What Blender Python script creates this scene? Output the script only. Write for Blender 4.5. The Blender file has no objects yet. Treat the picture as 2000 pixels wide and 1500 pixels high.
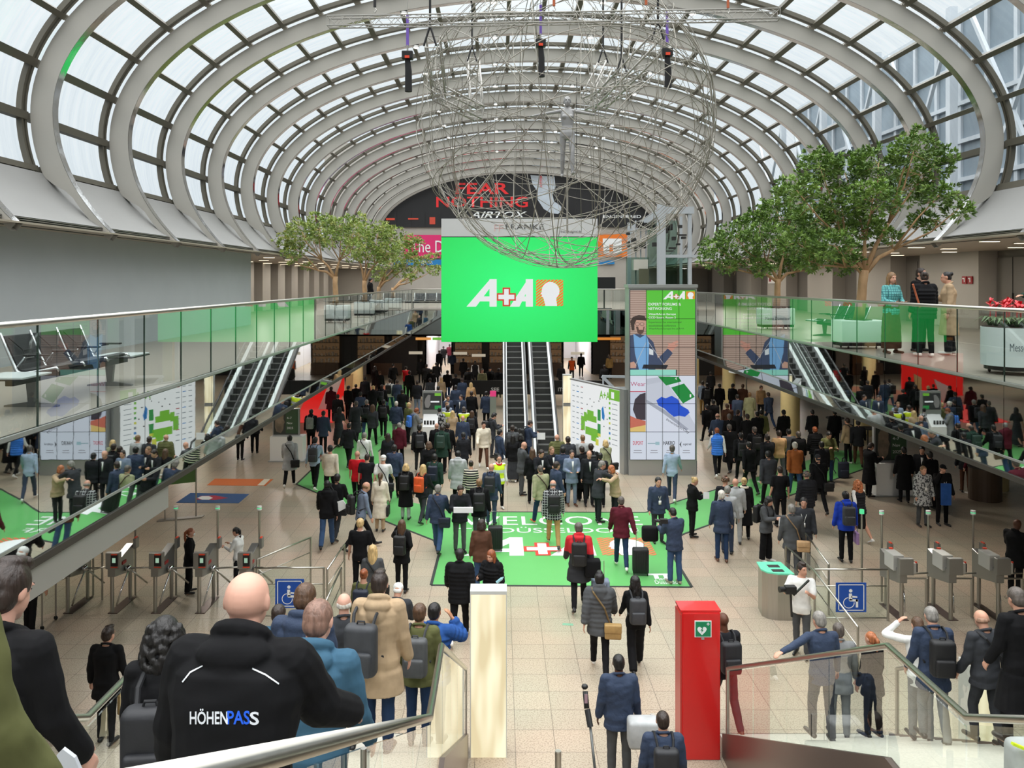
import bpy, bmesh, math, random
import numpy as np
from mathutils import Vector, Matrix
PI = math.pi
SC = bpy.context.scene
COL = SC.collection
# ---------------------------------------------------------------- camera (level lens, shifted frame)
F, VX, VY, H = 1590.0, 977.0, 550.0, 7.0        # focal length and vanishing point for a 2000x1500 frame; eye height in metres
cam_d = bpy.data.cameras.new('camera'); cam = bpy.data.objects.new('camera', cam_d); COL.objects.link(cam)
cam.location = (0, 0, H); cam.rotation_euler = (PI/2, 0, 0)
cam_d.sensor_width = 36; cam_d.lens = F/2000*36
cam_d.shift_x = (1000-VX)/2000; cam_d.shift_y = -(750-VY)/2000
cam_d.clip_start = .05; cam_d.clip_end = 400
SC.camera = cam
# ---------------------------------------------------------------- sky: bright overcast, brighter overhead
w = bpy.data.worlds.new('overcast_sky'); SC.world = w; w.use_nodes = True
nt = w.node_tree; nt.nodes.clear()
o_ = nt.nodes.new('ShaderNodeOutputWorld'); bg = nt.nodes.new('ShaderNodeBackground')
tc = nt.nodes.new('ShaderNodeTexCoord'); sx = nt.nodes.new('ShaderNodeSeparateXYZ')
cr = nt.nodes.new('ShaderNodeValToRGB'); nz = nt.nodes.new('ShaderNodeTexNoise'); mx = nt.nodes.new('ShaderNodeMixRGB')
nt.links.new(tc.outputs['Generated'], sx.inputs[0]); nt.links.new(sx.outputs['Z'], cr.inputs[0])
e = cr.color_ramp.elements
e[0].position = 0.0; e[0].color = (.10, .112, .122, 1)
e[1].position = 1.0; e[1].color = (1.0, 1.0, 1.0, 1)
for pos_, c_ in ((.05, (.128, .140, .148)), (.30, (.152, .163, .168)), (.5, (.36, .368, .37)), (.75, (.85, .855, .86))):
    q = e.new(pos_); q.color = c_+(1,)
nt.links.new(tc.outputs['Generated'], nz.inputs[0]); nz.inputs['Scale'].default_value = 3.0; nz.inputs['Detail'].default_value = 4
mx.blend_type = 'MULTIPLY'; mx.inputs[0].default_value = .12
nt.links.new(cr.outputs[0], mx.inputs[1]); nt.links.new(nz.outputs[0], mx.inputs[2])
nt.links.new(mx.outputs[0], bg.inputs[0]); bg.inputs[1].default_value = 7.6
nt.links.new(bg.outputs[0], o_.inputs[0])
SC.view_settings.view_transform = 'Standard'; SC.view_settings.look = 'None'
SC.view_settings.gamma = 1; SC.view_settings.exposure = -0.26; SC.view_settings.use_curve_mapping = False
cy = SC.cycles
cy.max_bounces = 8; cy.diffuse_bounces = 3; cy.glossy_bounces = 3; cy.transmission_bounces = 4; cy.transparent_max_bounces = 24
cy.use_adaptive_sampling = True; cy.adaptive_threshold = .03
cy.use_denoising = True; cy.caustics_reflective = False; cy.caustics_refractive = False
cy.sample_clamp_indirect = 4.0; cy.time_limit = 1150
SC.render.use_persistent_data = False
# ---------------------------------------------------------------- helpers
def P(px, py, Y): return Vector(((px-VX)*Y/F, Y, H-(py-VY)*Y/F))
def FL(px, py, z=0.0):
    Y = (H-z)*F/(py-VY); return Vector(((px-VX)*Y/F, Y, z))
def lin(c):
    return tuple(((v/255)/12.92 if v/255 <= .04045 else ((v/255+.055)/1.055)**2.4) for v in c[:3])
_m = {}
def M(name, c, rough=.55, metal=0.0, var=0.0, scale=8.0, bump=0.0, emit=0.0, spec=.5, stretch=None, coat=0.0):
    if name in _m: return _m[name]
    m = bpy.data.materials.new(name); m.use_nodes = True; _m[name] = m
    n = m.node_tree; b = n.nodes['Principled BSDF']; rgb = lin(c)+(1,)
    b.inputs['Base Color'].default_value = rgb; b.inputs['Roughness'].default_value = rough
    b.inputs['Metallic'].default_value = metal; b.inputs['Specular IOR Level'].default_value = spec
    if coat: b.inputs['Coat Weight'].default_value = coat
    m.diffuse_color = rgb
    if emit:
        b.inputs['Emission Color'].default_value = rgb; b.inputs['Emission Strength'].default_value = emit
        b.inputs['Base Color'].default_value = (.02, .02, .02, 1)
    if var or bump:
        t = n.nodes.new('ShaderNodeTexCoord'); z = n.nodes.new('ShaderNodeTexNoise')
        z.inputs['Scale'].default_value = scale; z.inputs['Detail'].default_value = 5
        if stretch:
            mp = n.nodes.new('ShaderNodeMapping'); mp.inputs['Scale'].default_value = stretch
            n.links.new(t.outputs['Object'], mp.inputs[0]); n.links.new(mp.outputs[0], z.inputs['Vector'])
        else: n.links.new(t.outputs['Object'], z.inputs['Vector'])
        if var:
            r = n.nodes.new('ShaderNodeValToRGB')
            r.color_ramp.elements[0].position = .3; r.color_ramp.elements[1].position = .7
            r.color_ramp.elements[0].color = tuple(v*(1-var) for v in rgb[:3])+(1,)
            r.color_ramp.elements[1].color = tuple(min(1, v*(1+var)) for v in rgb[:3])+(1,)
            n.links.new(z.outputs[0], r.inputs[0]); n.links.new(r.outputs[0], b.inputs['Emission Color' if emit else 'Base Color'])
        if bump:
            u = n.nodes.new('ShaderNodeBump'); u.inputs['Strength'].default_value = bump; u.inputs['Distance'].default_value = .02
            n.links.new(z.outputs[0], u.inputs['Height']); n.links.new(u.outputs[0], b.inputs['Normal'])
    return m
def glass(name, tint=(1, 1, 1), ior=1.7, rough=0.0, mirror=(1, 1, 1)):
    if name in _m: return _m[name]
    m = bpy.data.materials.new(name); m.use_nodes = True; _m[name] = m
    n = m.node_tree; n.nodes.clear()
    o = n.nodes.new('ShaderNodeOutputMaterial'); mi = n.nodes.new('ShaderNodeMixShader'); f = n.nodes.new('ShaderNodeFresnel')
    t = n.nodes.new('ShaderNodeBsdfTransparent'); g = n.nodes.new('ShaderNodeBsdfGlossy')
    t.inputs[0].default_value = tint+(1,); g.inputs['Roughness'].default_value = rough; g.inputs[0].default_value = mirror+(1,)
    f.inputs[0].default_value = ior
    ge = n.nodes.new('ShaderNodeNewGeometry'); mu = n.nodes.new('ShaderNodeMath'); mu.operation = 'MULTIPLY'   # reflect once, on the front of each face
    iv = n.nodes.new('ShaderNodeMath'); iv.operation = 'SUBTRACT'; iv.inputs[0].default_value = 1
    n.links.new(ge.outputs['Backfacing'], iv.inputs[1]); n.links.new(f.outputs[0], mu.inputs[0]); n.links.new(iv.outputs[0], mu.inputs[1])
    n.links.new(mu.outputs[0], mi.inputs[0]); n.links.new(t.outputs[0], mi.inputs[1]); n.links.new(g.outputs[0], mi.inputs[2])
    n.links.new(mi.outputs[0], o.inputs[0]); return m
def pane_mat(name, lo, hi, scale=(14, 1.2, 1.2)):
    m = bpy.data.materials.new(name); m.use_nodes = True
    n = m.node_tree; n.nodes.clear()
    o = n.nodes.new('ShaderNodeOutputMaterial'); mi = n.nodes.new('ShaderNodeMixShader')
    t = n.nodes.new('ShaderNodeBsdfTransparent'); g = n.nodes.new('ShaderNodeBsdfGlossy'); g.inputs['Roughness'].default_value = .15
    c = n.nodes.new('ShaderNodeTexCoord'); mp = n.nodes.new('ShaderNodeMapping'); z = n.nodes.new('ShaderNodeTexNoise')
    r = n.nodes.new('ShaderNodeValToRGB'); mp.inputs['Scale'].default_value = scale
    z.inputs['Scale'].default_value = 1; z.inputs['Detail'].default_value = 6; z.inputs['Roughness'].default_value = .65
    n.links.new(c.outputs['Object'], mp.inputs[0]); n.links.new(mp.outputs[0], z.inputs['Vector']); n.links.new(z.outputs[0], r.inputs[0])
    r.color_ramp.elements[0].position = .30; r.color_ramp.elements[0].color = lo+(1,)
    r.color_ramp.elements[1].position = .60; r.color_ramp.elements[1].color = hi+(1,)
    n.links.new(r.outputs[0], t.inputs[0]); mi.inputs[0].default_value = .05
    n.links.new(t.outputs[0], mi.inputs[1]); n.links.new(g.outputs[0], mi.inputs[2]); n.links.new(mi.outputs[0], o.inputs[0])
    return m
class MB:
    """collects simple solids and links them as one mesh"""
    def __init__(s): s.v = []; s.f = []; s.mi = []; s.cur = 0
    def add(s, vs, fs):
        b = len(s.v); s.v.extend([tuple(q) for q in vs]); s.f.extend([tuple(i+b for i in f) for f in fs]); s.mi.extend([s.cur]*len(fs)); return s
    def box(s, x0, x1, y0, y1, z0, z1, M4=None):
        vs = [Vector(q) for q in ((x0,y0,z0),(x1,y0,z0),(x1,y1,z0),(x0,y1,z0),(x0,y0,z1),(x1,y0,z1),(x1,y1,z1),(x0,y1,z1))]
        if M4: vs = [M4 @ q for q in vs]
        return s.add(vs, ((0,3,2,1),(4,5,6,7),(0,1,5,4),(1,2,6,5),(2,3,7,6),(3,0,4,7)))
    def prism(s, poly, vec):
        n = len(poly); vec = Vector(vec); vs = [Vector(p) for p in poly]+[Vector(p)+vec for p in poly]
        return s.add(vs, [tuple(range(n))[::-1], tuple(range(n, 2*n))]+[(i, (i+1) % n, (i+1) % n+n, i+n) for i in range(n)])
    def poly(s, poly): return s.add(poly, [tuple(range(len(poly)))])
    def bar(s, a, b, w, h=None, up=(0, 0, 1)):
        a, b = Vector(a), Vector(b); h = h or w; d = (b-a).normalized(); u = Vector(up)
        r = d.cross(u);  r = r.normalized() if r.length > 1e-4 else Vector((1, 0, 0)); u = r.cross(d).normalized()
        vs = [p+r*(sx_*w/2)+u*(sz*h/2) for p in (a, b) for sx_, sz in ((-1,-1),(1,-1),(1,1),(-1,1))]
        return s.add(vs, ((0,1,2,3),(7,6,5,4),(0,4,5,1),(1,5,6,2),(2,6,7,3),(3,7,4,0)))
    def tube(s, pts, r, n=8, cap=True, closed=False):
        pts = [Vector(p) for p in pts]; N = len(pts); rr = r if isinstance(r, (list, tuple)) else [r]*N
        prev = None; rings = []
        for i, p in enumerate(pts):
            if closed: d = pts[(i+1) % N]-pts[i-1]
            else: d = pts[min(i+1, N-1)]-pts[max(i-1, 0)]
            d.normalize()
            u = prev if prev is not None else (Vector((0, 0, 1)) if abs(d.z) < .9 else Vector((1, 0, 0)))
            a = d.cross(u)
            if a.length < 1e-5: a = d.cross(Vector((.3, .9, .1)))
            a.normalize(); b = a.cross(d).normalized(); prev = b
            rings.append([p+(a*math.cos(2*PI*k/n)+b*math.sin(2*PI*k/n))*rr[i] for k in range(n)])
        vs = [q for g in rings for q in g]; fs = []
        for i in range(N if closed else N-1):
            j = (i+1) % N
            for k in range(n): fs.append((i*n+k, i*n+(k+1) % n, j*n+(k+1) % n, j*n+k))
        if cap and not closed: fs += [tuple(range(n))[::-1], tuple(range((N-1)*n, N*n))]
        return s.add(vs, fs)
    def cyl(s, c, r, h, n=20, r2=None):
        c = Vector(c); return s.tube([c, c+Vector((0, 0, h))], [r, r if r2 is None else r2], n)
    def loft(s, rings, cap=True):
        n = len(rings[0]); vs = [q for g in rings for q in g]; fs = []
        for i in range(len(rings)-1):
            for k in range(n): fs.append((i*n+k, i*n+(k+1) % n, (i+1)*n+(k+1) % n, (i+1)*n+k))
        if cap: fs += [tuple(range(n))[::-1], tuple(range((len(rings)-1)*n, len(rings)*n))]
        return s.add(vs, fs)
    def ell(s, c, r, n=14, m=9, R=None):
        c = Vector(c); rings = []
        for i in range(m+1):
            t = -PI/2+PI*i/m; t = max(-PI/2+.06, min(PI/2-.06, t))
            g = []
            for k in range(n):
                q = Vector((r[0]*math.cos(t)*math.cos(2*PI*k/n), r[1]*math.cos(t)*math.sin(2*PI*k/n), r[2]*math.sin(t)))
                if R: q = R @ q
                g.append(c+q)
            rings.append(g)
        return s.loft(rings)
    def xf(s, M4): s.v = [tuple(M4 @ Vector(q)) for q in s.v]; return s
    def mesh(s, name):
        me = bpy.data.meshes.new(name); me.from_pydata(s.v, [], s.f); me.update()
        if any(s.mi): me.polygons.foreach_set('material_index', s.mi)
        return me
    def build(s, name, mat, parent=None, smooth=False, bevel=0, loc=None, fix=True):
        me = s.mesh(name)
        if fix or bevel:
            bm = bmesh.new(); bm.from_mesh(me)
            if fix: bmesh.ops.recalc_face_normals(bm, faces=bm.faces)
            if bevel:
                bmesh.ops.bevel(bm, geom=[e for e in bm.edges if e.is_manifold and e.calc_face_angle(0) > .6], offset=bevel, segments=2, affect='EDGES', profile=.6)
            bm.to_mesh(me); bm.free()
        for q in (mat if isinstance(mat, (list, tuple)) else [mat]): me.materials.append(q)
        if smooth: me.polygons.foreach_set('use_smooth', [True]*len(me.polygons))
        o = bpy.data.objects.new(name, me); COL.objects.link(o)
        if parent: o.parent = parent
        if loc: o.location = loc
        return o
def smooth_by_angle(o, a=40):
    me = o.data; me.polygons.foreach_set('use_smooth', [True]*len(me.polygons))
    bm = bmesh.new(); bm.from_mesh(me)
    for e in bm.edges: e.smooth = not (e.is_manifold and e.calc_face_angle(0) > math.radians(a))
    bm.to_mesh(me); bm.free(); return o
def tag(o, label, cat, group=None):
    o['label'] = label; o['category'] = cat
    if group: o['group'] = group
    return o
def thing(name, label, cat, loc=(0, 0, 0), rotz=0, group=None):
    o = bpy.data.objects.new(name, None); COL.objects.link(o); o.empty_display_size = .2
    o.location = loc; o.rotation_euler = (0, 0, rotz); return tag(o, label, cat, group)
def struct(o, label=None):
    o['kind'] = 'structure'
    if label: o['label'] = label
    return o
def clone(root, label=None, loc=None, rotz=None):
    r = root.copy(); COL.objects.link(r)
    if loc is not None: r.location = loc
    if rotz is not None: r.rotation_euler = (0, 0, rotz)
    if label: r['label'] = label
    for ch in root.children:
        c = ch.copy(); COL.objects.link(c); c.parent = r
        for g in ch.children:
            d = g.copy(); COL.objects.link(d); d.parent = c
    return r
def text(body, origin, right, up, mat, parent, w=None, h=None, thick=.002, name='lettering', bold=0.0, shear=0.0, mirror=False):
    """letters laid on a plane, scaled to the width w and height h (metres) from the lower left corner"""
    cu = bpy.data.curves.new(name, 'FONT'); cu.body = body; cu.size = 1; cu.offset = min(bold, .012) if h and w and len(body) > 5 else min(bold, .02); cu.shear = shear; cu.resolution_u = 3
    t = bpy.data.objects.new(name, cu); COL.objects.link(t)
    me = bpy.data.meshes.new_from_object(t.evaluated_get(bpy.context.evaluated_depsgraph_get()))
    bpy.data.objects.remove(t); bpy.data.curves.remove(cu)
    n = len(me.vertices); co = np.empty(n*3, 'f'); me.vertices.foreach_get('co', co); co = co.reshape(-1, 3)
    lo, hi = co.min(0), co.max(0); sc_w = (w/(hi[0]-lo[0])) if w else None; sc_h = (h/(hi[1]-lo[1])) if h else None
    sw = sc_w or sc_h; sh = sc_h or sc_w
    right, up = Vector(right).normalized(), Vector(up).normalized(); nn = right.cross(up)
    R_ = np.array(right); U_ = np.array(up); O_ = np.array(Vector(origin)); N_ = np.array(nn)
    q = O_ + np.outer((co[:, 0]-lo[0])*sw, R_) + np.outer((co[:, 1]-lo[1])*sh, U_) + N_*thick
    me.vertices.foreach_set('co', q.astype('f').ravel()); me.update()
    me.materials.clear(); me.materials.append(mat)
    o = bpy.data.objects.new(name, me); COL.objects.link(o)
    if parent: o.parent = parent
    return o
# ---------------------------------------------------------------- shared materials
RIB = M('rib_paint', (172, 169, 161), .55, var=.03, scale=.8)
CHROME = M('polished_steel', (205, 205, 205), .12, 1.0, bump=.25, scale=3)
STEEL = M('brushed_steel', (176, 174, 168), .3, 1.0, var=.05, scale=30, stretch=(1, 1, .05))
RAIL = M('satin_handrail', (190, 187, 178), .28, 1.0)
MULL = M('olive_mullion', (92, 88, 76), .5)
DARK = M('dark_gasket', (40, 39, 36), .6)
PANEL = M('cove_panel', (146, 146, 144), .42, .3, var=.05, scale=.6)
WALLG = M('grey_wall_plaster', (174, 180, 182), .8, var=.025, scale=1.2)
WALLB = M('beige_panel', (170, 165, 156), .6, var=.03, scale=1)
WALLD = M('taupe_panel', (114, 109, 102), .6, var=.03, scale=1)
BLACK = M('black_plastic', (22, 22, 23), .45)
WHITE = M('white_paint', (232, 232, 230), .45)
CREAM = M('cream_column', (222, 204, 148), .5, var=.03)
WOOD = M('brown_timber_wall', (122, 84, 46), .5, var=.12, scale=2, stretch=(4, 4, .6))
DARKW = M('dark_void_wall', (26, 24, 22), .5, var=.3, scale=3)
# ================================================================ the building shell
XC = 1.4                     # centre line of the vault
RY = [13.5+3.4*k for k in range(-6, 15)]
YEND = 61.6
def floor_material():
    m = bpy.data.materials.new('granite_tiles'); m.use_nodes = True; n = m.node_tree; b = n.nodes['Principled BSDF']; L = n.links.new
    t = n.nodes.new('ShaderNodeTexCoord'); mp = n.nodes.new('ShaderNodeMapping'); mp.inputs['Location'].default_value = (-.228, -.11, 0)
    L(t.outputs['Object'], mp.inputs[0])
    br = n.nodes.new('ShaderNodeTexBrick'); br.offset = 0; br.inputs['Scale'].default_value = 1
    br.inputs['Brick Width'].default_value = .6; br.inputs['Row Height'].default_value = .6; br.inputs['Mortar Size'].default_value = .005
    br.inputs['Mortar Smooth'].default_value = .1
    br.inputs['Color1'].default_value = lin((186, 169, 151))+(1,); br.inputs['Color2'].default_value = lin((176, 164, 147))+(1,)
    br.inputs['Mortar'].default_value = lin((120, 108, 96))+(1,)
    L(mp.outputs[0], br.inputs['Vector'])
    v = n.nodes.new('ShaderNodeTexNoise'); v.inputs['Scale'].default_value = 42; v.inputs['Detail'].default_value = 3; L(t.outputs['Object'], v.inputs['Vector'])
    r = n.nodes.new('ShaderNodeValToRGB'); r.color_ramp.elements[0].position = .36; r.color_ramp.elements[0].color = (.45, .42, .38, 1)
    r.color_ramp.elements[1].position = .52; r.color_ramp.elements[1].color = (1, 1, 1, 1); L(v.outputs[0], r.inputs[0])
    a = n.nodes.new('ShaderNodeMixRGB'); a.blend_type = 'MULTIPLY'; a.inputs[0].default_value = .7
    L(br.outputs[0], a.inputs[1]); L(r.outputs[0], a.inputs[2])
    big = n.nodes.new('ShaderNodeTexNoise'); big.inputs['Scale'].default_value = .35; L(t.outputs['Object'], big.inputs['Vector'])
    r2 = n.nodes.new('ShaderNodeValToRGB'); r2.color_ramp.elements[0].color = (1, .95, .90, 1); r2.color_ramp.elements[1].color = (.93, 1, .95, 1)
    r2.color_ramp.elements[0].position = .4; r2.color_ramp.elements[1].position = .6; L(big.outputs[0], r2.inputs[0])
    c = n.nodes.new('ShaderNodeMixRGB'); c.blend_type = 'MULTIPLY'; c.inputs[0].default_value = .8; L(a.outputs[0], c.inputs[1]); L(r2.outputs[0], c.inputs[2])
    L(c.outputs[0], b.inputs['Base Color']); b.inputs['Roughness'].default_value = .32; b.inputs['Specular IOR Level'].default_value = .4
    return m
FLOORM = floor_material()
GALF = M('gallery_terrazzo', (142, 134, 124), .3, var=.12, scale=60)
CEILD = M('dark_soffit', (52, 46, 40), .6)
SOFF = M('gallery_soffit', (168, 158, 142), .55)
f = MB().box(-22, 24, -6, YEND+14, -.3, 0).build('floor', FLOORM); struct(f, 'speckled beige and pink granite tile floor of the lower hall')
# gallery slabs (the opening in the middle is X -4.78..7.55, Y .74..44)
GL, GR, GZ, GE = -4.78, 7.55, 5.5, 44.0
for (x0, x1, y0, y1, lab) in ((-13.2, GL, -3, YEND, 'gallery floor slab along the blank grey wall'), (GR, 16.2, -3, YEND, 'gallery floor slab along the beige panelled wall'),
                         (GL, GR, GE, YEND, 'gallery floor slab in front of the end wall')):
    s_ = MB().box(x0, x1, y0, y1, GZ-.25, GZ).build('floor', GALF); struct(s_, lab)
    s_ = MB().box(x0 if x0 > -6 else -22, x1 if x1 < 10 else 24, y0, y1, 4.06, 4.14).build('ceiling', CEILD); struct(s_, 'dark soffit over the lower hall')
MIR = M('mirror_fascia', (198, 204, 202), .015, 1.0, bump=.012, scale=1.6)
MIRT = M('mirror_fascia_band', (190, 196, 194), .02, 1.0, bump=.012, scale=1.6)
GLS = glass('clear_balustrade_glass', (.93, .97, .95), 2.0)
JOINT = M('dark_glass_edge', (44, 58, 52), .3)
EDGE = M('slab_edge_metal', (168, 170, 166), .35, .6)
def side_edge(x, sgn, name_lab, joints, gap=None):
    # mirrored fascia in two rows under the gallery edge
    t = thing('mirrored_fascia', 'mirrored fascia band under the gallery edge '+name_lab, 'fascia', (x, 0, 0), 0, 'mirrored gallery fascias')
    for a_, b_ in zip(joints[:-1], joints[1:]):
        if gap and b_ > gap[0] and a_ < gap[1]: continue
        MB().box(-.01 if sgn > 0 else -.02, .02 if sgn > 0 else .01, a_+.006, b_-.006, 4.40, 5.44).build('mirror_panel', MIR, t)
    lo = MB()
    lo.add([(0, joints[0], 4.37), (0, joints[-1], 4.37), (sgn*.03, joints[-1], 4.06), (sgn*.03, joints[0], 4.06),
            (sgn*.06, joints[0], 4.37), (sgn*.06, joints[-1], 4.37), (sgn*.08, joints[-1], 4.06), (sgn*.08, joints[0], 4.06)],
           ((0,1,2,3),(7,6,5,4),(0,4,5,1),(1,5,6,2),(2,6,7,3),(3,7,4,0)))
    lo.build('lower_mirror_strip', MIRT, t)
    MB().box(-.03, .03, joints[0], joints[-1], 5.455, 5.50).box(-.025, .02, joints[0], joints[-1], 4.37, 4.40).build('metal_edge', EDGE, t)
    g = thing('glass_balustrade', 'glass balustrade with steel handrail along the gallery edge '+name_lab, 'balustrade', (x+sgn*.0, 0, 0), 0, 'gallery balustrades')
    for a_, b_ in zip(joints[:-1], joints[1:]):
        if gap and b_ > gap[0] and a_ < gap[1]: continue
        MB().box(-.008, .008, a_+.008, b_-.008, 5.5, 6.56).build('glass_pane', GLS, g)
    for a_ in joints[1:-1]:
        if not (gap and gap[0] < a_ < gap[1]): MB().box(-.009, .009, a_-.006, a_+.006, 5.5, 6.56).build('pane_joint', JOINT, g)
    MB().tube([(0, joints[0], 6.58), (0, joints[-1], 6.58)], .032, 14).build('handrail', RAIL, g, smooth=True)
JL = [8.41-1.26*6+1.26*i for i in range(35)]; JL = [j for j in JL if j > .7]+[44.0]
side_edge(GL, -1, 'beside the blank grey wall', JL)
side_edge(GR, 1, 'beside the two big green trees', [j for j in JL if j < 36.8])
t = thing('bridge_balustrade', 'far glass balustrade across the hall behind the green screen', 'balustrade', (0, GE, 0))
MB().box(GL, GR, -.02, .02, 4.40, 5.44).build('mirror_panel', MIR, t)
MB().box(GL, GR, .0, .06, 4.06, 4.40).build('lower_mirror_strip', MIRT, t)
for k in range(8):
    a_ = GL+(GR-GL)*k/8
    if 3 <= k <= 4: continue
    MB().box(a_+.01, a_+(GR-GL)/8-.01, -.008, .008, 5.5, 6.56).build('glass_pane', GLS, t)
MB().tube([(GL, 0, 6.58), (-.3, 0, 6.58)], .03, 10).tube([(2.9, 0, 6.58), (GR, 0, 6.58)], .03, 10).build('handrail', RAIL, t, smooth=True)
for x_ in (GL, -.3, 2.9, GR):
    MB().box(x_-.02, x_+.02, -.03, .03, 5.5, 6.56).build('post', STEEL, t)
# deep beam below the near end of the left fascia
s_ = MB().box(GL-.6, GL-.03, -2, 11.8, 3.73, 4.06).build('trim_1', M('grey_beam', (150, 148, 142), .45, .2)); struct(s_, 'grey beam below the mirrored fascia')
# walls at gallery level
s_ = MB().box(-9.0, -8.7, -6, 28.1, GZ, 8.02).build('wall_left', WALLG); struct(s_, 'blank grey gallery wall')
s_ = MB().box(-13.3, -8.7, 28.1, 28.4, GZ, 8.02).build('wall_left_return', WALLG); struct(s_)
s_ = MB().box(-13.2, -12.9, 28.4, YEND, GZ, 8.02).build('wall_left_recess', WALLD); struct(s_, 'taupe panelled wall of the recess')
s_ = MB().box(15.7, 16, -6, YEND, GZ, 8.02).build('wall_right', WALLD); struct(s_, 'taupe panelled gallery wall')
def pil(name, x0, x1, y0, y1, m, k):
    return struct(MB().box(x0, x1, y0, y1, GZ, 7.97).build(name, m), 'beige wall pilaster')
k = 2
for i in range(11):
    y0 = 30.2+i*2.9
    pil('trim_%d' % k, -12.9, -12.2, y0, y0+1.45, WALLB, k); k += 1
for i, (y0, y1) in enumerate(((3, 9.5), (11, 16), (19.5, 23.2), (25.7, 29.3), (31.5, 34.5), (37, 40), (43, 46), (49, 52), (55, 58))):
    pil('trim_%d' % k, 15.1, 15.7, y0, y1, WALLB, k); k += 1
# door leaves, exit and extinguisher signs at gallery level
REDS = M('sign_red', (150, 24, 30), .5); 
def door(n, x, y0, y1, sgn):
    d = MB().box(x-.04, x+.04, y0, y1, GZ, 7.75).build('door_%d' % n, WALLD); struct(d, 'tall taupe double door')
    MB().box(x-sgn*.1-.02, x-sgn*.1+.02, (y0+y1)/2-.1, (y0+y1)/2-.07, 6.35, 6.65).build('door_handle', BLACK, d)
    MB().box(x-sgn*.05-.005, x-sgn*.05+.005, (y0+y1)/2-.01, (y0+y1)/2+.01, GZ, 7.75).build('door_gap', DARK, d)
door(1, 15.66, 24.0, 25.6, 1); door(2, 15.66, 29.6, 31.3, 1); door(3, -12.86, 34.6, 35.8, -1); door(4, 15.66, 16.2, 19.2, 1)
t = thing('fire_sign', 'small dark red extinguisher sign pair on the taupe wall near the bench people', 'sign')
MB().box(15.05, 15.09, 25.98, 26.22, 6.93, 7.17).box(15.05, 15.09, 26.30, 26.54, 6.93, 7.17).build('sign_plate', REDS, t)
for y_ in (26.1, 26.42):
    MB().box(15.03, 15.05, y_-.05, y_-.02, 6.98, 7.12).box(15.03, 15.05, y_+.0, y_+.06, 7.08, 7.12).build('pictogram', WHITE, t)
t = tag(MB().box(15.0, 15.06, 44.3, 45.6, 6.9, 7.35).build('notice_board', WHITE), 'white notice board on the gallery wall behind the lift', 'sign')
MB().box(14.97, 15.0, 45.1, 45.35, 7.0, 7.25).build('red_mark', REDS, t)
# end wall with arch-shaped banner
s_ = MB().box(-13.3, 16.2, YEND, YEND+.3, GZ, 8.4).build('wall_end', WALLB); struct(s_, 'pale panelled end wall')
s_ = MB().box(-13.3, 16.2, YEND+.02, YEND+.3, 8.4, 17.5).build('wall_end_upper', WALLB); struct(s_)
# ---------------------------------------------------------------- vault profile
A_, BU, BL, ZC = 10.64, 4.75, 5.4, 10.5
def prof():
    pts = []; t0 = -math.asin((ZC-7.95)/BL)
    N = 120
    for i in range(N+1):
        t = t0+(PI-2*t0)*i/N
        b = BU if math.sin(t) > 0 else BL
        pts.append((A_*math.cos(t), ZC+b*math.sin(t)))
    return pts                                   # right tip -> over the top -> left tip, (dx, z)
PR = prof()
def normals(pr):
    out = []
    for i in range(len(pr)):
        a, b = pr[max(i-1, 0)], pr[min(i+1, len(pr)-1)]; dx, dz = b[0]-a[0], b[1]-a[1]; l = math.hypot(dx, dz)
        out.append((dz/l, -dx/l))
    return out
NR = normals(PR)
def off(d, zmin=None):
    r = []
    for (p, q) in zip(PR, NR):
        dd = d(p[1]) if callable(d) else d
        r.append((p[0]+q[0]*dd, p[1]+q[1]*dd))
    return r
def dep(z): return .46 if z > 9.3 else max(.14, .14+.32*(z-8.9)/.4) if z > 8.9 else .14
OUT = off(dep)
LITE = []
for k, y in enumerate(RY):
    m = MB(); n = len(PR); vs = []; fs = []
    for yy in (y-.10, y+.10):
        for q in PR: vs.append((XC+q[0], yy, q[1]))
        for q in OUT: vs.append((XC+q[0], yy, q[1]))
    for i in range(n-1):
        fs += [(i, i+1, n+i+1, n+i), (2*n+i, 3*n+i, 3*n+i+1, 2*n+i+1), (n+i, n+i+1, 3*n+i+1, 3*n+i), (i, 2*n+i, 2*n+i+1, i+1)]
    m.add(vs, fs); o = m.build('ceiling_rib', RIB); struct(o, 'grey arched roof rib')
    e2 = MB(); vs = []; fs = []; IN = off(-.008)
    for yy in (y-.105, y+.105):
        for q in IN: vs.append((XC+q[0], yy, q[1]))
    for i in range(n-1): fs.append((i, i+1, n+i+1, n+i))
    e2.add(vs, fs).build('edge_strip', CHROME, o, smooth=True, fix=False)
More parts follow.
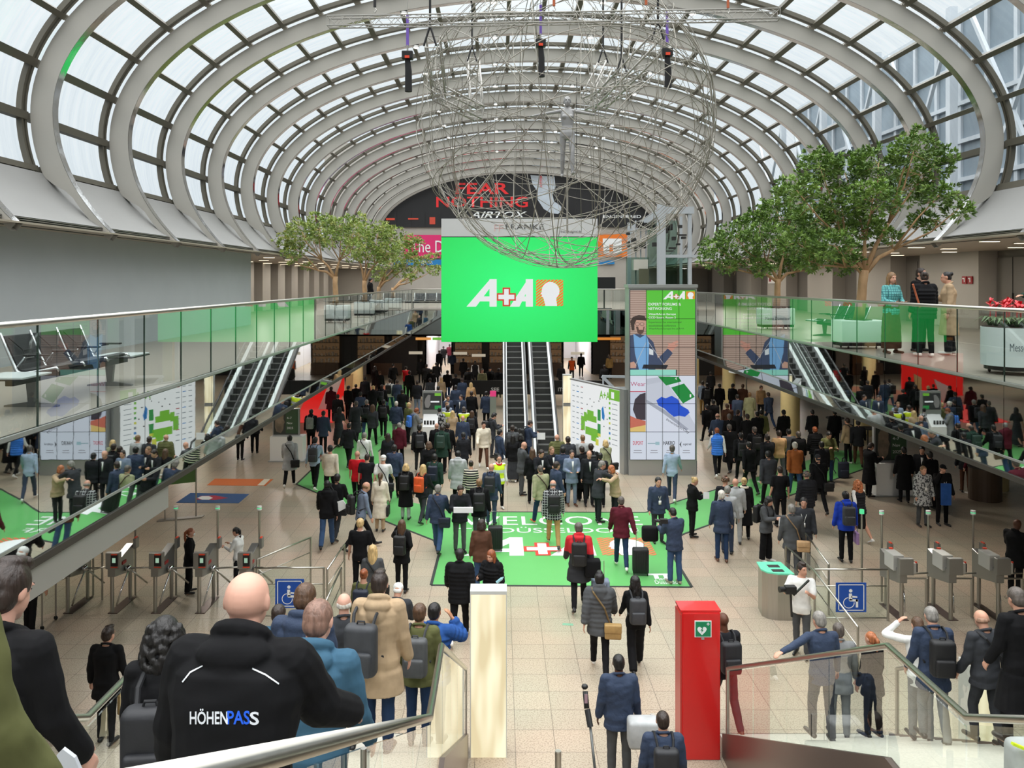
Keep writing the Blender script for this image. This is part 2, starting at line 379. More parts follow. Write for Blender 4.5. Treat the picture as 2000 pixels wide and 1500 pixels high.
# stations for purlins along the profile above the sill
def station(dist_off, step):
    pr = [p for p in off(dist_off) if p[1] > 9.2]
    L = [0]
    for a, b in zip(pr[:-1], pr[1:]): L.append(L[-1]+math.hypot(b[0]-a[0], b[1]-a[1]))
    n = round(L[-1]/step); out = []
    for i in range(n+1):
        d = L[-1]*i/n; j = max(k for k in range(len(L)) if L[k] <= d+1e-6); j = min(j, len(pr)-2)
        f_ = (d-L[j])/(L[j+1]-L[j]); out.append((pr[j][0]+(pr[j+1][0]-pr[j][0])*f_, pr[j][1]+(pr[j+1][1]-pr[j][1])*f_, j))
    return out, pr
ST, PP = station(.57, 1.12)
PANE = pane_mat('frosted_roof_glass', (.86, .89, .905), (.98, .99, .99), (.7, 5, .35))
IDX = [i for i, p in enumerate(PR) if p[1] > 9.0]
for k in range(len(RY)-1):
    y0, y1 = RY[k], RY[k+1]
    m = MB()
    for i, (dx, z, j) in enumerate(ST):
        a, b = PP[max(j-1, 0)], PP[min(j+2, len(PP)-1)]
        tx, tz = b[0]-a[0], b[1]-a[1]; l = math.hypot(tx, tz); nx, nz_ = tz/l, -tx/l
        big = (i % 6 == 0)
        w2 = .085 if (big or i in (1, len(ST)-2)) else .062
        p0 = Vector((XC+dx-nx*.13, y0+.05, z-nz_*.13))
        vs = []
        for yy in (y0+.06, y1-.05):
            for s1, s2 in ((-1, -.03), (1, -.03), (1, .12), (-1, .12)):
                vs.append((XC+dx+tx/l*w2*s1+nx*(s2-.02), yy, z+tz/l*w2*s1+nz_*(s2-.02)))
        m.add(vs, ((0,1,2,3),(7,6,5,4),(0,4,5,1),(1,5,6,2),(2,6,7,3),(3,7,4,0)))
    wd = m.build('window_%d' % (k+1), MULL); struct(wd, 'curved frosted glass roof bay between two ribs')
    ar = MB()
    for yy in (y1-.24, y1-.12):
        g0 = [off(.54)[i] for i in IDX]; g1 = [off(.655)[i] for i in IDX]; nn = len(g0); vs = []
        hw = .035
        for q in (-hw, hw):
            vs += [(XC+p[0], yy+q, p[1]) for p in g0]; vs += [(XC+p[0], yy+q, p[1]) for p in g1]
        fs = []
        for i in range(nn-1):
            fs += [(i, i+1, nn+i+1, nn+i), (2*nn+i, 3*nn+i, 3*nn+i+1, 2*nn+i+1), (i, 2*nn+i, 2*nn+i+1, i+1)]
        ar.add(vs, fs)
    ar.build('arch_frame', MULL, wd)
    g = MB(); go = [off(.66)[i] for i in IDX]; nn = len(go)
    g.add([(XC+p[0], y0, p[1]) for p in go]+[(XC+p[0], y1, p[1]) for p in go], [(i, i+1, nn+i+1, nn+i) for i in range(nn-1)])
    g.build('glass_pane', PANE, wd, fix=False)
# sill, cove and louvre, both sides
for sg, nm in ((-1, 'left'), (1, 'right')):
    cp = [(11.45, 9.26), (10.86, 9.24), (10.80, 9.16), (10.62, 8.93), (10.36, 8.66), (10.03, 8.38), (9.72, 8.17), (9.62, 8.12)]
    m = MB(); Y0, Y1 = RY[0], YEND
    vs = [(XC+sg*p[0], Y0, p[1]) for p in cp]+[(XC+sg*p[0], Y1, p[1]) for p in cp]; nn = len(cp)
    m.add(vs, [(i, i+1, nn+i+1, nn+i) for i in range(nn-1)])
    o = m.build('wall_%s_cove' % nm, PANEL, fix=False, smooth=False); smooth_by_angle(o, 50); struct(o, 'smooth grey metal cove below the glass')
    lo = MB()
    for z_ in (8.10, 8.065, 8.03, 7.995): lo.box(XC+sg*9.62-.05, XC+sg*9.62+.02 if sg < 0 else XC+sg*9.62+.05, Y0, Y1, z_-.008, z_+.008)
    lo.build('louvre', M('louvre_metal', (128, 126, 120), .5, .4), o)
    MB().box(*sorted((XC+sg*9.70, XC+sg*9.78)), Y0, Y1, 7.96, 8.14).build('louvre_back', DARK, o)
# gallery soffits under the cove
struct(MB().box(-13.2, -8.0, 28.1, YEND, 7.97, 8.02).build('ceiling', SOFF), 'gallery soffit above the recess')
struct(MB().box(-9.0, -7.95, -6, 28.1, 7.97, 8.0).build('ceiling', SOFF))
struct(MB().box(10.75, 16, -6, YEND, 7.97, 8.02).build('ceiling', SOFF), 'gallery soffit with rows of strip lights')
# outer skin above the soffits so no sky leaks
struct(MB().box(-13.4, -10.3, -6, YEND, 8.3, 8.4).build('roof', DARK)); struct(MB().box(13.1, 16.2, -6, YEND, 8.3, 8.4).build('roof', DARK))
struct(MB().box(-13.5, -13.2, -6, YEND, 3.9, 8.4).build('wall_left_outer', DARK)); struct(MB().box(16.0, 16.3, -6, YEND, 3.9, 8.4).build('wall_right_outer', DARK))
# glazed block standing outside beyond the roof glass
BLU = M('outside_curtain_wall', (140, 154, 164), .35, .3, var=.2, scale=.5)
PAL = M('outside_pale_metal', (190, 198, 204), .5)
t = MB().box(18.2, 27, -10, 50, 0, 17.5).build('exterior_building', BLU); struct(t, 'glazed building outside beyond the roof glass')
m = MB()
for i in range(34): m.box(18.1, 18.2, -10+i*1.75, -9.8+i*1.75, 8, 17.5)
for z_ in (9.5, 11, 12.5, 14, 15.5, 17.5): m.box(18.05, 18.2, -10, 50, z_-.08, z_+.08)
m.build('facade_grid', PAL, t)
m = MB()
for i in range(10):
    y_ = -6+i*6.2
    m.bar((17.3, y_, 8.6), (17.3, y_+5, 17), .14); m.bar((17.3, y_+5, 8.6), (17.3, y_, 17), .14); m.bar((17.3, y_, 8.6), (17.3, y_, 17.5), .3)
m.build('bracing', PAL, t)
# lower hall enclosure
struct(MB().box(-22, -21.7, -6, YEND, 0, 4.1).build('wall_left_lower', WOOD), 'brown wall of the lower hall')
struct(MB().box(23.7, 24, -6, YEND, 0, 4.1).build('wall_right_lower', WOOD))
struct(MB().box(-22, 24, -6.3, -6, 0, 8.1).build('wall_back', WALLG))
for (x0, x1) in ((-22, -5.6), (-3.7, 4.8), (6.9, 24)):
    struct(MB().box(x0, x1, YEND, YEND+.2, 0, 4.1).build('wall_far_lower', DARKW))
for (x0, x1) in ((-5.6, -3.7), (4.8, 6.9)):
    WC = M('corridor_white', (226, 226, 232), .5, emit=0)
    struct(MB().box(x0-.1, x0, YEND, YEND+13, 0, 4).box(x1, x1+.1, YEND, YEND+13, 0, 4).box(x0, x1, YEND+13, YEND+13.1, 0, 4).box(x0, x1, YEND, YEND+13, 4, 4.1).build('wall_corridor', WC), 'white walled corridor opening in the far wall')
# timber and taupe wall panels inside the lower hall
for i, (x0, x1, y, m_) in enumerate(((-21, -15.5, 47, WOOD), (-13.2, -11.3, 60.9, WOOD), (-11, -10, 60.8, WALLB), (-9.7, -6.2, 60.9, DARKW), (10, 16, 60.8, DARKW), (16, 23, 60.8, WOOD), (18.5, 23.5, 46, WOOD), (-20.5, -14.0, 33.5, DARKW))):
    struct(MB().box(x0, x1, y, y+.1, 0, 4.06).build('wall_far_panel', m_))
# cream columns
for i, (x, y) in enumerate(((13.25, 37.2), (13.25, 47.2), (16.6, 37.2), (16.7, 27.5), (-9.6, 37.2), (-9.6, 54.5), (13.25, 56), (-12.9, 27))):
    tag(MB().cyl((x, y, 0), .42 if y != 47.2 else .36, 4.06, 32).build('column', CREAM, smooth=False), ('round cream column %s' % ('beside the dark bar tables', 'in the crowd behind the video tower', 'deep under the gallery', 'behind the brown drum counter', 'behind the near left-hand kiosk', 'near the red stand', 'far back near the dark shops', 'deep in the lower left hall')[i]), 'column', 'cream columns')
smooth_by = [o for o in COL.objects if o.name.startswith('column')]
for o in smooth_by: smooth_by_angle(o)
# ================================================================ signs, screens, carpet
def emis(name, c, s=1.0): return M('lit_'+name, c, emit=s)
LG = emis('screen_green', (8, 226, 82), 1.0); LW = emis('white', (245, 248, 248), 1.0); LR = emis('red_orange', (226, 60, 30), .9)
LO = emis('stripe_orange', (240, 92, 24), 1.3)
PG = M('print_green', (84, 196, 92), .45, spec=.3); PW = M('print_white', (235, 238, 238), .45); PR_ = M('print_red', (214, 58, 52), .45); PO = M('print_orange', (214, 110, 70), .45)
BORDER = M('mat_edge', (38, 44, 40), .7)
def logo(org, right, up, wd, mats, parent, ht=None, eps=.004):
    """the fair's letter mark: slanted A, outlined cross, slanted A, striped square with a head"""
    mw, mr, mo, mg = mats
    right, up = Vector(right).normalized(), Vector(up).normalized(); nn = right.cross(up); s = wd/630; t_ = (ht/182) if ht else s
    def q(pts, m, lay, nm='logo_mark'):
        b = MB()
        for i, pl in enumerate(pts): b.poly([Vector(org)+right*(x*s)+up*(y*t_)+nn*(eps*lay+(i*eps*.12 if len(pts) < 8 else 0)) for x, y in pl])
        return b.build(nm, m, parent, fix=False)
    def A(dx): return [[(dx, 0), (dx+155, 182), (dx+197, 182), (dx+62, 0)], [(dx+150, 0), (dx+150, 182), (dx+197, 182), (dx+197, 0)], [(dx+70, 35), (dx+95, 68), (dx+160, 68), (dx+160, 35)]]
    q(A(0)+[[(282, 0), (400, 182), (433, 182), (345, 0)], [(386, 0), (386, 182), (433, 182), (433, 0)], [(320, 35), (345, 68), (400, 68), (400, 35)]], mw, 1)
    def cross(c, a, b): x, y = c; return [[(x-a, y-b), (x+a, y-b), (x+a, y+b), (x-a, y+b)], [(x-b, y-a), (x+b, y-a), (x+b, y+a), (x-b, y+a)]]
    q(cross((260, 64), 62, 25), mr, 2, 'logo_cross'); q(cross((260, 64), 52, 15), mw, 3, 'logo_cross')
    st = []
    x0, x1, y0, y1 = 453, 630, 4, 178
    for k in range(-9, 10):      # diagonal stripes clipped to the square
        c0 = k*19.0; pl = [(x0, y0+c0), (x0, y0+c0+12.5), (x1, y0+c0+12.5+140), (x1, y0+c0+140)]
        def clip(pl, f, g):
            out = []
            for i in range(len(pl)):
                a, b = pl[i], pl[(i+1) % len(pl)]; fa, fb = f(a), f(b)
                if fa >= 0: out.append(a)
                if fa*fb < 0: u_ = fa/(fa-fb); out.append((a[0]+(b[0]-a[0])*u_, a[1]+(b[1]-a[1])*u_))
            return out
        pl = clip(pl, lambda p: p[1]-y0, 0)
        if len(pl) > 2: pl = clip(pl, lambda p: y1-p[1], 0)
        if len(pl) > 2: st.append(pl)
    q(st, mo, 1, 'logo_stripes')
    hd = [(545+58*math.cos(a)*(1.05 if math.cos(a) > 0 else .95), 103+60*math.sin(a)) for a in [2*PI*i/28 for i in range(28)]]
    q([hd, [(515, 4), (500, 60), (488, 66), (492, 78), (482, 86), (500, 110), (590, 100), (585, 50), (590, 4)]], mg, 2, 'logo_head')
GREENF = M('carpet_green', (98, 174, 98), .42, spec=.3, var=.02, scale=2)
cp = thing('welcome_carpet', 'large green welcome carpet with white lettering and branching green walkways', 'carpet')
main_px = [(842, 1143), (1351, 1147), (1300, 1062), (1262, 1001), (880, 1000), (857, 1084)]
pathA = [(857, 1084), (848, 1056), (764, 1023), (624, 965), (579, 946), (604, 922), (690, 840), (735, 790), (765, 752), (800, 752), (800, 775), (780, 843), (739, 882), (742, 935), (800, 980), (880, 1000)]
pathB = [(1300, 1062), (1336, 1043), (1392, 1023), (1474, 993), (1560, 962), (1654, 928), (1690, 915), (1690, 880), (1636, 880), (1560, 905), (1460, 938), (1396, 957), (1328, 978), (1262, 1001)]
def fpoly(px, z0, z1, m, nm, par):
    b = MB(); pts = [FL(x, y) for x, y in px]
    for p in pts: p.z = z0
    b.prism(pts, (0, 0, z1-z0)); o = b.build(nm, m, par)
    bm = bmesh.new(); bm.from_mesh(o.data); bmesh.ops.triangulate(bm, faces=[f for f in bm.faces if len(f.verts) > 4]); bm.to_mesh(o.data); bm.free(); return o
fpoly(main_px, 0, .006, GREENF, 'carpet_panel', cp); fpoly(pathA, 0, .006, GREENF, 'carpet_walkway', cp); fpoly(pathB, 0, .006, GREENF, 'carpet_walkway', cp)
def edge_strip(px, closed=False):
    b = MB(); pts = [FL(x, y) for x, y in px]
    for a, c in zip(pts[:-1], pts[1:]):
        a = a.copy(); c = c.copy(); a.z = c.z = .005; b.bar(a, c, .07, .008)
    b.build('carpet_edge', BORDER, cp)
edge_strip([(1336, 1043), (1300, 1062), (1351, 1147), (842, 1143), (857, 1084), (848, 1056), (764, 1023), (624, 965), (579, 946), (604, 922), (690, 840), (735, 790)])
edge_strip([(800, 775), (780, 843), (739, 882)]); edge_strip([(880, 1000), (1262, 1001), (1328, 978), (1396, 957), (1460, 938)]); edge_strip([(1336, 1043), (1392, 1023), (1474, 993), (1560, 962), (1690, 915)])
def ftext(body, x0, yb, x1, yt, m, par=cp, bold=.0):
    a = FL(x0, yb); b = FL(x1, yb); t_ = FL(x0, yt); a.z = .008
    return text(body, a, (1, 0, 0), (0, 1, 0), m, par, w=b.x-a.x, h=t_.y-a.y, bold=bold)
ftext('WELCOME', 900, 1026, 1256, 1009, PW, bold=.0); ftext('TO DÜSSELDORF', 894, 1041, 1250, 1030, PW, bold=.0)
a = FL(905, 1086); b = FL(1284, 1086); c = FL(905, 1050)
logo((a.x, a.y, .007), (1, 0, 0), (0, 1, 0), b.x-a.x, (PW, PR_, PO, PW), cp, ht=(c.y-a.y), eps=.003)
ftext('Messe', 1281, 1134, 1312, 1128, PW); ftext('Düsseldorf', 1281, 1141, 1334, 1134.5, PW)
m = MB()
for pl in (((1266, 1121), (1312, 1121), (1312, 1124), (1266, 1124)), ((1276, 1124), (1285, 1124), (1288, 1131), (1279, 1131)), ((1295, 1124), (1304, 1124), (1307, 1131), (1298, 1131))):
    m.poly([FL(x, y)+Vector((0, 0, .008)) for x, y in pl])
m.build('logo_mark', PW, cp, fix=False)
# small mats on the left
t = thing('orange_floor_mat', 'orange floor mat with pale end panel near the kiosk', 'floor mat')
fpoly([(404, 948), (519, 949), (534, 936), (420, 935)], 0, .006, M('mat_orange', (196, 104, 52), .7), 'mat_field', t); fpoly([(502, 948.5), (515, 948.7), (528, 936), (516, 936)], .006, .008, M('mat_cream', (214, 206, 186), .7), 'mat_panel', t)
t = thing('blue_floor_mat', 'blue floor mat with red drop shape and white roundel', 'floor mat')
fpoly([(344, 982), (466, 983), (487, 965), (372, 963)], 0, .006, M('mat_blue', (28, 78, 132), .7), 'mat_field', t)
fpoly([(382, 976), (420, 977), (446, 973), (420, 968), (392, 969)], .006, .008, M('mat_red', (176, 32, 62), .7), 'mat_drop', t)
fpoly([(385, 973), (395, 976.5), (408, 976.5), (416, 973), (408, 969.5), (395, 969.5)], .008, .010, PW, 'mat_roundel', t)
# ---------------------------------------------------------------- hanging green LED screen
SY = 31.7
t = thing('led_screen', 'huge hanging green video screen with white logo over the escalators', 'screen')
p0, p1 = P(862, 668, SY), P(1167, 463.5, SY)
MB().box(p0.x, p1.x, SY+.02, SY+.45, p0.z, P(0, 427, SY).z).build('cabinet', BLACK, t)
gm = M('lit_screen_green', (8, 226, 82)); n_ = gm.node_tree; b_ = n_.nodes['Principled BSDF']        # the picture on the screen: green with a brighter middle
tc_ = n_.nodes.new('ShaderNodeTexCoord'); gr = n_.nodes.new('ShaderNodeTexGradient'); gr.gradient_type = 'SPHERICAL'; mp_ = n_.nodes.new('ShaderNodeMapping')
mp_.vector_type = 'TEXTURE'; mp_.inputs['Location'].default_value = (.6, SY, 6.9); mp_.inputs['Scale'].default_value = (5.0, 9, 3.6); cr_ = n_.nodes.new('ShaderNodeValToRGB')
cr_.color_ramp.elements[0].color = lin((0, 200, 70))+(1,); cr_.color_ramp.elements[1].color = lin((30, 246, 120))+(1,)
n_.links.new(tc_.outputs['Object'], mp_.inputs[0]); n_.links.new(mp_.outputs[0], gr.inputs[0]); n_.links.new(gr.outputs[0], cr_.inputs[0]); n_.links.new(cr_.outputs[0], b_.inputs['Emission Color'])
b_.inputs['Emission Strength'].default_value = 1.25
MB().box(p0.x, p1.x, SY, SY+.02, p0.z, p1.z).build('display', gm, t)
MB().box(p0.x, p1.x, SY-.01, SY+.02, P(0, 462, SY).z, P(0, 427, SY).z).build('header_panel', M('header_grey', (196, 196, 196), .5), t)
HG = M('header_letter', (70, 70, 70), .5)
a, b = P(988, 448, SY-.02), P(1062, 438, SY-.02); text('FRANKE', a, (1, 0, 0), (0, 0, 1), HG, t, w=b.x-a.x, h=b.z-a.z)
a, b = P(1095, 456, SY-.02), P(1136, 450, SY-.02); text('frankedigital.de', a, (1, 0, 0), (0, 0, 1), HG, t, w=b.x-a.x, h=b.z-a.z)
m = MB()
for (x0, x1, y0, y1) in ((966, 984, 439, 440), (966, 967, 440, 452), (975, 976, 440, 452), (966, 984, 445, 446)): a, b = P(x0, y1, SY-.02), P(x1, y0, SY-.02); m.box(a.x, b.x, SY-.02, SY-.012, a.z, b.z)
m.build('header_mark', M('header_pink', (214, 160, 156), .5), t)
a, b = P(911, 599, SY-.01), P(1100, 545, SY-.01)
logo(a, (1, 0, 0), (0, 0, 1), b.x-a.x, (LW, LR, LO, LW), t, ht=b.z-a.z)
for x_ in (p0.x+.8, p1.x-.8):
    MB().tube([(x_, SY+.2, 9.5), (x_, SY+.2, 15.0)], .012, 6).build('hanging_cable', BLACK, t)
# ---------------------------------------------------------------- banners on the end wall
BY = YEND-.08
t = thing('arch_banner', 'black arched banner with red FEAR NOTHING letters on the end wall', 'banner')
z0 = P(0, 444, BY).z; arc = [(XC+p[0]*.985, BY, ZC+(p[1]-ZC)*.985) for p in PR if p[1] > z0+.02]
arc = [a for a in arc]
m = MB(); m.prism([(arc[0][0], BY, z0)]+arc+[(arc[-1][0], BY, z0)], (0, .04, 0)); m.build('banner_sheet', M('banner_black', (26, 26, 28), .6, var=.3, scale=.4), t)
RLET = M('banner_red', (226, 44, 48), .5)
def btext(body, x0, yb, x1, yt, m, par, Y, bold=.03, shear=0):
    a, b = P(x0, yb, Y), P(x1, yt, Y); return text(body, a, (1, 0, 0), (0, 0, 1), m, par, w=b.x-a.x, h=b.z-a.z, bold=bold, shear=shear)
btext('FEAR', 890, 379, 994, 357, RLET, t, BY-.02, .07, .0); btext('NOTHING', 852, 405, 1031, 384, RLET, t, BY-.02, .07)
btext('AIRTOX', 917, 426, 1029, 413, PW, t, BY-.02, .05, .35)
btext('ENGINEERED', 1178, 426, 1252, 420, PW, t, BY-.02, .03)
sh = [(1036, 342), (1083, 345), (1085, 365), (1079, 380), (1082, 393), (1095, 402), (1098, 410), (1090, 418), (1075, 416), (1062, 408), (1050, 390), (1050, 374), (1040, 360)]
MB().poly([P(x, y, BY-.02) for x, y in sh]).build('boot_picture', M('boot_white', (186, 196, 206), .5, var=.1, scale=1.5), t, fix=False)
btext('AIRTOX', 1054, 366, 1059, 343, RLET, t, BY-.03, .02)
m = MB()
for (x0, y0, x1, y1) in ((754, 426, 771, 430), (797, 426, 817, 429), (839, 424, 850, 438)):
    a, b = P(x0, y1, BY-.02), P(x1, y0, BY-.02); m.box(a.x, b.x, BY-.02, BY-.01, a.z, b.z)
m.build('red_mark', emis('ember', (220, 70, 40), .8), t)
m = MB()
for x_ in (774, 803, 830, 861, 900, 1110, 1150, 1190, 1230): a = P(x_, 444, BY-.02); m.box(a.x, a.x+.03, BY-.012, BY, a.z, a.z+1.2)
m.build('seam', BLACK, t)
def banner(name, lab, x0, y0, x1, y1, m_):
    a, b = P(x0, y1, BY-.02), P(x1, y0, BY-.02); o = thing(name, lab, 'banner'); MB().box(a.x, b.x, BY-.06, BY-.02, a.z, b.z).build('banner_sheet', m_, o); return o
t = banner('magenta_banner', 'magenta banner reading The D behind the green screen', 790, 459, 880, 504, M('banner_magenta', (216, 44, 110), .5)); btext('The D', 802, 493, 866, 470, PW, t, BY-.1, 0)
t = banner('blue_banner', 'narrow blue banner below the magenta banner', 770, 507, 880, 518, M('banner_blue', (34, 124, 184), .5)); btext('TRADE FAIR', 805, 515, 845, 510, PW, t, BY-.1, 0)
t = banner('orange_banner', 'orange framed banner right of the green screen', 1168, 457, 1226, 502, M('banner_orange', (228, 120, 40), .5))
a, b = P(1177, 495, BY), P(1214, 466, BY); MB().box(a.x, b.x, BY-.09, BY-.07, a.z, b.z).build('banner_field', PW, t)
m = MB()
for (x0, x1) in ((1172, 1178), (1190, 1197)): a, b = P(x0, 497, BY), P(x1, 478, BY); m.box(a.x, b.x, BY-.1, BY-.09, a.z, b.z)
m.build('banner_stroke', M('banner_orange', (0, 0, 0)), t)
t = banner('blue_banner', 'small blue banner below the orange banner', 1170, 509, 1200, 516, M('banner_blue', (0, 0, 0)))
for (x0, x1, c_) in ((1110, 1158, (110, 170, 60)), (1162, 1212, (236, 150, 60)), (812, 842, (240, 170, 90)), (845, 862, (120, 200, 70))):
    a, b = P(x0, 664, 60.5), P(x1, 659, 60.5); tag(MB().box(a.x, b.x, 60.4, 60.5, a.z, b.z).build('light_strip_sign', emis('strip%d' % x0, c_, .9)), 'lit strip sign over the far doors at %s' % {1110: 'the green start right of the escalators', 1162: 'the orange end beside the video tower', 812: 'the orange start left of the screen', 845: 'the green end touching the screen edge'}[x0], 'sign', 'lit strips over the far doors')
# ---------------------------------------------------------------- video wall tower
TY = 29.4
t = thing('video_wall', 'tall video wall tower showing a speaker and a site map', 'video wall')
a, b = P(1228, 929, TY), P(1361, 562, TY)
TG = M('tower_grey', (176, 178, 178), .35, .6)
MB().box(a.x, b.x, TY, TY+.9, 0, b.z).build('casing', TG, t)
MB().box(a.x-.03, b.x+.03, TY-.05, TY+.95, b.z, b.z+.12).build('top_cap', TG, t)
MB().box(a.x+.02, b.x-.02, TY+.03, TY+.8, 0, .03).build('plinth', BLACK, t)
X0, X1 = 1231, 1358
_lay = [0]
def vp(pts, c, s=.95, nm='screen_picture', par=None, Y=TY):
    _lay[0] += 1; YY = Y-.004-_lay[0]*.0006
    return MB().poly([P(x, y, YY) for x, y in pts]).build(nm, emis('v%d_%d_%d' % c, c, s), par or t, fix=False)
def rect(x0, y0, x1, y1): return [(x0, y0), (x1, y0), (x1, y1), (x0, y1)]
vp(rect(X0, 567, X1, 734), (190, 164, 150)); 
m = MB()
for i in range(38):
    y = 569+i*4.3; m.poly([P(x, yy, TY-.0055) for x, yy in rect(X0, y, X1, y+1.2)])
m.build('slat_lines', emis('slat', (150, 122, 108), .9), t, fix=False); _lay[0] = 4
vp(rect(1262, 567, 1358, 654), (88, 204, 52))
# presenter
vp([(1231, 655), (1243, 652), (1262, 655), (1276, 668), (1285, 700), (1305, 680), (1314, 690), (1296, 712), (1280, 716), (1280, 722), (1231, 722)], (58, 72, 104))
vp([(1237, 652), (1250, 660), (1262, 653), (1268, 670), (1266, 722), (1248, 722), (1240, 690)], (120, 176, 226))
vp([(1268, 680), (1276, 684), (1276, 694), (1268, 692)], (226, 232, 236))
vp([(1238, 625), (1262, 625), (1261, 640), (1256, 650), (1248, 652), (1241, 644)], (206, 160, 140))
vp([(1242, 638), (1259, 638), (1257, 649), (1251, 654), (1245, 650)], (92, 66, 56))
vp([(1246, 637), (1257, 637), (1256, 644), (1248, 644)], (206, 160, 140))
vp([(1234, 645), (1231, 628), (1236, 619), (1248, 615), (1259, 617), (1263, 627), (1260, 626), (1243, 625), (1239, 634), (1239, 645)], (62, 44, 38))
for gx in (1245, 1254): vp([(gx+4.5*math.cos(k*PI/4), 633+3.6*math.sin(k*PI/4)) for k in range(8)], (70, 50, 46)); vp([(gx+3.7*math.cos(k*PI/4), 633+2.8*math.sin(k*PI/4)) for k in range(8)], (206, 164, 146))
vp([(1303, 680), (1306, 672), (1303, 669), (1310, 671), (1322, 665), (1326, 668), (1318, 673), (1326, 673), (1318, 680), (1312, 687)], (208, 150, 132))
vp([(1231, 708), (1238, 706), (1243, 713), (1242, 719), (1231, 719)], (206, 160, 140))
for (x0, x1) in ((1240, 1262), (1302, 1266)): vp([(x0, 714 if x0 == 1240 else 720), (x0+1, 714 if x0 == 1240 else 720), (x1+1, 668), (x1, 668)], (200, 200, 200))
vp([(1257, 712), (1305, 713), (1301, 721), (1254, 720)], (24, 26, 40))
vp(rect(X0, 722, 1320, 734), (150, 226, 208)); vp([(1320, 722), (1322, 722), (1322, 734), (1320, 734)], (30, 50, 50))
vp(rect(X0, 734, X1, 844), (226, 232, 246))
vp(rect(X0, 764, 1261, 765.5), (200, 60, 90)); vp(rect(X0, 766, 1261, 844), (206, 214, 232))
vp([(1236, 800), (1240, 780), (1250, 770), (1261, 767), (1261, 820), (1244, 820)], (58, 48, 62)); vp([(1231, 812), (1244, 818), (1261, 822), (1261, 830), (1231, 836)], (206, 110, 90)); vp([(1231, 836), (1261, 830), (1261, 844), (1231, 844)], (232, 200, 120))
vp([(1262, 740), (1310, 734), (1300, 745), (1262, 752)], (196, 202, 216)); vp([(1262, 752), (1300, 744), (1340, 800), (1358, 830), (1358, 844), (1350, 844), (1310, 812), (1262, 782)], (206, 212, 226)); vp([(1262, 780), (1300, 802), (1345, 838), (1340, 841), (1296, 808), (1262, 786)], (168, 174, 190))
vp([(1285, 735), (1325, 736), (1331, 745), (1301, 753)], (8, 140, 58)); vp([(1311, 757), (1336, 749), (1357, 775), (1334, 788)], (8, 140, 58))
vp([(1282, 782), (1292, 775), (1300, 778), (1312, 773), (1324, 780), (1330, 792), (1344, 800), (1347, 806), (1338, 814), (1326, 812), (1316, 814), (1306, 806), (1298, 798), (1286, 792)], (28, 84, 214))
vp(rect(X0, 844, X1, 898), (222, 230, 244))
def vt(body, x0, yb, x1, yt, c, bold=.0, Y=TY-.045):
    a, b = P(x0, yb, Y), P(x1, yt, Y); return text(body, a, (1, 0, 0), (0, 0, 1), emis('v%d_%d_%d' % c, c, .95), t, w=b.x-a.x, h=b.z-a.z, bold=bold)
WHT = (245, 248, 248)
vt('EXPERT FORUMS &', 1266, 597, 1330, 591.5, WHT, .03); vt('NETWORKING', 1266, 605.5, 1312, 600, WHT, .03); vt('WearRAcon Europe', 1267, 616.5, 1320, 611.5, WHT, .03); vt('CCD South, Room 2', 1267, 623, 1320, 618, WHT, .03)
vt('Experience the international', 1267, 632, 1331, 627.5, (40, 70, 40)); vt('exoskeleton conference', 1267, 638, 1320, 634, (40, 70, 40)); vt('WearRAcon Europe live at A+A', 1267, 644.5, 1336, 640, (40, 70, 40))
vt('Wear', 1231.5, 754, 1261, 746, (190, 80, 120)); vt('DUPONT', 1236, 869, 1256, 861, (206, 40, 70), .05); vt('HAKRO', 1295.5, 869, 1318, 861, (50, 50, 60), .03); vt('optrel', 1334, 871, 1350, 865, (40, 40, 60), .02); vt('4', 1318, 742, 1322, 737, WHT); vt('1', 1347, 776, 1350, 770, WHT)
o = text('Innenstadt/City', P(1300, 822, TY-.045), P(1340, 846, TY)-P(1300, 822, TY), (.5, 0, .85), emis('v60_60_70', (60, 60, 70), .9), t, w=.95, h=.12)
for (x0, x1) in ((1238, 1253), (1271, 1284), (1302, 1316), (1334, 1347)): vp(rect(x0, 879, x1, 880.5), (150, 150, 160)); vp(rect(x0-1, 883.5, x1+1, 885), (150, 150, 160))
vp(rect(1265, 865, 1280, 867), (150, 180, 190)); vp(rect(1280, 863, 1288, 869), (160, 196, 206)); vp([(1331, 862), (1327, 868), (1331, 874), (1330, 868)], (60, 60, 70))
a, b = P(1295, 584.5, TY-.04), P(1357, 569, TY-.04); logo(a, (1, 0, 0), (0, 0, 1), b.x-a.x, (LW, LR, LO, LW), t, ht=b.z-a.z, eps=.002)
m = MB()
for x_ in (X0-.5, 1262.3, 1294, 1326, X1): a, b = P(x_-.45, 898, TY-.05), P(x_+.45, 566, TY-.05); m.box(a.x, b.x, TY-.052, TY-.048, a.z, b.z)
for y_ in (566, 622.5, 678.5, 733, 788.5, 843.5, 898): a, b = P(X0, y_+.45, TY-.05), P(X1, y_-.45, TY-.05); m.box(a.x, b.x, TY-.053, TY-.047, a.z, b.z)
m.build('screen_bezels', BLACK, t)
m = MB()
for x_ in (1294, 1361): a = P(x_-.5, 0, TY); m.box(a.x, a.x+.015, TY-.01, TY, .05, P(0, 900, TY).z)
m.build('panel_joint', DARK, t)
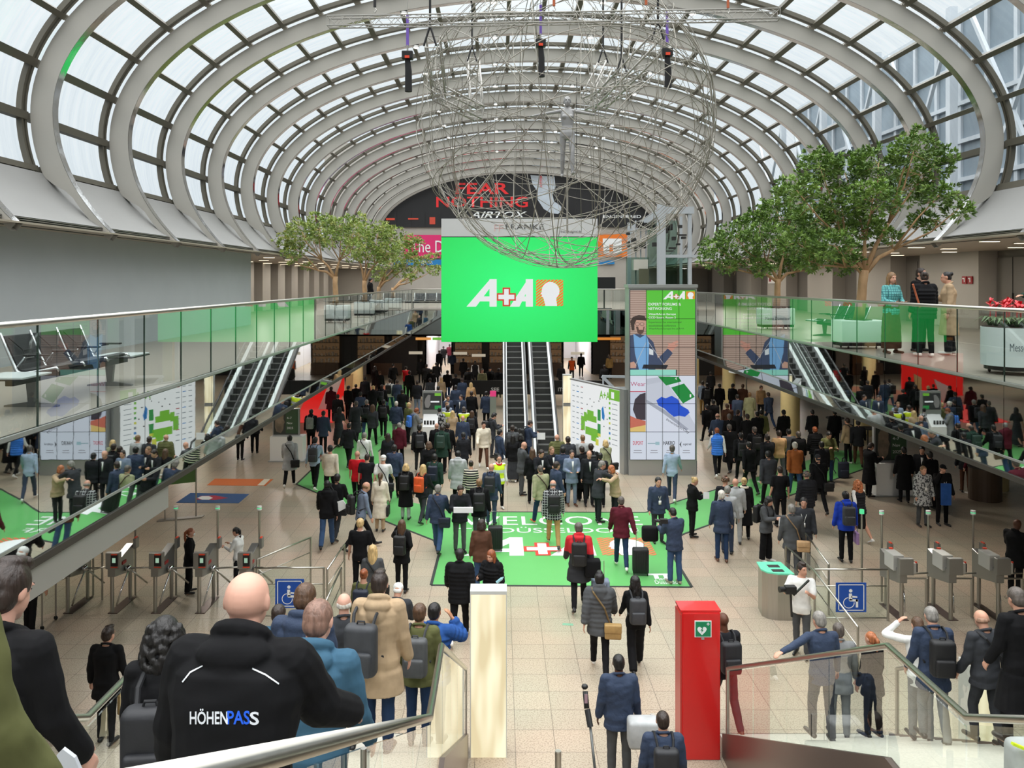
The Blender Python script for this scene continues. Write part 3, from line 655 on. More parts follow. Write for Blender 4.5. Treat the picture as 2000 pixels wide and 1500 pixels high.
# ---------------------------------------------------------------- site map board (angled) and totems
t = thing('map_board', 'angled backlit white site map board beside the video tower', 'map board')
B0 = Vector((2.9, 33.1, 0)); B1 = Vector((4.42, 29.8, 0)); br_ = (B1-B0).normalized(); bn = br_.cross(Vector((0, 0, 1))); BW = (B1-B0).length
def bp(u, v, l=0): return B0+br_*(u*BW)+Vector((0, 0, v*3.02))+bn*(.06+.002*l)
def board(pts, m_, nm='map_print', l=1, par=None): return MB().poly([bp(u, v, l) for u, v in pts]).build(nm, m_, par or t, fix=False)
MB().prism([B0+bn*.05, B1+bn*.05, B1-bn*.12, B0-bn*.12], (0, 0, 3.02)).build('lightbox', LW, t)
MB().prism([B1+bn*.06, B1+bn*.06+br_*.28, B1-bn*.14+br_*.28, B1-bn*.14], (0, 0, 3.08)).build('end_post', TG, t)
MB().prism([B0+bn*.06-Vector((.02, 0, 0)), B1+bn*.06, B1-bn*.13, B0-bn*.13], (0, 0, .05)).xf(Matrix.Translation((0, 0, 3.02))).build('top_rail', TG, t)
LGr = emis('map_green', (122, 196, 52), .9); LDG = emis('map_dark_green', (40, 150, 70), .9); LBl = emis('map_blue', (30, 130, 205), .9); LYe = emis('map_yellow', (220, 220, 80), .9); LTx = emis('map_grey', (150, 160, 165), .8)
def rr(u0, v0, u1, v1): return [(u0, v0), (u1, v0), (u1, v1), (u0, v1)]
board(rr(.80, .86, 1, .995), LGr); board(rr(.845, .88, .90, .96), LW, l=2)
text('A+A', bp(.62, .85, 1), br_, (0, 0, 1), LGr, t, w=.2*BW, h=.30, bold=.04)
for i in range(9):
    board(rr(.80, .80-.062*i, .83, .83-.062*i), (LGr, LGr, LGr, LDG, LYe, LTx, LBl, LGr, LTx)[i]); board(rr(.86, .81-.062*i, .96, .818-.062*i), LTx)
for pl, m_ in ((rr(.30, .50, .36, .62), LGr), (rr(.37, .60, .50, .66), LGr), (rr(.36, .52, .56, .60), LGr), (rr(.24, .38, .32, .56), LGr), (rr(.33, .34, .60, .44), LGr), (rr(.45, .28, .56, .36), LGr), (rr(.58, .56, .64, .70), LDG), (rr(.58, .40, .64, .52), LDG), (rr(.58, .36, .64, .40), LYe), (rr(.54, .24, .6, .32), LYe),
               ([(.66, .72), (.69, .76), (.72, .64), (.71, .58), (.67, .6)], LBl)): board(pl, m_)
for i in range(11):
    for j in range(3): board(rr(.05+.09*j, .93-.07*i, .10+.09*j, .94-.07*i), (LTx, LBl if i % 3 == 1 else LTx, emis('map_red', (190, 70, 80), .8) if i % 4 == 0 else LTx)[j])
for (u, v) in ((.42, .8), (.5, .77), (.36, .72), (.46, .71), (.6, .8), (.62, .83), (.72, .74), (.76, .6), (.7, .5), (.5, .2)): board(rr(u, v, u+.015, v+.015), DARK)
# luminous totem columns
LUM = M('lit_totem', (255, 240, 196), emit=1.0)
def lum_mat(name, s):
    m = M(name, (255, 241, 205), emit=s); n = m.node_tree; b = n.nodes['Principled BSDF']
    t_ = n.nodes.new('ShaderNodeTexCoord'); mp = n.nodes.new('ShaderNodeMapping'); mp.inputs['Scale'].default_value = (5, 1, .8); mp.inputs['Location'].default_value = (.3, 0, .2)
    z = n.nodes.new('ShaderNodeTexNoise'); z.inputs['Scale'].default_value = 1; z.inputs['Detail'].default_value = 1
    r = n.nodes.new('ShaderNodeValToRGB'); r.color_ramp.elements[0].position = .38; r.color_ramp.elements[0].color = lin((222, 206, 164))+(1,); r.color_ramp.elements[1].position = .6; r.color_ramp.elements[1].color = lin((255, 244, 208))+(1,)
    n.links.new(t_.outputs['Object'], mp.inputs[0]); n.links.new(mp.outputs[0], z.inputs['Vector']); n.links.new(z.outputs[0], r.inputs[0]); n.links.new(r.outputs[0], b.inputs['Emission Color']); return m
LUM2 = lum_mat('lit_diffuser_uneven', 1.32)
def totem(x0, x1, y, d, z1, lab):
    t = thing('light_column', lab, 'light column', ((x0+x1)/2, y, 0)); w2 = (x1-x0)/2
    MB().box(-w2+.01, w2-.01, 0, d, .0, z1).build('diffuser', LUM2, t)
    MB().box(-w2, w2, -.012, d+.012, z1, z1+.05).box(-w2, -w2+.012, -.01, d+.01, 0, z1).box(w2-.012, w2, -.01, d+.01, 0, z1).build('frame', M('frame_pale', (206, 208, 204), .4, .2), t)
    return t
totem(-.444, .098, 11.97, .28, 2.40, 'tall glowing cream light column standing between the stairs')
totem(6.90, 7.26, 11.97, .28, 1.30, 'cream light column behind the glass of the stairs by the turnstiles')
t = totem(2.66, 3.04, 34.6, .2, 3.0, 'slim lit totem with grey field left of the map board')
MB().box(-.17, .17, -.02, 0, 1.7, 1.85).build('label_field', M('field_grey', (150, 150, 146), .5), t)
t = totem(-13.4, -12.9, 36.0, .2, 3.0, 'lit stand-in for the mirrored totem near the reflected map')  # added lit box in place of the mirror image of the map totem
t = thing('pink_top_totem', 'slim grey information totem with a pink top by the escalators', 'totem'); a, b = P(957, 850, 38), P(969, 764, 38)
MB().box(a.x, b.x, 38, 38.15, 0, b.z-.25).build('body', M('totem_grey', (150, 160, 150), .4), t); MB().box(a.x, b.x, 37.99, 38.16, b.z-.25, b.z).build('top', emis('pink', (238, 60, 130), .9), t)
# A+A information desk with small screen
t = thing('information_desk', 'white information desk stele with black A+A face screen', 'kiosk', (0, 0, 0))
DY = 33.8
a, b = P(825, 805, DY), P(863, 765, DY)
MB().box(a.x, b.x, DY, DY+.2, a.z-.15, b.z+.02).build('screen_housing', TG, t)
vv = [0]
def dq(x0, y0, x1, y1, m_, Y=DY, nm='screen_picture', par=None):
    a, b = P(x0, y1, Y), P(x1, y0, Y); vv[0] += 1; return MB().box(a.x, b.x, Y-.012-.0008*vv[0], Y-.01, a.z, b.z).build(nm, m_, par or t)
dq(827, 768, 861, 800, emis('charcoal', (44, 46, 46), .7)); dq(849, 768, 861, 773, LGr); dq(849, 792, 861, 799, LDG); dq(841, 783, 858, 786, LW)
MB().poly([P(x, y, DY-.05) for x, y in ((831, 778), (836, 771), (841, 772), (840, 784), (841, 790), (837, 797), (831, 796), (829, 786))]).build('face_picture', emis('face_grey', (140, 138, 134), .7), t, fix=False)
a, b = P(826, 866, DY-.3), P(848, 812, DY-.3)
MB().box(a.x, b.x+.15, DY-.5, DY+.1, 0, 1.05).build('desk_body', WHITE, t)
MB().add([(a.x, DY-.5, 1.05), (b.x+.15, DY-.5, 1.05), (b.x+.15, DY, 1.5), (a.x, DY, 1.5), (a.x, DY, 1.05), (b.x+.15, DY, 1.05)], ((0,1,2,3), (0,3,4), (1,5,2), (3,2,5,4), (0,4,5,1))).build('sloping_top', WHITE, t)
m = MB()
for k in range(4): m.box(a.x+.05+.12*k, a.x+.13+.12*k, DY-.42, DY-.40, 1.14, 1.3)
m.build('leaflets', DARK, t)
# white poster kiosks
def poster_kiosk(x0, x1, yb, yt, Y, lab, flip=False, ph=(0, 0)):
    t = thing('poster_kiosk', lab, 'kiosk'); a, b = P(x0, yb, Y), P(x1, yt, Y); w_ = b.x-a.x; hh = b.z
    MB().box(a.x, b.x+w_*.15, Y, Y+.6, 0, hh*.48).build('cabinet', WHITE, t)
    MB().box(a.x-.06, b.x+w_*.15+.06, Y-.06, Y+.66, 0, .04).build('plinth', TG, t)
    MB().box(a.x+w_*.03, b.x-w_*.03, Y+.25, Y+.4, hh*.48, hh).build('poster_frame', TG, t)
    px0, px1 = a.x+w_*.07, b.x-w_*.07; z0, z1 = hh*.50, hh*.985
    CH = M('poster_charcoal', (54, 58, 54), .4); PGD = M('poster_green', (58, 84, 58), .4)
    MB().box(px0, px1, Y+.235, Y+.25, z0, z1).build('poster', CH, t)
    MB().box((px0+px1)/2, px1, Y+.225, Y+.235, z0+.05, z1-.02).build('poster_panel', PGD, t)
    face = [(.06, .3), (.12, .12), (.3, .06), (.4, .2), (.42, .4), (.46, .5), (.41, .62), (.42, .8), (.34, .92), (.18, .95), (.08, .8)]
    MB().poly([(px0+(px1-px0)*u, Y+.228, z0+(z1-z0)*v) for u, v in face]).build('face_picture', M('poster_face', (126, 112, 96), .5, var=.35, scale=4), t, fix=False)
    for i, s_ in enumerate(('4–7', 'Nov', '2025')): text(s_, (px0+(px1-px0)*.55, Y+.222, z0+(z1-z0)*(.62-.2*i)), (1, 0, 0), (0, 0, 1), PW, t, h=(z1-z0)*.09)
    MB().cyl((a.x+w_*.55, Y-.03, .55), .015, .03, 8).build('lock_knob', BLACK, t)
    return t
poster_kiosk(527, 583, 900, 800, 31.6, 'white kiosk with dark date poster near the escalator reflection')
poster_kiosk(1712, 1782, 968, 835, 26.5, 'white kiosk with dark date poster behind the two big men')
# freestanding green sign on two posts, left
t = thing('post_sign', 'green sign panel hanging between two slim steel posts', 'sign')
a = FL(322, 1018); b = FL(383, 1010)
MB().cyl((a.x, a.y, 0), .022, 2.9, 10).build('post', STEEL, t); MB().cyl((b.x, b.y, 0), .022, 2.7, 10).build('post', STEEL, t)
d_ = Vector((b.x-a.x, b.y-a.y, 0)); q = [Vector((a.x, a.y, 1.05)), Vector((b.x, b.y, 1.05)), Vector((b.x, b.y, 1.95)), Vector((a.x, a.y, 1.95))]
MB().prism(q, (0, .03, 0)).build('sign_panel', M('sign_green', (70, 104, 50), .5), t)
MB().prism([a+Vector((-.2, -.1, 0)), b+Vector((.2, -.1, 0)), b+Vector((.2, .15, 0)), a+Vector((-.2, .15, 0))], (0, 0, .03)).build('foot_plate', STEEL, t)
# red stand at the far left, dark text band behind the escalators
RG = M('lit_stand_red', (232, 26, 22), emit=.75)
t = thing('red_stand', 'bright red lit exhibition stand with slanted white panel at far left', 'stand')
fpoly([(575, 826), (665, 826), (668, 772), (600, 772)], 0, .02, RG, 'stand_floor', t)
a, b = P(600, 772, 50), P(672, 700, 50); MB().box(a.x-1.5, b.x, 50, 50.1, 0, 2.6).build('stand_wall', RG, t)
MB().prism([P(x, y, 44.5) for x, y in ((612, 822), (637, 822), (668, 740), (640, 755))], (0, .08, 0)).build('slanted_panel', WHITE, t)
a, b = P(665, 822, 45.5), P(668, 740, 45.5)
MB().prism([P(x, y, 46) for x, y in ((672, 810), (684, 810), (690, 730), (676, 738))], (0, .06, 0)).build('striped_panel', M('stand_tan', (186, 160, 112), .6), t)
t = tag(MB().box(-2.2, 6.2, 46.5, 46.6, .55, 1.35).build('dark_text_band', M('band_black', (16, 16, 18), .5)), 'dark counter band with white capital letters behind the escalators', 'counter')
for (s_, x0, x1) in (('SEE', 959, 975), ('ITSIDE', 1090, 1116)): a, b = P(x0, 764.5, 46.45), P(x1, 757, 46.45); text(s_, a, (1, 0, 0), (0, 0, 1), PW, t, w=b.x-a.x, h=b.z-a.z, bold=.02)
# far shop fronts: shelves and small white signs over doors
for i, (x, y, lab) in enumerate(((812, 689, 'left of the white corridor'), (899, 690, 'right of the white corridor'), (935, 694, 'left of the escalators'), (1128, 690, 'right of the escalators'))):
    a = P(x, y, 60.0); tag(MB().box(a.x-.5, a.x+.5, 59.9, 60, a.z-.1, a.z+.1).build('door_sign', M('lit_door_sign', (240, 226, 200), emit=.6)), 'small pale sign over the dark far doors '+lab, 'sign', 'pale signs over the far doors')
# red light reflected in the floor near the kiosk, painted as a salmon patch
o = fpoly([(560, 890), (612, 905), (690, 838), (735, 788), (760, 752), (660, 760), (585, 826)], 0, .003, M('floor_red_reflection', (176, 118, 96), .35, var=.06, scale=3), 'red_light_on_floor', None); tag(o, 'red light painted on the floor along the green walkway', 'floor mat')

t = tag(fpoly([(1098, 1221), (1120, 1222), (1119, 1218), (1099, 1217)], 0, .002, M('sticker_green', (120, 170, 140), .5), 'floor_sticker', None), 'small faded green sticker on the floor tiles at centre', 'sticker')

# warm lit shop windows along the far lower wall
rs = random.Random(8)
for i, (x, lab) in enumerate(((-12.5, 'beyond the red stand'), (-8.4, 'left of the white corridor'), (-2.4, 'right of the white corridor'), (.2, 'just left of the escalators'), (3.6, 'just right of the escalators'), (9.3, 'hidden partly by the video tower'), (13.0, 'behind the cream columns'))):
    t = thing('shop_window', 'warm lit shop window in the far lower wall, '+lab, 'shop window', (x, YEND-.75, 0), 0, 'warm shop windows')
    MB().box(-1.0, 1.0, .5, .55, .9, 2.9).build('back_panel', M('lit_shop_warm', (122, 92, 62), emit=.55), t); MB().box(-1.05, 1.05, 0, .6, .0, .9).build('counter', M('shop_counter', (92, 70, 52), .5), t)
    m = MB()
    for z in (1.4, 1.9, 2.4): m.box(-1, 1, .2, .5, z, z+.03)
    m.build('shelf_boards', DARK, t)
    m = MB()
    for z in (.93, 1.43, 1.93, 2.43):
        for k in range(7): x_ = -.9+.27*k; m.box(x_, x_+rs.uniform(.08, .18), .25, .4, z, z+rs.uniform(.12, .34))
    o = m.build('displayed_goods', M('goods_mixed', (190, 176, 160), .6, var=.5, scale=5), t); o['kind'] = 'stuff'
# ================================================================ escalators
def escalator(x0, x1, lab):
    t = thing('escalator', lab, 'escalator', ((x0+x1)/2, 31.6, 0), 0, 'centre escalators'); w2 = (x1-x0)/2
    A = math.tan(math.radians(30)); top = 5.5; L_ = top/A
    m = MB(); st = .4; ns = int(L_/st)+1
    for i in range(ns):
        y = .6+i*st; z = i*st*A
        if z > top-.1: break
        m.add([(-w2, y, z), (w2, y, z), (w2, y, z+st*A), (-w2, y, z+st*A), (w2, y+st, z+st*A), (-w2, y+st, z+st*A)], ((0,1,2,3), (3,2,4,5)))
    m.build('steps', M('escalator_step', (78, 78, 76), .5, .4, bump=.3, scale=40, stretch=(1, .02, .02)), t, fix=False)
    n = MB()
    for i in range(ns):
        z = i*st*A
        if z > top-.1: break
        n.box(-w2, w2, .6+i*st-.01, .6+i*st+.02, z+st*A-.015, z+st*A+.004)
    n.build('step_edges', M('step_edge', (150, 150, 146), .4, .5), t)
    MB().box(-w2, w2, -.9, .6, 0, .01).build('comb_plate', STEEL, t)
    for s in (-1, 1):
        xa, xb = (w2, w2+.16) if s > 0 else (-w2-.16, -w2)
        MB().prism([(xa, -.3, 0), (xa, .6, 0), (xa, .6+L_, top), (xa, L_+1.5, top), (xa, L_+1.5, top+.28), (xa, .6+L_-.1, top+.28), (xa, .4, .28), (xa, -.3, .22)], (xb-xa, 0, 0)).build('skirt', M('escalator_pale', (206, 208, 208), .35, .3), t)
        xm = (xa+xb)/2
        MB().prism([(xm-.006, -.2, .25), (xm-.006, .6, .28), (xm-.006, .6+L_, top+.28), (xm-.006, L_+1.4, top+.28), (xm-.006, L_+1.4, top+.9), (xm-.006, .6+L_, top+.9), (xm-.006, .5, .9), (xm-.006, -.3, .82)], (.012, 0, 0)).build('side_glass', GLS, t)
        MB().tube([(xm, -.35, .3), (xm, -.55, .55), (xm, -.4, .85), (xm, .45, .95), (xm, .6+L_, top+.93), (xm, L_+1.5, top+.93)], .04, 10).build('handrail', BLACK, t, smooth=True)
    MB().prism([(-w2-.18, .7, -.0), (-w2-.18, .6+L_, top-.35), (-w2-.18, L_+1.5, top-.35), (-w2-.18, L_+1.5, top-.05), (-w2-.18, .6+L_, top-.05), (-w2-.18, .6, 0)], (2*w2+.36, 0, 0)).build('truss_casing', M('escalator_casing', (120, 122, 122), .4, .5), t)
    return t
escalator(.30, 1.00, 'escalator descending on the left behind the green screen'); escalator(1.50, 2.20, 'escalator descending on the right behind the green screen')
struct(MB().box(-.3, 2.9, 42.5, GE, 5.25, 5.5).build('floor', GALF), 'escalator landing')
# ================================================================ flights of stairs toward the viewer
ZR0 = lambda y: 5.88-.515*y
def stair_z(y):
    if y < 5.75: return ZR0(y)
    if y < 6.93: return 2.92
    return max(0, 2.92-.515*(y-6.93))
STEPM = M('stair_stone', (186, 182, 170), .4, var=.06, scale=30)
NOSE = M('stair_nosing', (206, 204, 196), .4)
GL2 = glass('stair_glass', (.95, .98, .96), 1.9)
def stairs(x0, x1, lab):
    s_ = MB()
    def flight(ya, za, yb, zb):
        n = max(2, round((za-zb)/.165)); dy = (yb-ya)/n; dz = (za-zb)/n
        for i in range(n):
            y = ya+i*dy; z = za-(i+0)*dz-dz
            s_.box(x0, x1, y, y+dy+.02, z-.28, z)
    flight(.74, 5.5, 5.75, 2.92); s_.box(x0, x1, 5.75, 6.93, 2.62, 2.92); flight(6.93, 2.92, 12.6, 0)
    o = s_.build('staircase', STEPM); tag(o, lab, 'staircase', 'twin staircases')
    return o
stairs(-2.9, -.52, 'stone staircase crowded with people coming down at lower left'); stairs(3.32, 5.72, 'stone staircase behind glass guard at lower right')
STRM = M('stringer_metal', (112, 98, 92), .3, .7)
def guard(x, lab, y_in=.9, joints=None, sg=1):
    g = thing('stair_guard', lab, 'balustrade', (x, 0, 0), 0, 'glass stair guards')
    pts = [(0, y_in, 6.88-.515*y_in), (0, 5.75, 3.92), (0, 6.93, 3.90), (0, 11.8, 1.39)]
    MB().tube(pts, .027, 14).build('handrail', RAIL, g, smooth=True)
    js = joints or [1.0, 2.2, 3.4, 4.6, 5.75, 6.93, 8.15, 9.37, 10.6, 11.8]
    zt = lambda y: (6.88-.515*y if y < 5.75 else 3.90 if y < 6.93 else 7.47-.515*y)-.05
    for a, b in zip(js[:-1], js[1:]):
        a2, b2 = a+.012, b-.012
        MB().prism([(-.007, a2, stair_z(a2)-.08), (-.007, b2, stair_z(b2)-.08), (-.007, b2, zt(b2-.001)), (-.007, a2, zt(a2+.001))], (.014, 0, 0)).build('glass_pane', GL2, g)
    MB().prism([(-.03, .74, 5.50), (-.03, 5.75, 2.95), (-.03, 6.93, 2.95), (-.03, 12.0, .34), (-.03, 12.0, 0), (-.03, 11.0, 0), (-.03, 6.8, 2.2), (-.03, 5.75, 2.2), (-.03, .74, 4.8)], (.06, 0, 0)).build('stringer', STRM, g)
    MB().box(-.02, .02, 11.79, 11.84, .2, 1.39).build('end_post', STEEL, g)
    return g
guard(-.50, 'glass guard and steel rail nearest the glowing column'); guard(3.30, 'glass guard and steel rail in front of the lower right queue')
guard(-2.92, 'steel rail beside the person with long curly black hair', .9); guard(5.76, 'far glass guard of the lower right staircase')
tag(MB().tube([(-.46, 2.74, 4.5), (-.46, 2.74, 5.43)], .0105, 12).build('steel_baluster', STEEL), 'short round steel post rising in front of the glass at lower left', 'post')
a = FL(1090, 1468, .9)
t = thing('bollard', 'short round steel bollard on the floor at bottom centre', 'bollard', (a.x, a.y, 0)); MB().cyl((0, 0, 0), .042, .9, 20).build('shaft', STEEL, t, smooth=False); MB().cyl((0, 0, .9), .038, .012, 20).build('cap', RAIL, t)
# ================================================================ red defibrillator column
t = thing('defibrillator_column', 'tall bright red defibrillator column with green heart sign', 'defibrillator column', (2.94, 11.9, 0))
REDC = M('defib_red', (206, 24, 26), .22, coat=.4)
MB().box(-.28, .28, 0, .38, 0, 2.16).build('body', REDC, t, bevel=.02)
MB().box(-.305, -.28, .02, .36, .03, 2.12).build('side_fin', M('defib_side', (186, 60, 54), .3), t)
MB().box(-.30, .29, .01, .37, 2.16, 2.19).build('lid', REDC, t)
z1, z0_ = 7-(1212-550)*11.9/F, 7-(1244-550)*11.9/F
GS = M('aid_green', (22, 128, 84), .4)
MB().box(-.10, .145, -.012, 0, z0_, z1).build('heart_sign', PW, t); MB().box(-.088, .133, -.016, -.012, z0_+.012, z1-.012).build('sign_field', GS, t)
hc = [(0, -.075), (-.055, -.02), (-.07, .012), (-.058, .04), (-.03, .048), (0, .025), (.03, .048), (.058, .04), (.07, .012), (.055, -.02)]
MB().poly([(x+.005, -.018, (z0_+z1)/2-.012+z) for x, z in hc]).build('heart', PW, t, fix=False)
MB().poly([(x+.005, -.02, (z0_+z1)/2-.012+z) for x, z in ((.005, .032), (-.022, -.008), (-.002, -.006), (-.012, -.042), (.024, .004), (.004, .004), (.016, .032))]).build('bolt', GS, t, fix=False)
zc = z1-.045; MB().box(.075, .115, -.019, -.016, zc-.007, zc+.007).box(.088, .102, -.019, -.016, zc-.02, zc+.02).build('small_cross', PW, t)
MB().box(.0, .04, -.014, 0, z0_-.035, z0_-.008).build('seal', TG, t)
# ================================================================ turnstiles
TSM = M('turnstile_grey', (150, 150, 146), .35, .7); TSD = M('turnstile_plate', (196, 196, 190), .4, .2); ORG = M('turnstile_orange', (232, 74, 40), .45)
def post(m, x, y, h, r=.033): m.cyl((x, y, 0), r, h, 14)
def turnstile(lab, loc, front=True, lamp=True, grp='turnstiles'):
    t = thing('turnstile', lab, 'turnstile', loc, 0, grp)
    for (x, y) in ((0, 0), (.04, .75)):
        MB().cyl((x, y, 0), .04, .78, 14).build('post', STEEL, t)
    MB().box(-.07, .13, -.05, .85, .0, .015).build('base_plate', STRM, t)
    MB().add([(-.07, -.06, .78), (.09, -.06, .78), (.09, .82, .62), (-.07, .82, .62), (-.07, -.06, 1.02), (.09, -.06, 1.02), (.09, .82, 1.22), (-.07, .82, 1.22)], ((0,3,2,1),(4,5,6,7),(0,1,5,4),(1,2,6,5),(2,3,7,6),(3,0,4,7))).build('housing', TSM, t, bevel=.01)
    hy = -.10 if front else .5
    MB().box(-.09, .20, -.11, .0, .96, 1.30).build('reader_head', TSM, t, bevel=.01)
    if front:
        MB().box(.03, .17, -.125, -.11, 1.03, 1.27).build('reader_screen', BLACK, t)
        MB().box(.06, .13, -.128, -.125, 1.10, 1.20).build('screen_symbols', emis('symbol', (190, 230, 200), .7), t)
        MB().box(.04, .16, -.13, -.11, 1.26, 1.285).build('orange_trim', ORG, t); MB().box(.03, .17, -.14, -.11, 1.0, 1.015).build('orange_trim', ORG, t)
        MB().box(.09, .11, .25, .42, .93, .99).build('red_label', M('label_red', (160, 40, 40), .5), t)
    else:
        MB().box(-.12, .10, .1, .5, .98, 1.30).build('back_cover', TSD, t, bevel=.01); MB().box(.20, .32, .02, .30, .95, 1.16).build('side_reader', TSD, t)
        MB().box(.33, .345, .02, .26, .98, 1.16).build('reader_screen', BLACK, t)
        MB().box(.0, .07, .5, .56, 1.30, 1.325).build('orange_trim', ORG, t); MB().box(.32, .35, .05, .09, 1.16, 1.185).build('orange_trim', ORG, t)
    MB().box(.12, .18, .72, .88, 1.12, 1.34).build('rear_reader', TSM, t); MB().box(.13, .17, .74, .84, 1.34, 1.36).build('orange_trim', ORG, t)
    s = 1
    MB().ell((.15, .42, .80), (.07, .09, .07)).build('hub', CHROME, t, smooth=True)
    MB().tube([(.18, .42, .80), (.80, .48, .80)], .018, 10).build('arm', RAIL, t, smooth=True)
    MB().tube([(.17, .40, .77), (.13, .15, .45), (.08, .02, .14)], .018, 10).build('arm', CHROME, t, smooth=True)
    MB().tube([(.18, .44, .77), (.42, .74, .36)], .018, 10).build('arm', RAIL, t, smooth=True)
    if lamp:
        MB().cyl((.05, .98, 0), .022, 1.9, 10).build('signal_pole', STEEL, t)
        MB().cyl((.05, .98, 1.9), .05, .035, 14).cyl((.05, .98, 1.955), .05, .035, 14).build('signal_cap', WHITE, t); MB().cyl((.05, .98, 1.935), .051, .02, 14).build('signal_light', emis('signal_green', (90, 240, 160), 1.0), t)
    return t
for i, x in enumerate((-9.14, -8.20, -7.29, -6.36, -5.43)):
    turnstile(('turnstile beside the trolley at the far left end', 'second turnstile along from the trolley', 'middle turnstile between the trolley and the masked person', 'turnstile in front of the person wearing a white mask', 'turnstile beside the person in white blouse')[i], (x, 17.2, 0))
for i, x in enumerate((8.30, 9.32, 10.30)):
    turnstile(('turnstile next to the wheelchair gate at lower right', 'middle turnstile of the three at lower right', 'turnstile beside the bald person in black suit')[i], (x, 16.84, 0), front=False)
t = thing('signal_post', 'slim extra signal pole standing beside the wheelchair gate', 'signal post', (7.95, 17.9, 0)); MB().cyl((0, 0, 0), .022, 1.9, 10).build('signal_pole', STEEL, t); MB().cyl((0, 0, 1.9), .05, .09, 14).build('signal_light', emis('signal_green', (0, 0, 0)), t)
for i, (x, y) in enumerate(((8.9, 17.0), (9.85, 17.0), (10.9, 17.0))):
    t = thing('barrier_post', 'low steel barrier rail %s' % ('left of the middle turnstile', 'right of the middle turnstile', 'at the edge behind the black coat')[i], 'barrier', (x, y, 0), 0, 'low barrier rails'); MB().cyl((0, 0, 0), .03, .8, 12).build('post', STEEL, t)
    MB().tube([(-.5, 0, .8), (.0, 0, .8)], .018, 10).build('rail', RAIL, t)
# gates with the wheelchair sign
BLUES = M('sign_blue', (14, 76, 168), .4)
GL3 = glass('barrier_glass', (.94, .97, .95), 1.35)
def gate(x0, x1, y, sx0, sx1, lab):
    t = thing('wheelchair_gate', lab, 'gate'); h = 1.06
    m = MB(); 
    for x in (x0, x1): MB().cyl((x, y, 0), .025, h, 12).build('post', STEEL, t)
    MB().tube([(x0, y, h), (x1, y, h)], .02, 10).build('top_rail', RAIL, t, smooth=True); MB().tube([(x0, y, .72), (x1, y, .72)], .012, 8).build('middle_rail', RAIL, t, smooth=True); MB().tube([(x0, y, .06), (x1, y, .06)], .012, 8).build('bottom_rail', RAIL, t, smooth=True)
    MB().box(x0+.03, x1-.03, y-.006, y+.006, .07, .71).build('glass_pane', GL3, t)
    za, zb = 7-(1186-550)*y/F, 7-(1130-550)*y/F
    if x0 > 0: za, zb = 7-(1194-550)*y/F, 7-(1137-550)*y/F
    w = sx1-sx0; MB().box(sx0, sx1, y-.04, y-.02, za, zb).build('sign_plate', BLUES, t)
    def S(u, v): return (sx0+w*u, y-.043, za+(zb-za)*v)
    m = MB()
    for (u0, u1, v0, v1) in ((.07, .93, .92, .95), (.07, .93, .05, .08), (.07, .10, .05, .95), (.90, .93, .05, .95)): m.poly([S(u0, v0), S(u1, v0), S(u1, v1), S(u0, v1)])
    m.build('sign_frame', PW, t, fix=False)
    m = MB(); m.poly([S(.48+.06*math.cos(k*PI/6), .73+.06*math.sin(k*PI/6)) for k in range(12)])
    for pl in (((.42, .64), (.52, .64), (.54, .40), (.42, .40)), ((.50, .56), (.70, .54), (.70, .49), (.50, .50)), ((.44, .45), (.72, .44), (.72, .36), (.44, .37)), ((.65, .44), (.73, .44), (.73, .16), (.65, .16))): m.poly([S(*q) for q in pl])
    for k in range(20):
        a, b = math.radians(95+k*13.5), math.radians(95+(k+1)*13.5); m.poly([S(.42+r*math.cos(c), .32+r*math.sin(c)) for r, c in ((.19, a), (.19, b), (.165, b), (.165, a))])
    m.build('wheelchair_symbol', PW, t, fix=False)
gate(-5.10, -3.66, 16.9, (538-VX)*16.88/F, (594-VX)*16.88/F, 'glass gate with blue wheelchair sign behind the bald man')
gate(6.49, 8.00, 16.8, (1633-VX)*16.76/F, (1692-VX)*16.76/F, 'glass gate with large blue wheelchair sign near the cameraman')
def barrier(pts, lab, h=1.06, grp='slim steel barriers'):
    t = thing('steel_barrier', lab, 'barrier', (0, 0, 0), 0, grp)
    MB().tube([(x, y, h) for x, y in pts], .02, 10).build('top_rail', RAIL, t, smooth=True)
    for (x, y) in pts: MB().cyl((x, y, 0), .022, h, 10).build('post', STEEL, t)
    for a, b in zip(pts[:-1], pts[1:]):
        MB().bar((a[0], a[1], .4), (b[0], b[1], .4), .01, .62).build('glass_pane', GL3, t); MB().tube([(a[0], a[1], .72), (b[0], b[1], .72)], .010, 8).build('middle_rail', RAIL, t, smooth=True)
barrier([(-3.57, 16.8), (-3.52, 18.4)], 'short barrier running back from the wheelchair gate hinge'); barrier([(-3.30, 16.9), (-3.22, 14.6)], 'short barrier running toward the queue beside the glass gate')
barrier([(-5.2, 17.4), (-4.4, 18.9)], 'slanted barrier behind the wheelchair gate at lower left')
barrier([(6.42, 18.3), (6.45, 16.7), (6.15, 14.0)], 'long barrier rail beside the cameraman'); barrier([(6.9, 17.1), (7.2, 19.2)], 'glass barrier behind the large wheelchair sign')
barrier([(-9.9, 16.2), (-8.75, 17.9)], 'barrier rail crossing beside the trolley')
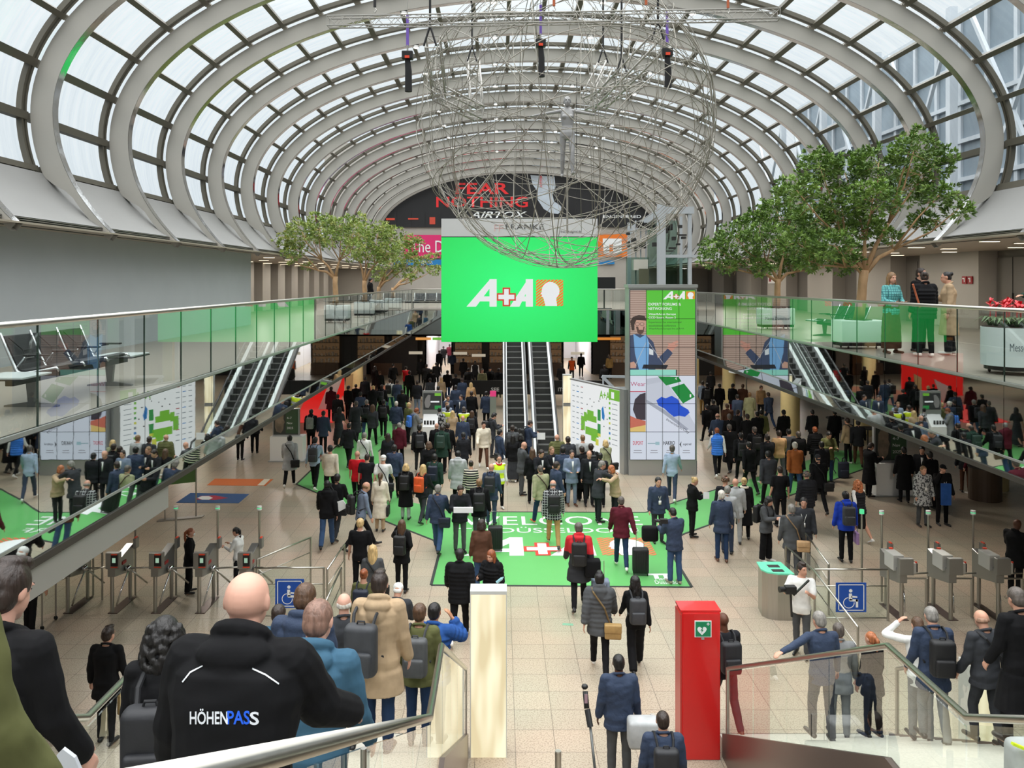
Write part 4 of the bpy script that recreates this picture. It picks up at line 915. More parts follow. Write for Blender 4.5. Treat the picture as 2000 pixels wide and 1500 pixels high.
# scanner kiosk with green top
t = thing('ticket_kiosk', 'low steel kiosk with a mint green top by the cameraman', 'kiosk', (5.78, 17.1, 0))
MB().prism([(-.30, -.05, 0), (-.22, -.2, 0), (-.05, -.28, 0), (.25, -.30, 0), (.22, .35, 0), (-.25, .35, 0)], (0, 0, .95)).build('body', STEEL, t)
MB().prism([(-.32, -.05, .95), (-.24, -.22, .95), (-.05, -.31, .95), (.28, -.33, .95), (.24, .4, .95), (-.27, .4, .95)], (0, 0, .03)).build('top', M('mint_top', (110, 214, 176), .35), t)
for q in (-.15, .12): MB().box(-.12, .12, q-.07, q+.08, .98, .985).build('scan_window', DARK, t)
# luggage trolley with bag by the left turnstiles
t = thing('trolley', 'steel trolley table at the far left end of the turnstiles', 'trolley', (-9.6, 16.6, 0))
MB().box(-.55, .45, -.3, .3, .88, .91).build('table_top', STEEL, t)
for x in (-.5, .4):
    for y in (-.25, .25): MB().cyl((x, y, .08), .018, .82, 8).build('leg', STEEL, t); MB().ell((x, y, .045), (.045, .02, .045)).build('wheel', BLACK, t, smooth=True)
tag(MB().ell((0, 0, .13), (.34, .22, .14)).build('black_bag', M('nylon_black', (28, 28, 31), .7, bump=.4, scale=12), smooth=True, loc=(-9.75, 16.6, .91)), 'black soft bag lying on the steel trolley', 'bag')
tag(MB().ell((0, 0, .05), (.20, .10, .05)).build('folded_cloth', M('cloth_navy', (40, 54, 78), .8, bump=.5, scale=20), smooth=True, loc=(-9.10, 17.45, 1.21)), 'folded navy cloth on top of the turnstile by the trolley', 'cloth')
# dark bar tables, drum counters, white lamp dome
for i, (x, y) in enumerate(((14.6, 35.5), (15.8, 36.4), (14.9, 33.0))):
    t = thing('bar_table', 'dark high bar table %s' % ('beside the cream column', 'furthest back beside the cream column', 'nearest the viewer beside the cream column')[i], 'table', (x, y, 0), 0, 'dark bar tables'); MB().cyl((0, 0, 1.04), .38, .04, 20).build('table_top', DARK, t); MB().cyl((0, 0, .03), .03, 1.02, 8).build('stem', BLACK, t); MB().cyl((0, 0, 0), .25, .03, 16).build('foot', BLACK, t)
t = thing('drum_counter', 'brown round drum counter under the mirrored fascia', 'counter', (15.6, 26.2, 0)); MB().cyl((0, 0, 0), .48, 1.02, 28).build('body', M('drum_brown', (70, 54, 40), .45), t, smooth=False); MB().cyl((0, 0, 1.02), .5, .03, 28).build('top', DARK, t)
a = FL(1460, 800); t = thing('dome_parasol', 'white domed canopy lamp above the crowd by the column', 'canopy', (13.6, 45.0, 0)); MB().cyl((0, 0, 0), .04, 2.0, 10).build('pole', STEEL, t); MB().loft([[Vector((r*math.cos(2*PI*k/24), r*math.sin(2*PI*k/24), z)) for k in range(24)] for r, z in ((.95, 1.98), (.9, 2.08), (.6, 2.25), (.15, 2.34))]).build('canopy', M('lit_dome', (236, 236, 226), emit=.6), t, smooth=True)
# ================================================================ glass lift with steel frame
t = thing('glass_lift', 'glass passenger lift in a pale steel frame behind the video tower', 'lift'); LY = 37.0
LS = M('lift_steel', (176, 182, 186), .5, .1)
xa, xb = P(1287, 0, LY).x, P(1350, 0, LY).x; zt = P(0, 404, LY).z
for (x, w_, y, top_) in ((P(1291.5, 0, LY).x, .34, LY, zt+.1), (P(1347, 0, LY).x, .16, LY, zt-.3), (P(1229, 0, LY+3).x, .16, LY+3, zt-.5), (P(1330, 0, LY+3).x, .12, LY+3, zt-.2)):
    MB().box(x-w_/2, x+w_/2, y-w_/2, y+w_/2, 0, top_).build('steel_column', LS, t)
MB().box(P(1284, 0, LY).x, P(1350, 0, LY).x+.1, LY-.12, LY+.12, zt-.32, zt).build('steel_beam', LS, t); MB().bar((P(1291, 0, LY).x, LY, zt-.2), (P(1232, 0, LY+3).x, LY+3, zt-.9), .12, .34).build('steel_beam', LS, t)
z_ = P(0, 501, LY).z; MB().box(xa, xb+.25, LY-.1, LY+.1, z_-.05, z_+.08).build('steel_beam', LS, t)
GLD = glass('lift_glass', (.62, .74, .70), 1.5)
MB().box(xa, xb, LY+.1, LY+.12, 0, z_-.06).box(xa, xb, LY+2.9, LY+2.92, 0, zt-.4).build('lift_glass_wall', GLD, t); MB().box(P(1232, 0, LY).x, xa-.2, LY+1.4, LY+1.42, 0, z_).build('lift_glass_wall', GLD, t)
MB().box(P(1247, 0, LY).x, P(1275, 0, LY).x, LY+1.2, LY+1.9, z_-.6, z_-.1).build('car_roof', M('lift_cream', (196, 194, 182), .5), t)
m = MB(); random.seed(5)
for i in range(26):
    x = random.uniform(P(1232, 0, LY).x, xb-.1); z = random.uniform(z_+.2, zt-.8); m.box(x, x+random.uniform(.05, .35), LY+1.2, LY+1.5, z, z+random.uniform(.04, .3))
m.build('machinery', DARK, t)
m = MB()
for x in (1252, 1262, 1273, 1300): a = P(x, 0, LY); m.box(a.x, a.x+.06, LY+1.6, LY+1.66, 5.5, zt-.5)
m.build('guide_rail', LS, t)
MB().box(P(1256, 0, LY).x, P(1276, 0, LY).x, LY+1.1, LY+1.15, 5.5, 7.6).build('lift_door', M('lift_door', (96, 98, 78), .4, .3), t)
# ramp railing frames beside the tower
t = thing('ramp_rail', 'pale steel stair rail rising left of the video tower', 'railing')
MB().bar(P(1176, 735, 33), P(1226, 785, 33), .1, .12).bar(P(1176, 735, 33), P(1226, 736, 33), .08, .1).bar(P(1190, 757, 33), P(1226, 757, 33), .06, .06).bar(P(1178, 735, 33), P(1178, 800, 33), .06).build('frame', LS, t)
# ================================================================ wall clock lights: gallery strip lights
STRIP = M('lit_strip', (255, 236, 205), emit=3.5)
cnt = 0
def lampthing(name, x, y, z, lx, ly, lab, grp, power=0, m_=STRIP, blend=None):
    t = thing(name, lab, 'ceiling light', (x, y, z), 0, grp)
    MB().box(-lx/2-.015, lx/2+.015, -ly/2-.015, ly/2+.015, -.02, .0).build('housing', TG, t); MB().box(-lx/2, lx/2, -ly/2, ly/2, -.03, -.02).build('diffuser', m_, t)
    if power:
        L = bpy.data.lights.new('lamp', 'AREA'); L.shape = 'RECTANGLE'; L.size = lx; L.size_y = max(ly, .1); L.energy = power; L.color = (1, .93, .84)
        lo = bpy.data.objects.new('lamp', L); COL.objects.link(lo); lo.parent = t; lo.location = (0, 0, -.05)
    return t
rows = ['first', 'second', 'third', 'fourth', 'fifth', 'sixth', 'seventh', 'eighth', 'ninth', 'tenth', 'eleventh', 'twelfth']
for i in range(10):
    y = 29.2+i*3.2
    for j, x in enumerate((-9.2, -10.6, -12.0)):
        lampthing('ceiling_light', x, y+.9*(j % 2), 7.97, .40, .16, '%s strip light counted from the blank grey wall, %s row' % (rows[i], ('inner', 'middle', 'outer')[j]), 'strip lights over the tree gallery recess', 55 if j == 1 else 0)
for i in range(11):
    y = 12.5+i*3.4
    for j, x in enumerate((11.6, 13.0, 14.4)):
        lampthing('ceiling_light', x, y+.9*(j % 2), 7.97, .40, .16, '%s strip light from the near end above the standing group, %s row' % (rows[i], ('inner', 'middle', 'outer')[j]), 'strip lights over the panelled gallery', 60 if j == 1 else 0)
# downlights in the lower hall soffit
DL = M('lit_downlight', (255, 226, 180), emit=3)
names = ('near', 'second', 'middle', 'fourth', 'far', 'last')
for i, y in enumerate((12, 20, 28, 36, 44, 53)):
    for j, x in enumerate((-17, -9.5, 10.8, 19)):
        lampthing('ceiling_light', x, y, 4.06, .5, .5, 'square downlight in the dark soffit, %s, %s' % (names[i], ('outermost on the trolley side', 'on the trolley side', 'on the turnstile side', 'outermost on the turnstile side')[j]), 'downlights in the dark soffit', (120, 90, 110, 150)[j] if y < 50 else 190, DL)
for i, x in enumerate((-3.5, 1.2, 6)):
    lampthing('ceiling_light', x, 50, 4.06, .5, .5, 'square downlight under the bridge, %s' % ('trolley side', 'middle', 'tower side')[i], 'downlights in the dark soffit', 150, DL)
for i, x in enumerate((-4.65, 5.85)):
    lampthing('ceiling_light', x, YEND+6, 4.0, 1.2, 8, 'long bright ceiling light in the white corridor %s' % ('left of the escalators', 'behind the tower')[i], 'corridor lights', 420, M('lit_corridor', (255, 255, 255), emit=2))
# round hall floodlights on the roof ribs
for k, y in enumerate(RY[4:18]):
    for j, dx in enumerate((-4.2, -1.6, 1.6, 4.2)):
        z = ZC+BU*math.sqrt(1-(dx/A_)**2)-.02
        t = thing('rib_floodlight', 'round floodlight on roof rib %s from the viewer, %s' % ((rows+['thirteenth', 'fourteenth'])[k], ('outer on the grey wall side', 'inner on the grey wall side', 'inner on the tree side', 'outer on the tree side')[j]), 'ceiling light', (XC+dx, y, z), 0, 'round floodlights on the ribs')
        MB().cyl((0, 0, -.06), .11, .06, 14).build('housing', WHITE, t); MB().cyl((0, 0, -.07), .09, .01, 14).build('lens', M('lit_flood', (255, 250, 240), emit=4), t)
        if j in (1, 2):
            L = bpy.data.lights.new('lamp', 'SPOT'); L.energy = 110; L.spot_size = math.radians(120); L.spot_blend = 1; L.shadow_soft_size = .25; L.color = (1, .97, .93)
            lo = bpy.data.objects.new('lamp', L); COL.objects.link(lo); lo.parent = t; lo.location = (0, 0, -.1)
# ================================================================ people
def Rz(a): return Matrix.Rotation(a, 3, 'Z')
def Rx(a): return Matrix.Rotation(a, 3, 'X')
rad = math.radians
# pose: legs (hip flexion, knee bend) left/right in degrees, arms (pitch forward, abduction, elbow bend, inward) left/right, lean, head (turn, nod)
POSES = {
 'stand':  dict(L=(2, 3), R=(-3, 2), AL=(2, 9, 12, 0), AR=(4, 9, 14, 0), lean=1, head=(0, 6)),
 'stand2': dict(L=(6, 8), R=(-4, 1), AL=(-4, 10, 22, 0), AR=(8, 8, 16, 0), lean=2, head=(14, 8)),
 'walk':   dict(L=(24, 8), R=(-16, 22), AL=(-20, 8, 12, 0), AR=(22, 8, 24, 0), lean=4, head=(0, 6)),
 'walk2':  dict(L=(-14, 26), R=(20, 6), AL=(20, 8, 24, 0), AR=(-18, 8, 12, 0), lean=4, head=(-8, 6)),
 'stride': dict(L=(30, 6), R=(-24, 18), AL=(-10, 8, 10, 0), AR=(8, 8, 10, 0), lean=8, head=(0, 20)),
 'phone':  dict(L=(3, 4), R=(-3, 2), AL=(22, 8, 82, .35), AR=(24, 8, 84, .35), lean=2, head=(0, 26)),
 'read':   dict(L=(3, 4), R=(-3, 2), AL=(26, 10, 74, .2), AR=(26, 10, 74, .2), lean=3, head=(0, 24)),
 'fold':   dict(L=(4, 5), R=(-3, 2), AL=(10, 12, 72, .6), AR=(10, 12, 72, .6), lean=0, head=(0, 4)),
 'pull':   dict(L=(20, 6), R=(-14, 20), AL=(12, 8, 20, 0), AR=(-26, 14, 6, 0), lean=4, head=(0, 8)),
 'hold1':  dict(L=(4, 4), R=(-4, 3), AL=(0, 9, 14, 0), AR=(24, 10, 80, .2), lean=1, head=(10, 12)),
 'call':   dict(L=(3, 4), R=(-3, 2), AL=(2, 9, 16, 0), AR=(58, 26, 128, .25), lean=1, head=(0, 6)),
 'rail':   dict(L=(30, 46), R=(8, 30), AL=(4, 12, 18, 0), AR=(40, 34, 16, -.1), lean=14, head=(0, 10)),
 'railL':  dict(L=(12, 16), R=(-2, 10), AL=(36, 36, 22, -.2), AR=(2, 10, 16, 0), lean=4, head=(-10, 10)),
 'raise':  dict(L=(4, 6), R=(-3, 4), AL=(92, 56, 92, .5), AR=(46, 16, 106, .3), lean=4, head=(0, 28)),
 'cam':    dict(L=(4, 6), R=(-6, 4), AL=(34, 12, 88, .2), AR=(30, 16, 96, .15), lean=-2, head=(-52, 0)),
 'hug':    dict(L=(6, 4), R=(0, 4), AL=(70, 12, 36, .75), AR=(62, 14, 40, .75), lean=10, head=(24, 16)),
 'back':   dict(L=(3, 4), R=(-3, 2), AL=(60, 20, 120, .3), AR=(-24, 16, 66, .5), lean=0, head=(0, 2)),
 'point':  dict(L=(2, 3), R=(-3, 2), AL=(66, 14, 24, -.1), AR=(4, 9, 14, 0), lean=1, head=(0, 2)),
 'down':   dict(L=(16, 22), R=(-4, 16), AL=(6, 9, 22, 0), AR=(8, 9, 22, 0), lean=3, head=(0, 18)),
 'statue': dict(L=(14, 10), R=(-6, 8), AL=(6, 80, 6, 0), AR=(6, 80, 6, 0), lean=-3, head=(0, -2)),
}
def skel(pose, fem=False):
    p = POSES[pose]; J = {}
    hipw = .088; sh = .165 if fem else .185
    lowest = 9
    for s, k in ((-1, 'L'), (1, 'R')):
        hf, kn = p[k]; a = rad(hf); b = rad(hf-kn)
        h = Vector((s*hipw, 0, 0)); knee = h+Vector((s*.008, math.sin(a)*.43, -math.cos(a)*.43)); ank = knee+Vector((s*.004, math.sin(b)*.405, -math.cos(b)*.405))
        fp = min(0, b)*.9   # heel lifts when the shank trails
        fd = Vector((s*.14, math.cos(fp), math.sin(fp))).normalized()
        toe = ank+fd*.16+Vector((0, 0, -.055))
        J[k] = (h, knee, ank, toe); lowest = min(lowest, ank.z-.085, toe.z-.02)
    pz = -lowest
    for k in 'LR': J[k] = tuple(q+Vector((0, 0, pz)) for q in J[k])
    J['pel'] = Vector((0, 0, pz)); R = Rx(-rad(p['lean']))
    def up(v): return J['pel']+R @ Vector(v)
    J['R_'] = R; J['up'] = up
    J['neck'] = up((0, -.01, .545)); J['chest'] = up((0, 0, .38))
    turn, nod = p['head']
    HR = Rz(-rad(turn)) @ Rx(-rad(nod)); J['HR'] = HR
    base = up((0, .0, .60)); J['hc'] = base+HR @ Vector((0, .022, .106))
    for s, k in ((-1, 'AL'), (1, 'AR')):
        pt, ab, el, inw = p[k]; a, b, e = rad(pt), rad(ab), rad(el)
        S = up((s*sh, -.005, .50)); ud = Vector((s*math.sin(b), math.sin(a)*math.cos(b), -math.cos(a)*math.cos(b)))
        E = S+ud*.285; fd = Vector((s*math.sin(b)*math.cos(e)-s*inw, math.sin(a+e)*math.cos(b), -math.cos(a+e)*math.cos(b))).normalized()
        W = E+fd*.25; J[k] = (S, E, W, fd)
    J['pz'] = pz
    return J
def ring(c, hw, hd, R, n=18, sq=2.3):
    out = []
    for k in range(n):
        a = 2*PI*k/n; ca, sa = math.cos(a), math.sin(a)
        out.append(c+R @ Vector((hw*abs(ca)**(2/sq)*(1 if ca > 0 else -1), hd*abs(sa)**(2/sq)*(1 if sa > 0 else -1), 0)))
    return out
def cap(m, a, b, ra, rb, n=12):
    a, b = Vector(a), Vector(b); d = (b-a)
    if d.length < 1e-4: return
    d.normalize(); m.tube([a-d*ra*.85, a-d*ra*.5, a, b, b+d*rb*.5, b+d*rb*.85], [ra*.45, ra*.86, ra, rb, rb*.86, rb*.45], n)
TORSO = [(-.12, .105, .08), (-.06, .16, .105), (.02, .168, .112), (.10, .15, .10), (.18, .142, .095), (.28, .16, .105), (.38, .178, .112), (.46, .18, .105), (.52, .15, .085), (.56, .09, .065)]
TORSOF = [(-.12, .105, .08), (-.06, .165, .11), (.02, .172, .115), (.10, .145, .098), (.18, .126, .088), (.28, .142, .105), (.36, .158, .122), (.44, .158, .102), (.51, .13, .078), (.56, .075, .058)]
def remesh(m, name, vox, sm=3, fold=0.0, seed=0):
    me = m.mesh(name); o = bpy.data.objects.new(name, me); COL.objects.link(o)
    r = o.modifiers.new('r', 'REMESH'); r.mode = 'VOXEL'; r.voxel_size = vox; r.use_smooth_shade = True
    if sm:
        s = o.modifiers.new('s', 'SMOOTH'); s.iterations = sm; s.factor = .5
    ev = o.evaluated_get(bpy.context.evaluated_depsgraph_get()); out = bpy.data.meshes.new_from_object(ev); out.name = name
    bpy.data.objects.remove(o); bpy.data.meshes.remove(me)
    n = len(out.vertices)
    if fold and n:
        co = np.empty(n*3, 'f'); out.vertices.foreach_get('co', co); co = co.reshape(-1, 3)
        no = np.empty(n*3, 'f'); out.vertices.foreach_get('normal', no); no = no.reshape(-1, 3)
        x, y, z = co.T; w_ = np.sin(z*34+x*13+3*np.sin(y*11+seed)+seed)*.5+np.sin(z*61-x*27+y*19+seed*2)*.28+np.sin(x*47+z*17+seed*3)*.22
        co = co+no*(w_*fold)[:, None]; out.vertices.foreach_set('co', co.astype('f').ravel()); out.update()
    out.polygons.foreach_set('use_smooth', [True]*len(out.polygons))
    out.materials.clear()
    return out
def head_soup(m, J, bald=False):
    c, R = J['hc'], J['HR']
    def w(v): return c+R @ Vector(v)
    m.ell(w((0, -.012, .022)), (.079, .098, .094), 18, 12, R); m.ell(w((0, .022, -.035)), (.064, .074, .076), 16, 10, R)
    m.ell(w((0, .05, -.088)), (.036, .038, .026), 12, 8, R)
    m.tube([w((0, .086, .018)), w((0, .104, -.012)), w((0, .112, -.028)), w((0, .09, -.036))], [.009, .011, .015, .008], 8)
    m.ell(w((-.027, .084, .03)), (.022, .012, .008), 8, 6, R); m.ell(w((.027, .084, .03)), (.022, .012, .008), 8, 6, R)
    m.ell(w((0, .092, -.062)), (.024, .010, .009), 10, 6, R)
    for s in (-1, 1): m.ell(w((s*.078, -.012, .0)), (.010, .020, .034), 10, 8, R)
    cap(m, J['up']((0, -.012, .52)), w((0, -.022, -.06)), .062, .056)
def hand_soup(m, W, fd, s, curl=.5, fine=True):
    side = Vector((s, 0, 0)); nrm = fd.cross(side)
    if nrm.length < .1: side = Vector((0, 1, 0)); nrm = fd.cross(side)
    nrm.normalize(); side = nrm.cross(fd).normalized()*1
    # palm faces the body: flat across 'wide'
    wide = Vector((0, 1, 0))-fd*fd.y
    if wide.length < .3: wide = Vector((0, 0, 1))-fd*fd.z
    wide.normalize(); pn = fd.cross(wide).normalized()
    if pn.x*s > 0: pn = -pn
    P0 = W+fd*.015
    for t_ in (-.026, -.009, .009, .026): cap(m, P0+wide*t_*.7, W+fd*.085+wide*t_, .014, .0135, 8)
    for i, (t_, L) in enumerate(((.030, .066), (.011, .078), (-.010, .073), (-.030, .056))):
        a = W+fd*.085+wide*t_; b = a+(fd*math.cos(curl*.6)+pn*math.sin(curl*.6))*L*.5; c = b+(fd*math.cos(curl*1.5)+pn*math.sin(curl*1.5))*L*.5
        cap(m, a, b, .0098, .009, 8); cap(m, b, c, .009, .0078, 8)
    a = W+fd*.025+wide*.026; b = a+(fd*.6+wide*.75+pn*.25).normalized()*.036; c = b+(fd*.85+wide*.25+pn*.4).normalized()*.034
    cap(m, a, b, .013, .011, 8); cap(m, b, c, .011, .009, 8)
_cache = {}
def g_body(pose, fem, vox, bare=False):
    J = skel(pose, fem); m = MB(); T = TORSOF if fem else TORSO; R = J['R_']
    m.loft([ring(J['up']((0, 0, z)), w_*.93, d*.93, R) for z, w_, d in T])
    head_soup(m, J)
    for k, s in (('AL', -1), ('AR', 1)):
        S, E, W, fd = J[k]; f_ = .88 if fem else 1
        cap(m, J['up']((s*.10, 0, .50)), S, .055, .052*f_); cap(m, S, E, .048*f_, .038*f_); cap(m, E, W, .038*f_, .026*f_)
        hand_soup(m, W, fd, s)
    for k in 'LR':
        h, kn, an, toe = J[k]; cap(m, h, kn, .078, .052); cap(m, kn, kn+(an-kn)*.35, .05, .053); cap(m, kn+(an-kn)*.35, an, .053, .034)
        cap(m, an+Vector((0, -.02, -.045)), toe+Vector((0, 0, .012)), .034, .026)
    if bare and fem:
        for s in (-1, 1): m.ell(J['up']((s*.07, .085, .36)), (.055, .045, .05), 12, 8)
        m.ell(J['up']((-.07, -.075, -.03)), (.085, .07, .085)); m.ell(J['up']((.07, -.075, -.03)), (.085, .07, .085))
    return remesh(m, 'body', vox, 2)
TOPS = {  # inflate, hem z (below pelvis), flare, sleeve end (0..2), sleeve radius add, fold depth, hood, collar
 'tee': (.012, -.10, 0, .75, .018, .003, 0, 0), 'shirt': (.012, -.12, .0, 2, .010, .0035, 0, 1), 'knit': (.022, -.10, .01, 2, .018, .003, 0, 0),
 'blazer': (.026, -.20, .015, 2, .020, .0035, 0, 1), 'jacket': (.034, -.13, .005, 2, .026, .005, 0, 1), 'hoodie': (.034, -.12, .0, 2, .026, .004, 1, 0),
 'bighood': (.062, -.13, .0, 2, .042, .0035, 1, 0), 'parka': (.044, -.30, .03, 2, .032, .0028, 1, 0), 'coat': (.034, -.50, .03, 2, .026, .003, 0, 1), 'puffer': (.050, -.14, .0, 2, .040, .004, 0, 1),
 'pufferhood': (.050, -.18, .0, 2, .040, .004, 1, 0), 'vest': (.040, -.12, .0, .12, .0, .004, 0, 1), 'dress': (.016, -.62, .06, .9, .02, .003, 0, 0), 'hivis': (.030, -.12, .01, .12, .02, .003, 0, 0)}
def g_top(pose, fem, kind, vox):
    J = skel(pose, fem); m = MB(); T = TORSOF if fem else TORSO; R = J['R_']; inf, hem, flare, sl, sr, fold, hood, collar = TOPS[kind]
    rings = []; puff = kind.startswith('puffer') or kind == 'vest'
    lk = [J[k][1] for k in 'LR']; zs = []
    if hem < -.12:
        n = max(2, int(abs(hem)/.08)); 
        for i in range(n):
            f_ = 1-i/n; z = hem*f_; tt = min(1, -z/.43)
            yy = [(J[k][0]+(J[k][1]-J[k][0])*tt)-J['pel'] for k in 'LR']
            y0, y1 = min(v.y for v in yy), max(v.y for v in yy)
            c = J['pel']+Vector((0, (y0+y1)/2*.85, z)); rings.append((c, .168+inf+flare*f_*1.3, .108+inf+(y1-y0)/2*.7+flare*f_))
        zs = [q for q in T if q[0] > -.08]
    else: zs = [(hem, .158, .102)]+[q for q in T if q[0] > hem+.04]
    if puff:
        z = zs[0][0]; zz = []
        while z < .50: zz.append(z); z += .0375
        def at(z):
            for a, b in zip(T[:-1], T[1:]):
                if a[0] <= z <= b[0]: f_ = (z-a[0])/(b[0]-a[0]); return a[1]+(b[1]-a[1])*f_, a[2]+(b[2]-a[2])*f_
            return .16, .105
        for i, z in enumerate(zz):
            w_, d = at(max(z, -.05)); k_ = .010 if i % 2 else -.010; rings.append((J['up']((0, 0, z)), max(w_, .15)+inf+k_, d+inf+k_))
        rings += [(J['up']((0, 0, z)), w_+inf*.8, d+inf*.7) for z, w_, d in T if z >= .50]
    else:
        rings += [(J['up']((0, 0, z)), (max(w_, .145 if not fem else .13) if .0 < z < .45 else w_)+inf*(1 if z < .5 else .7), d+inf*(1 if z < .5 else .6)) for z, w_, d in zs]
    m.loft([ring(c, a, b, R if c.z > J['pz'] else Matrix.Identity(3)) for c, a, b in rings])
    for k, s in (('AL', -1), ('AR', 1)):
        S, E, W, fd = J[k]; f_ = .9 if fem else 1
        cap(m, J['up']((s*.09, 0, .49)), S, .062+inf*.5, .056*f_+sr*.8)
        if sl <= .15: continue
        def seg(a, b, ra, rb):
            if puff:
                n = max(2, int((b-a).length/.035)); pts = [a+(b-a)*i/n for i in range(n+1)]
                m.tube(pts, [ra+(rb-ra)*i/n+(.007 if i % 2 else -.007) for i in range(n+1)], 12)
            else: cap(m, a, b, ra, rb)
        r0, r1, r2 = .050*f_+sr, .042*f_+sr, .030*f_+sr*.9
        if sl < 1: seg(S, S+(E-S)*sl, r0, r0*.98)
        else:
            seg(S, E, r0, r1); cap(m, E-(E-S).normalized()*.01, E+(W-E).normalized()*.01, r1, r1)
            seg(E, E+(W-E)*(sl-1)*.97, r1, r2)
    if hood:
        c = J['up']((0, -.085, .535)); m.ell(c, (.135, .085, .075), 18, 12); m.ell(c+Vector((0, -.035, -.075)), (.105, .055, .10), 16, 10); m.ell(c+Vector((0, -.04, -.14)), (.055, .035, .07), 14, 8)
        m.tube([J['up']((.082*math.cos(a), -.015+.085*math.sin(a), .585-.045*math.sin(a))) for a in [2*PI*i/16 for i in range(16)]], .034, 8, closed=True)
    elif collar:
        m.tube([J['up']((.068*math.cos(a), -.012+.064*math.sin(a), .580-.032*math.sin(a))) for a in [2*PI*i/16 for i in range(16)]], .020 if not puff else .027, 8, closed=True)
    return remesh(m, 'top', vox, 2, fold if not puff else .002, 1.3)
def g_bottom(pose, fem, kind, vox):
    J = skel(pose, fem); m = MB()
    if kind in ('skirt', 'longskirt'):
        L_ = .50 if kind == 'skirt' else .80
        rg = []
        for z in (.12, .02, -.08, -.2, -.32, -L_*.85, -L_):
            tt = min(1, max(0, -z/.43)); yy = [(J[k][0]+(J[k][1]-J[k][0])*tt).y for k in 'LR']; sp = (max(yy)-min(yy))/2
            rg.append(ring(J['pel']+Vector((0, sum(yy)/2, z)), .175+(.05 if kind == 'longskirt' else .0)*tt, .118+sp*.7, Matrix.Identity(3)))
        m.loft(rg[::-1])
    else:
        e = {'slim': 0, 'jeans': .006, 'wide': .018, 'flare': .022}.get(kind, .006)
        m.loft([ring(J['pel']+Vector((0, 0, z)), w_, d, Matrix.Identity(3)) for z, w_, d in ((-.10, .13, .09), (-.04, .168, .112), (.03, .168, .112), (.11, .152, .10))])
        for k in 'LR':
            h, kn, an, toe = J[k]; end = an+(kn-an)*.06+Vector((0, 0, -.015))
            cap(m, h+Vector((0, -.008, -.02)), kn, .092, .064+e); 
            m.tube([kn+(h-kn)*.08, kn, kn+(end-kn)*.4, end, end+(end-kn).normalized()*.02], [.066+e, .064+e, .062+e*1.1, .052+e*1.3, .05+e*1.3], 14)
    return remesh(m, 'trousers', vox, 2, .003, 2.1)
def g_shoes(pose, fem, kind, vox):
    J = skel(pose, fem); out = []
    for k in 'LR':
        m = MB(); h, kn, an, toe = J[k]; d = (toe-an); d.z = 0; d.normalize(); heel = an+(kn-an).normalized()*-.04
        tip = toe; sole = Vector((0, 0, 0))
        hb = an-d*.035+(an-kn).normalized()*.05
        cap(m, hb+Vector((0, 0, .012)), tip+Vector((0, 0, .018))+d*.02, .038, .030, 12); cap(m, an+(an-kn).normalized()*.01, hb+d*.05+Vector((0, 0, .03)), .042, .038, 12)
        if kind == 'boot': cap(m, an+(kn-an)*.25, an, .052, .046)
        s_ = MB(); cap(s_, hb+Vector((0, 0, -.014)), tip+d*.025+Vector((0, 0, -.004)), .033, .030, 12)
        out.append((remesh(m, 'shoe', max(vox, .009), 1), None))
    return out
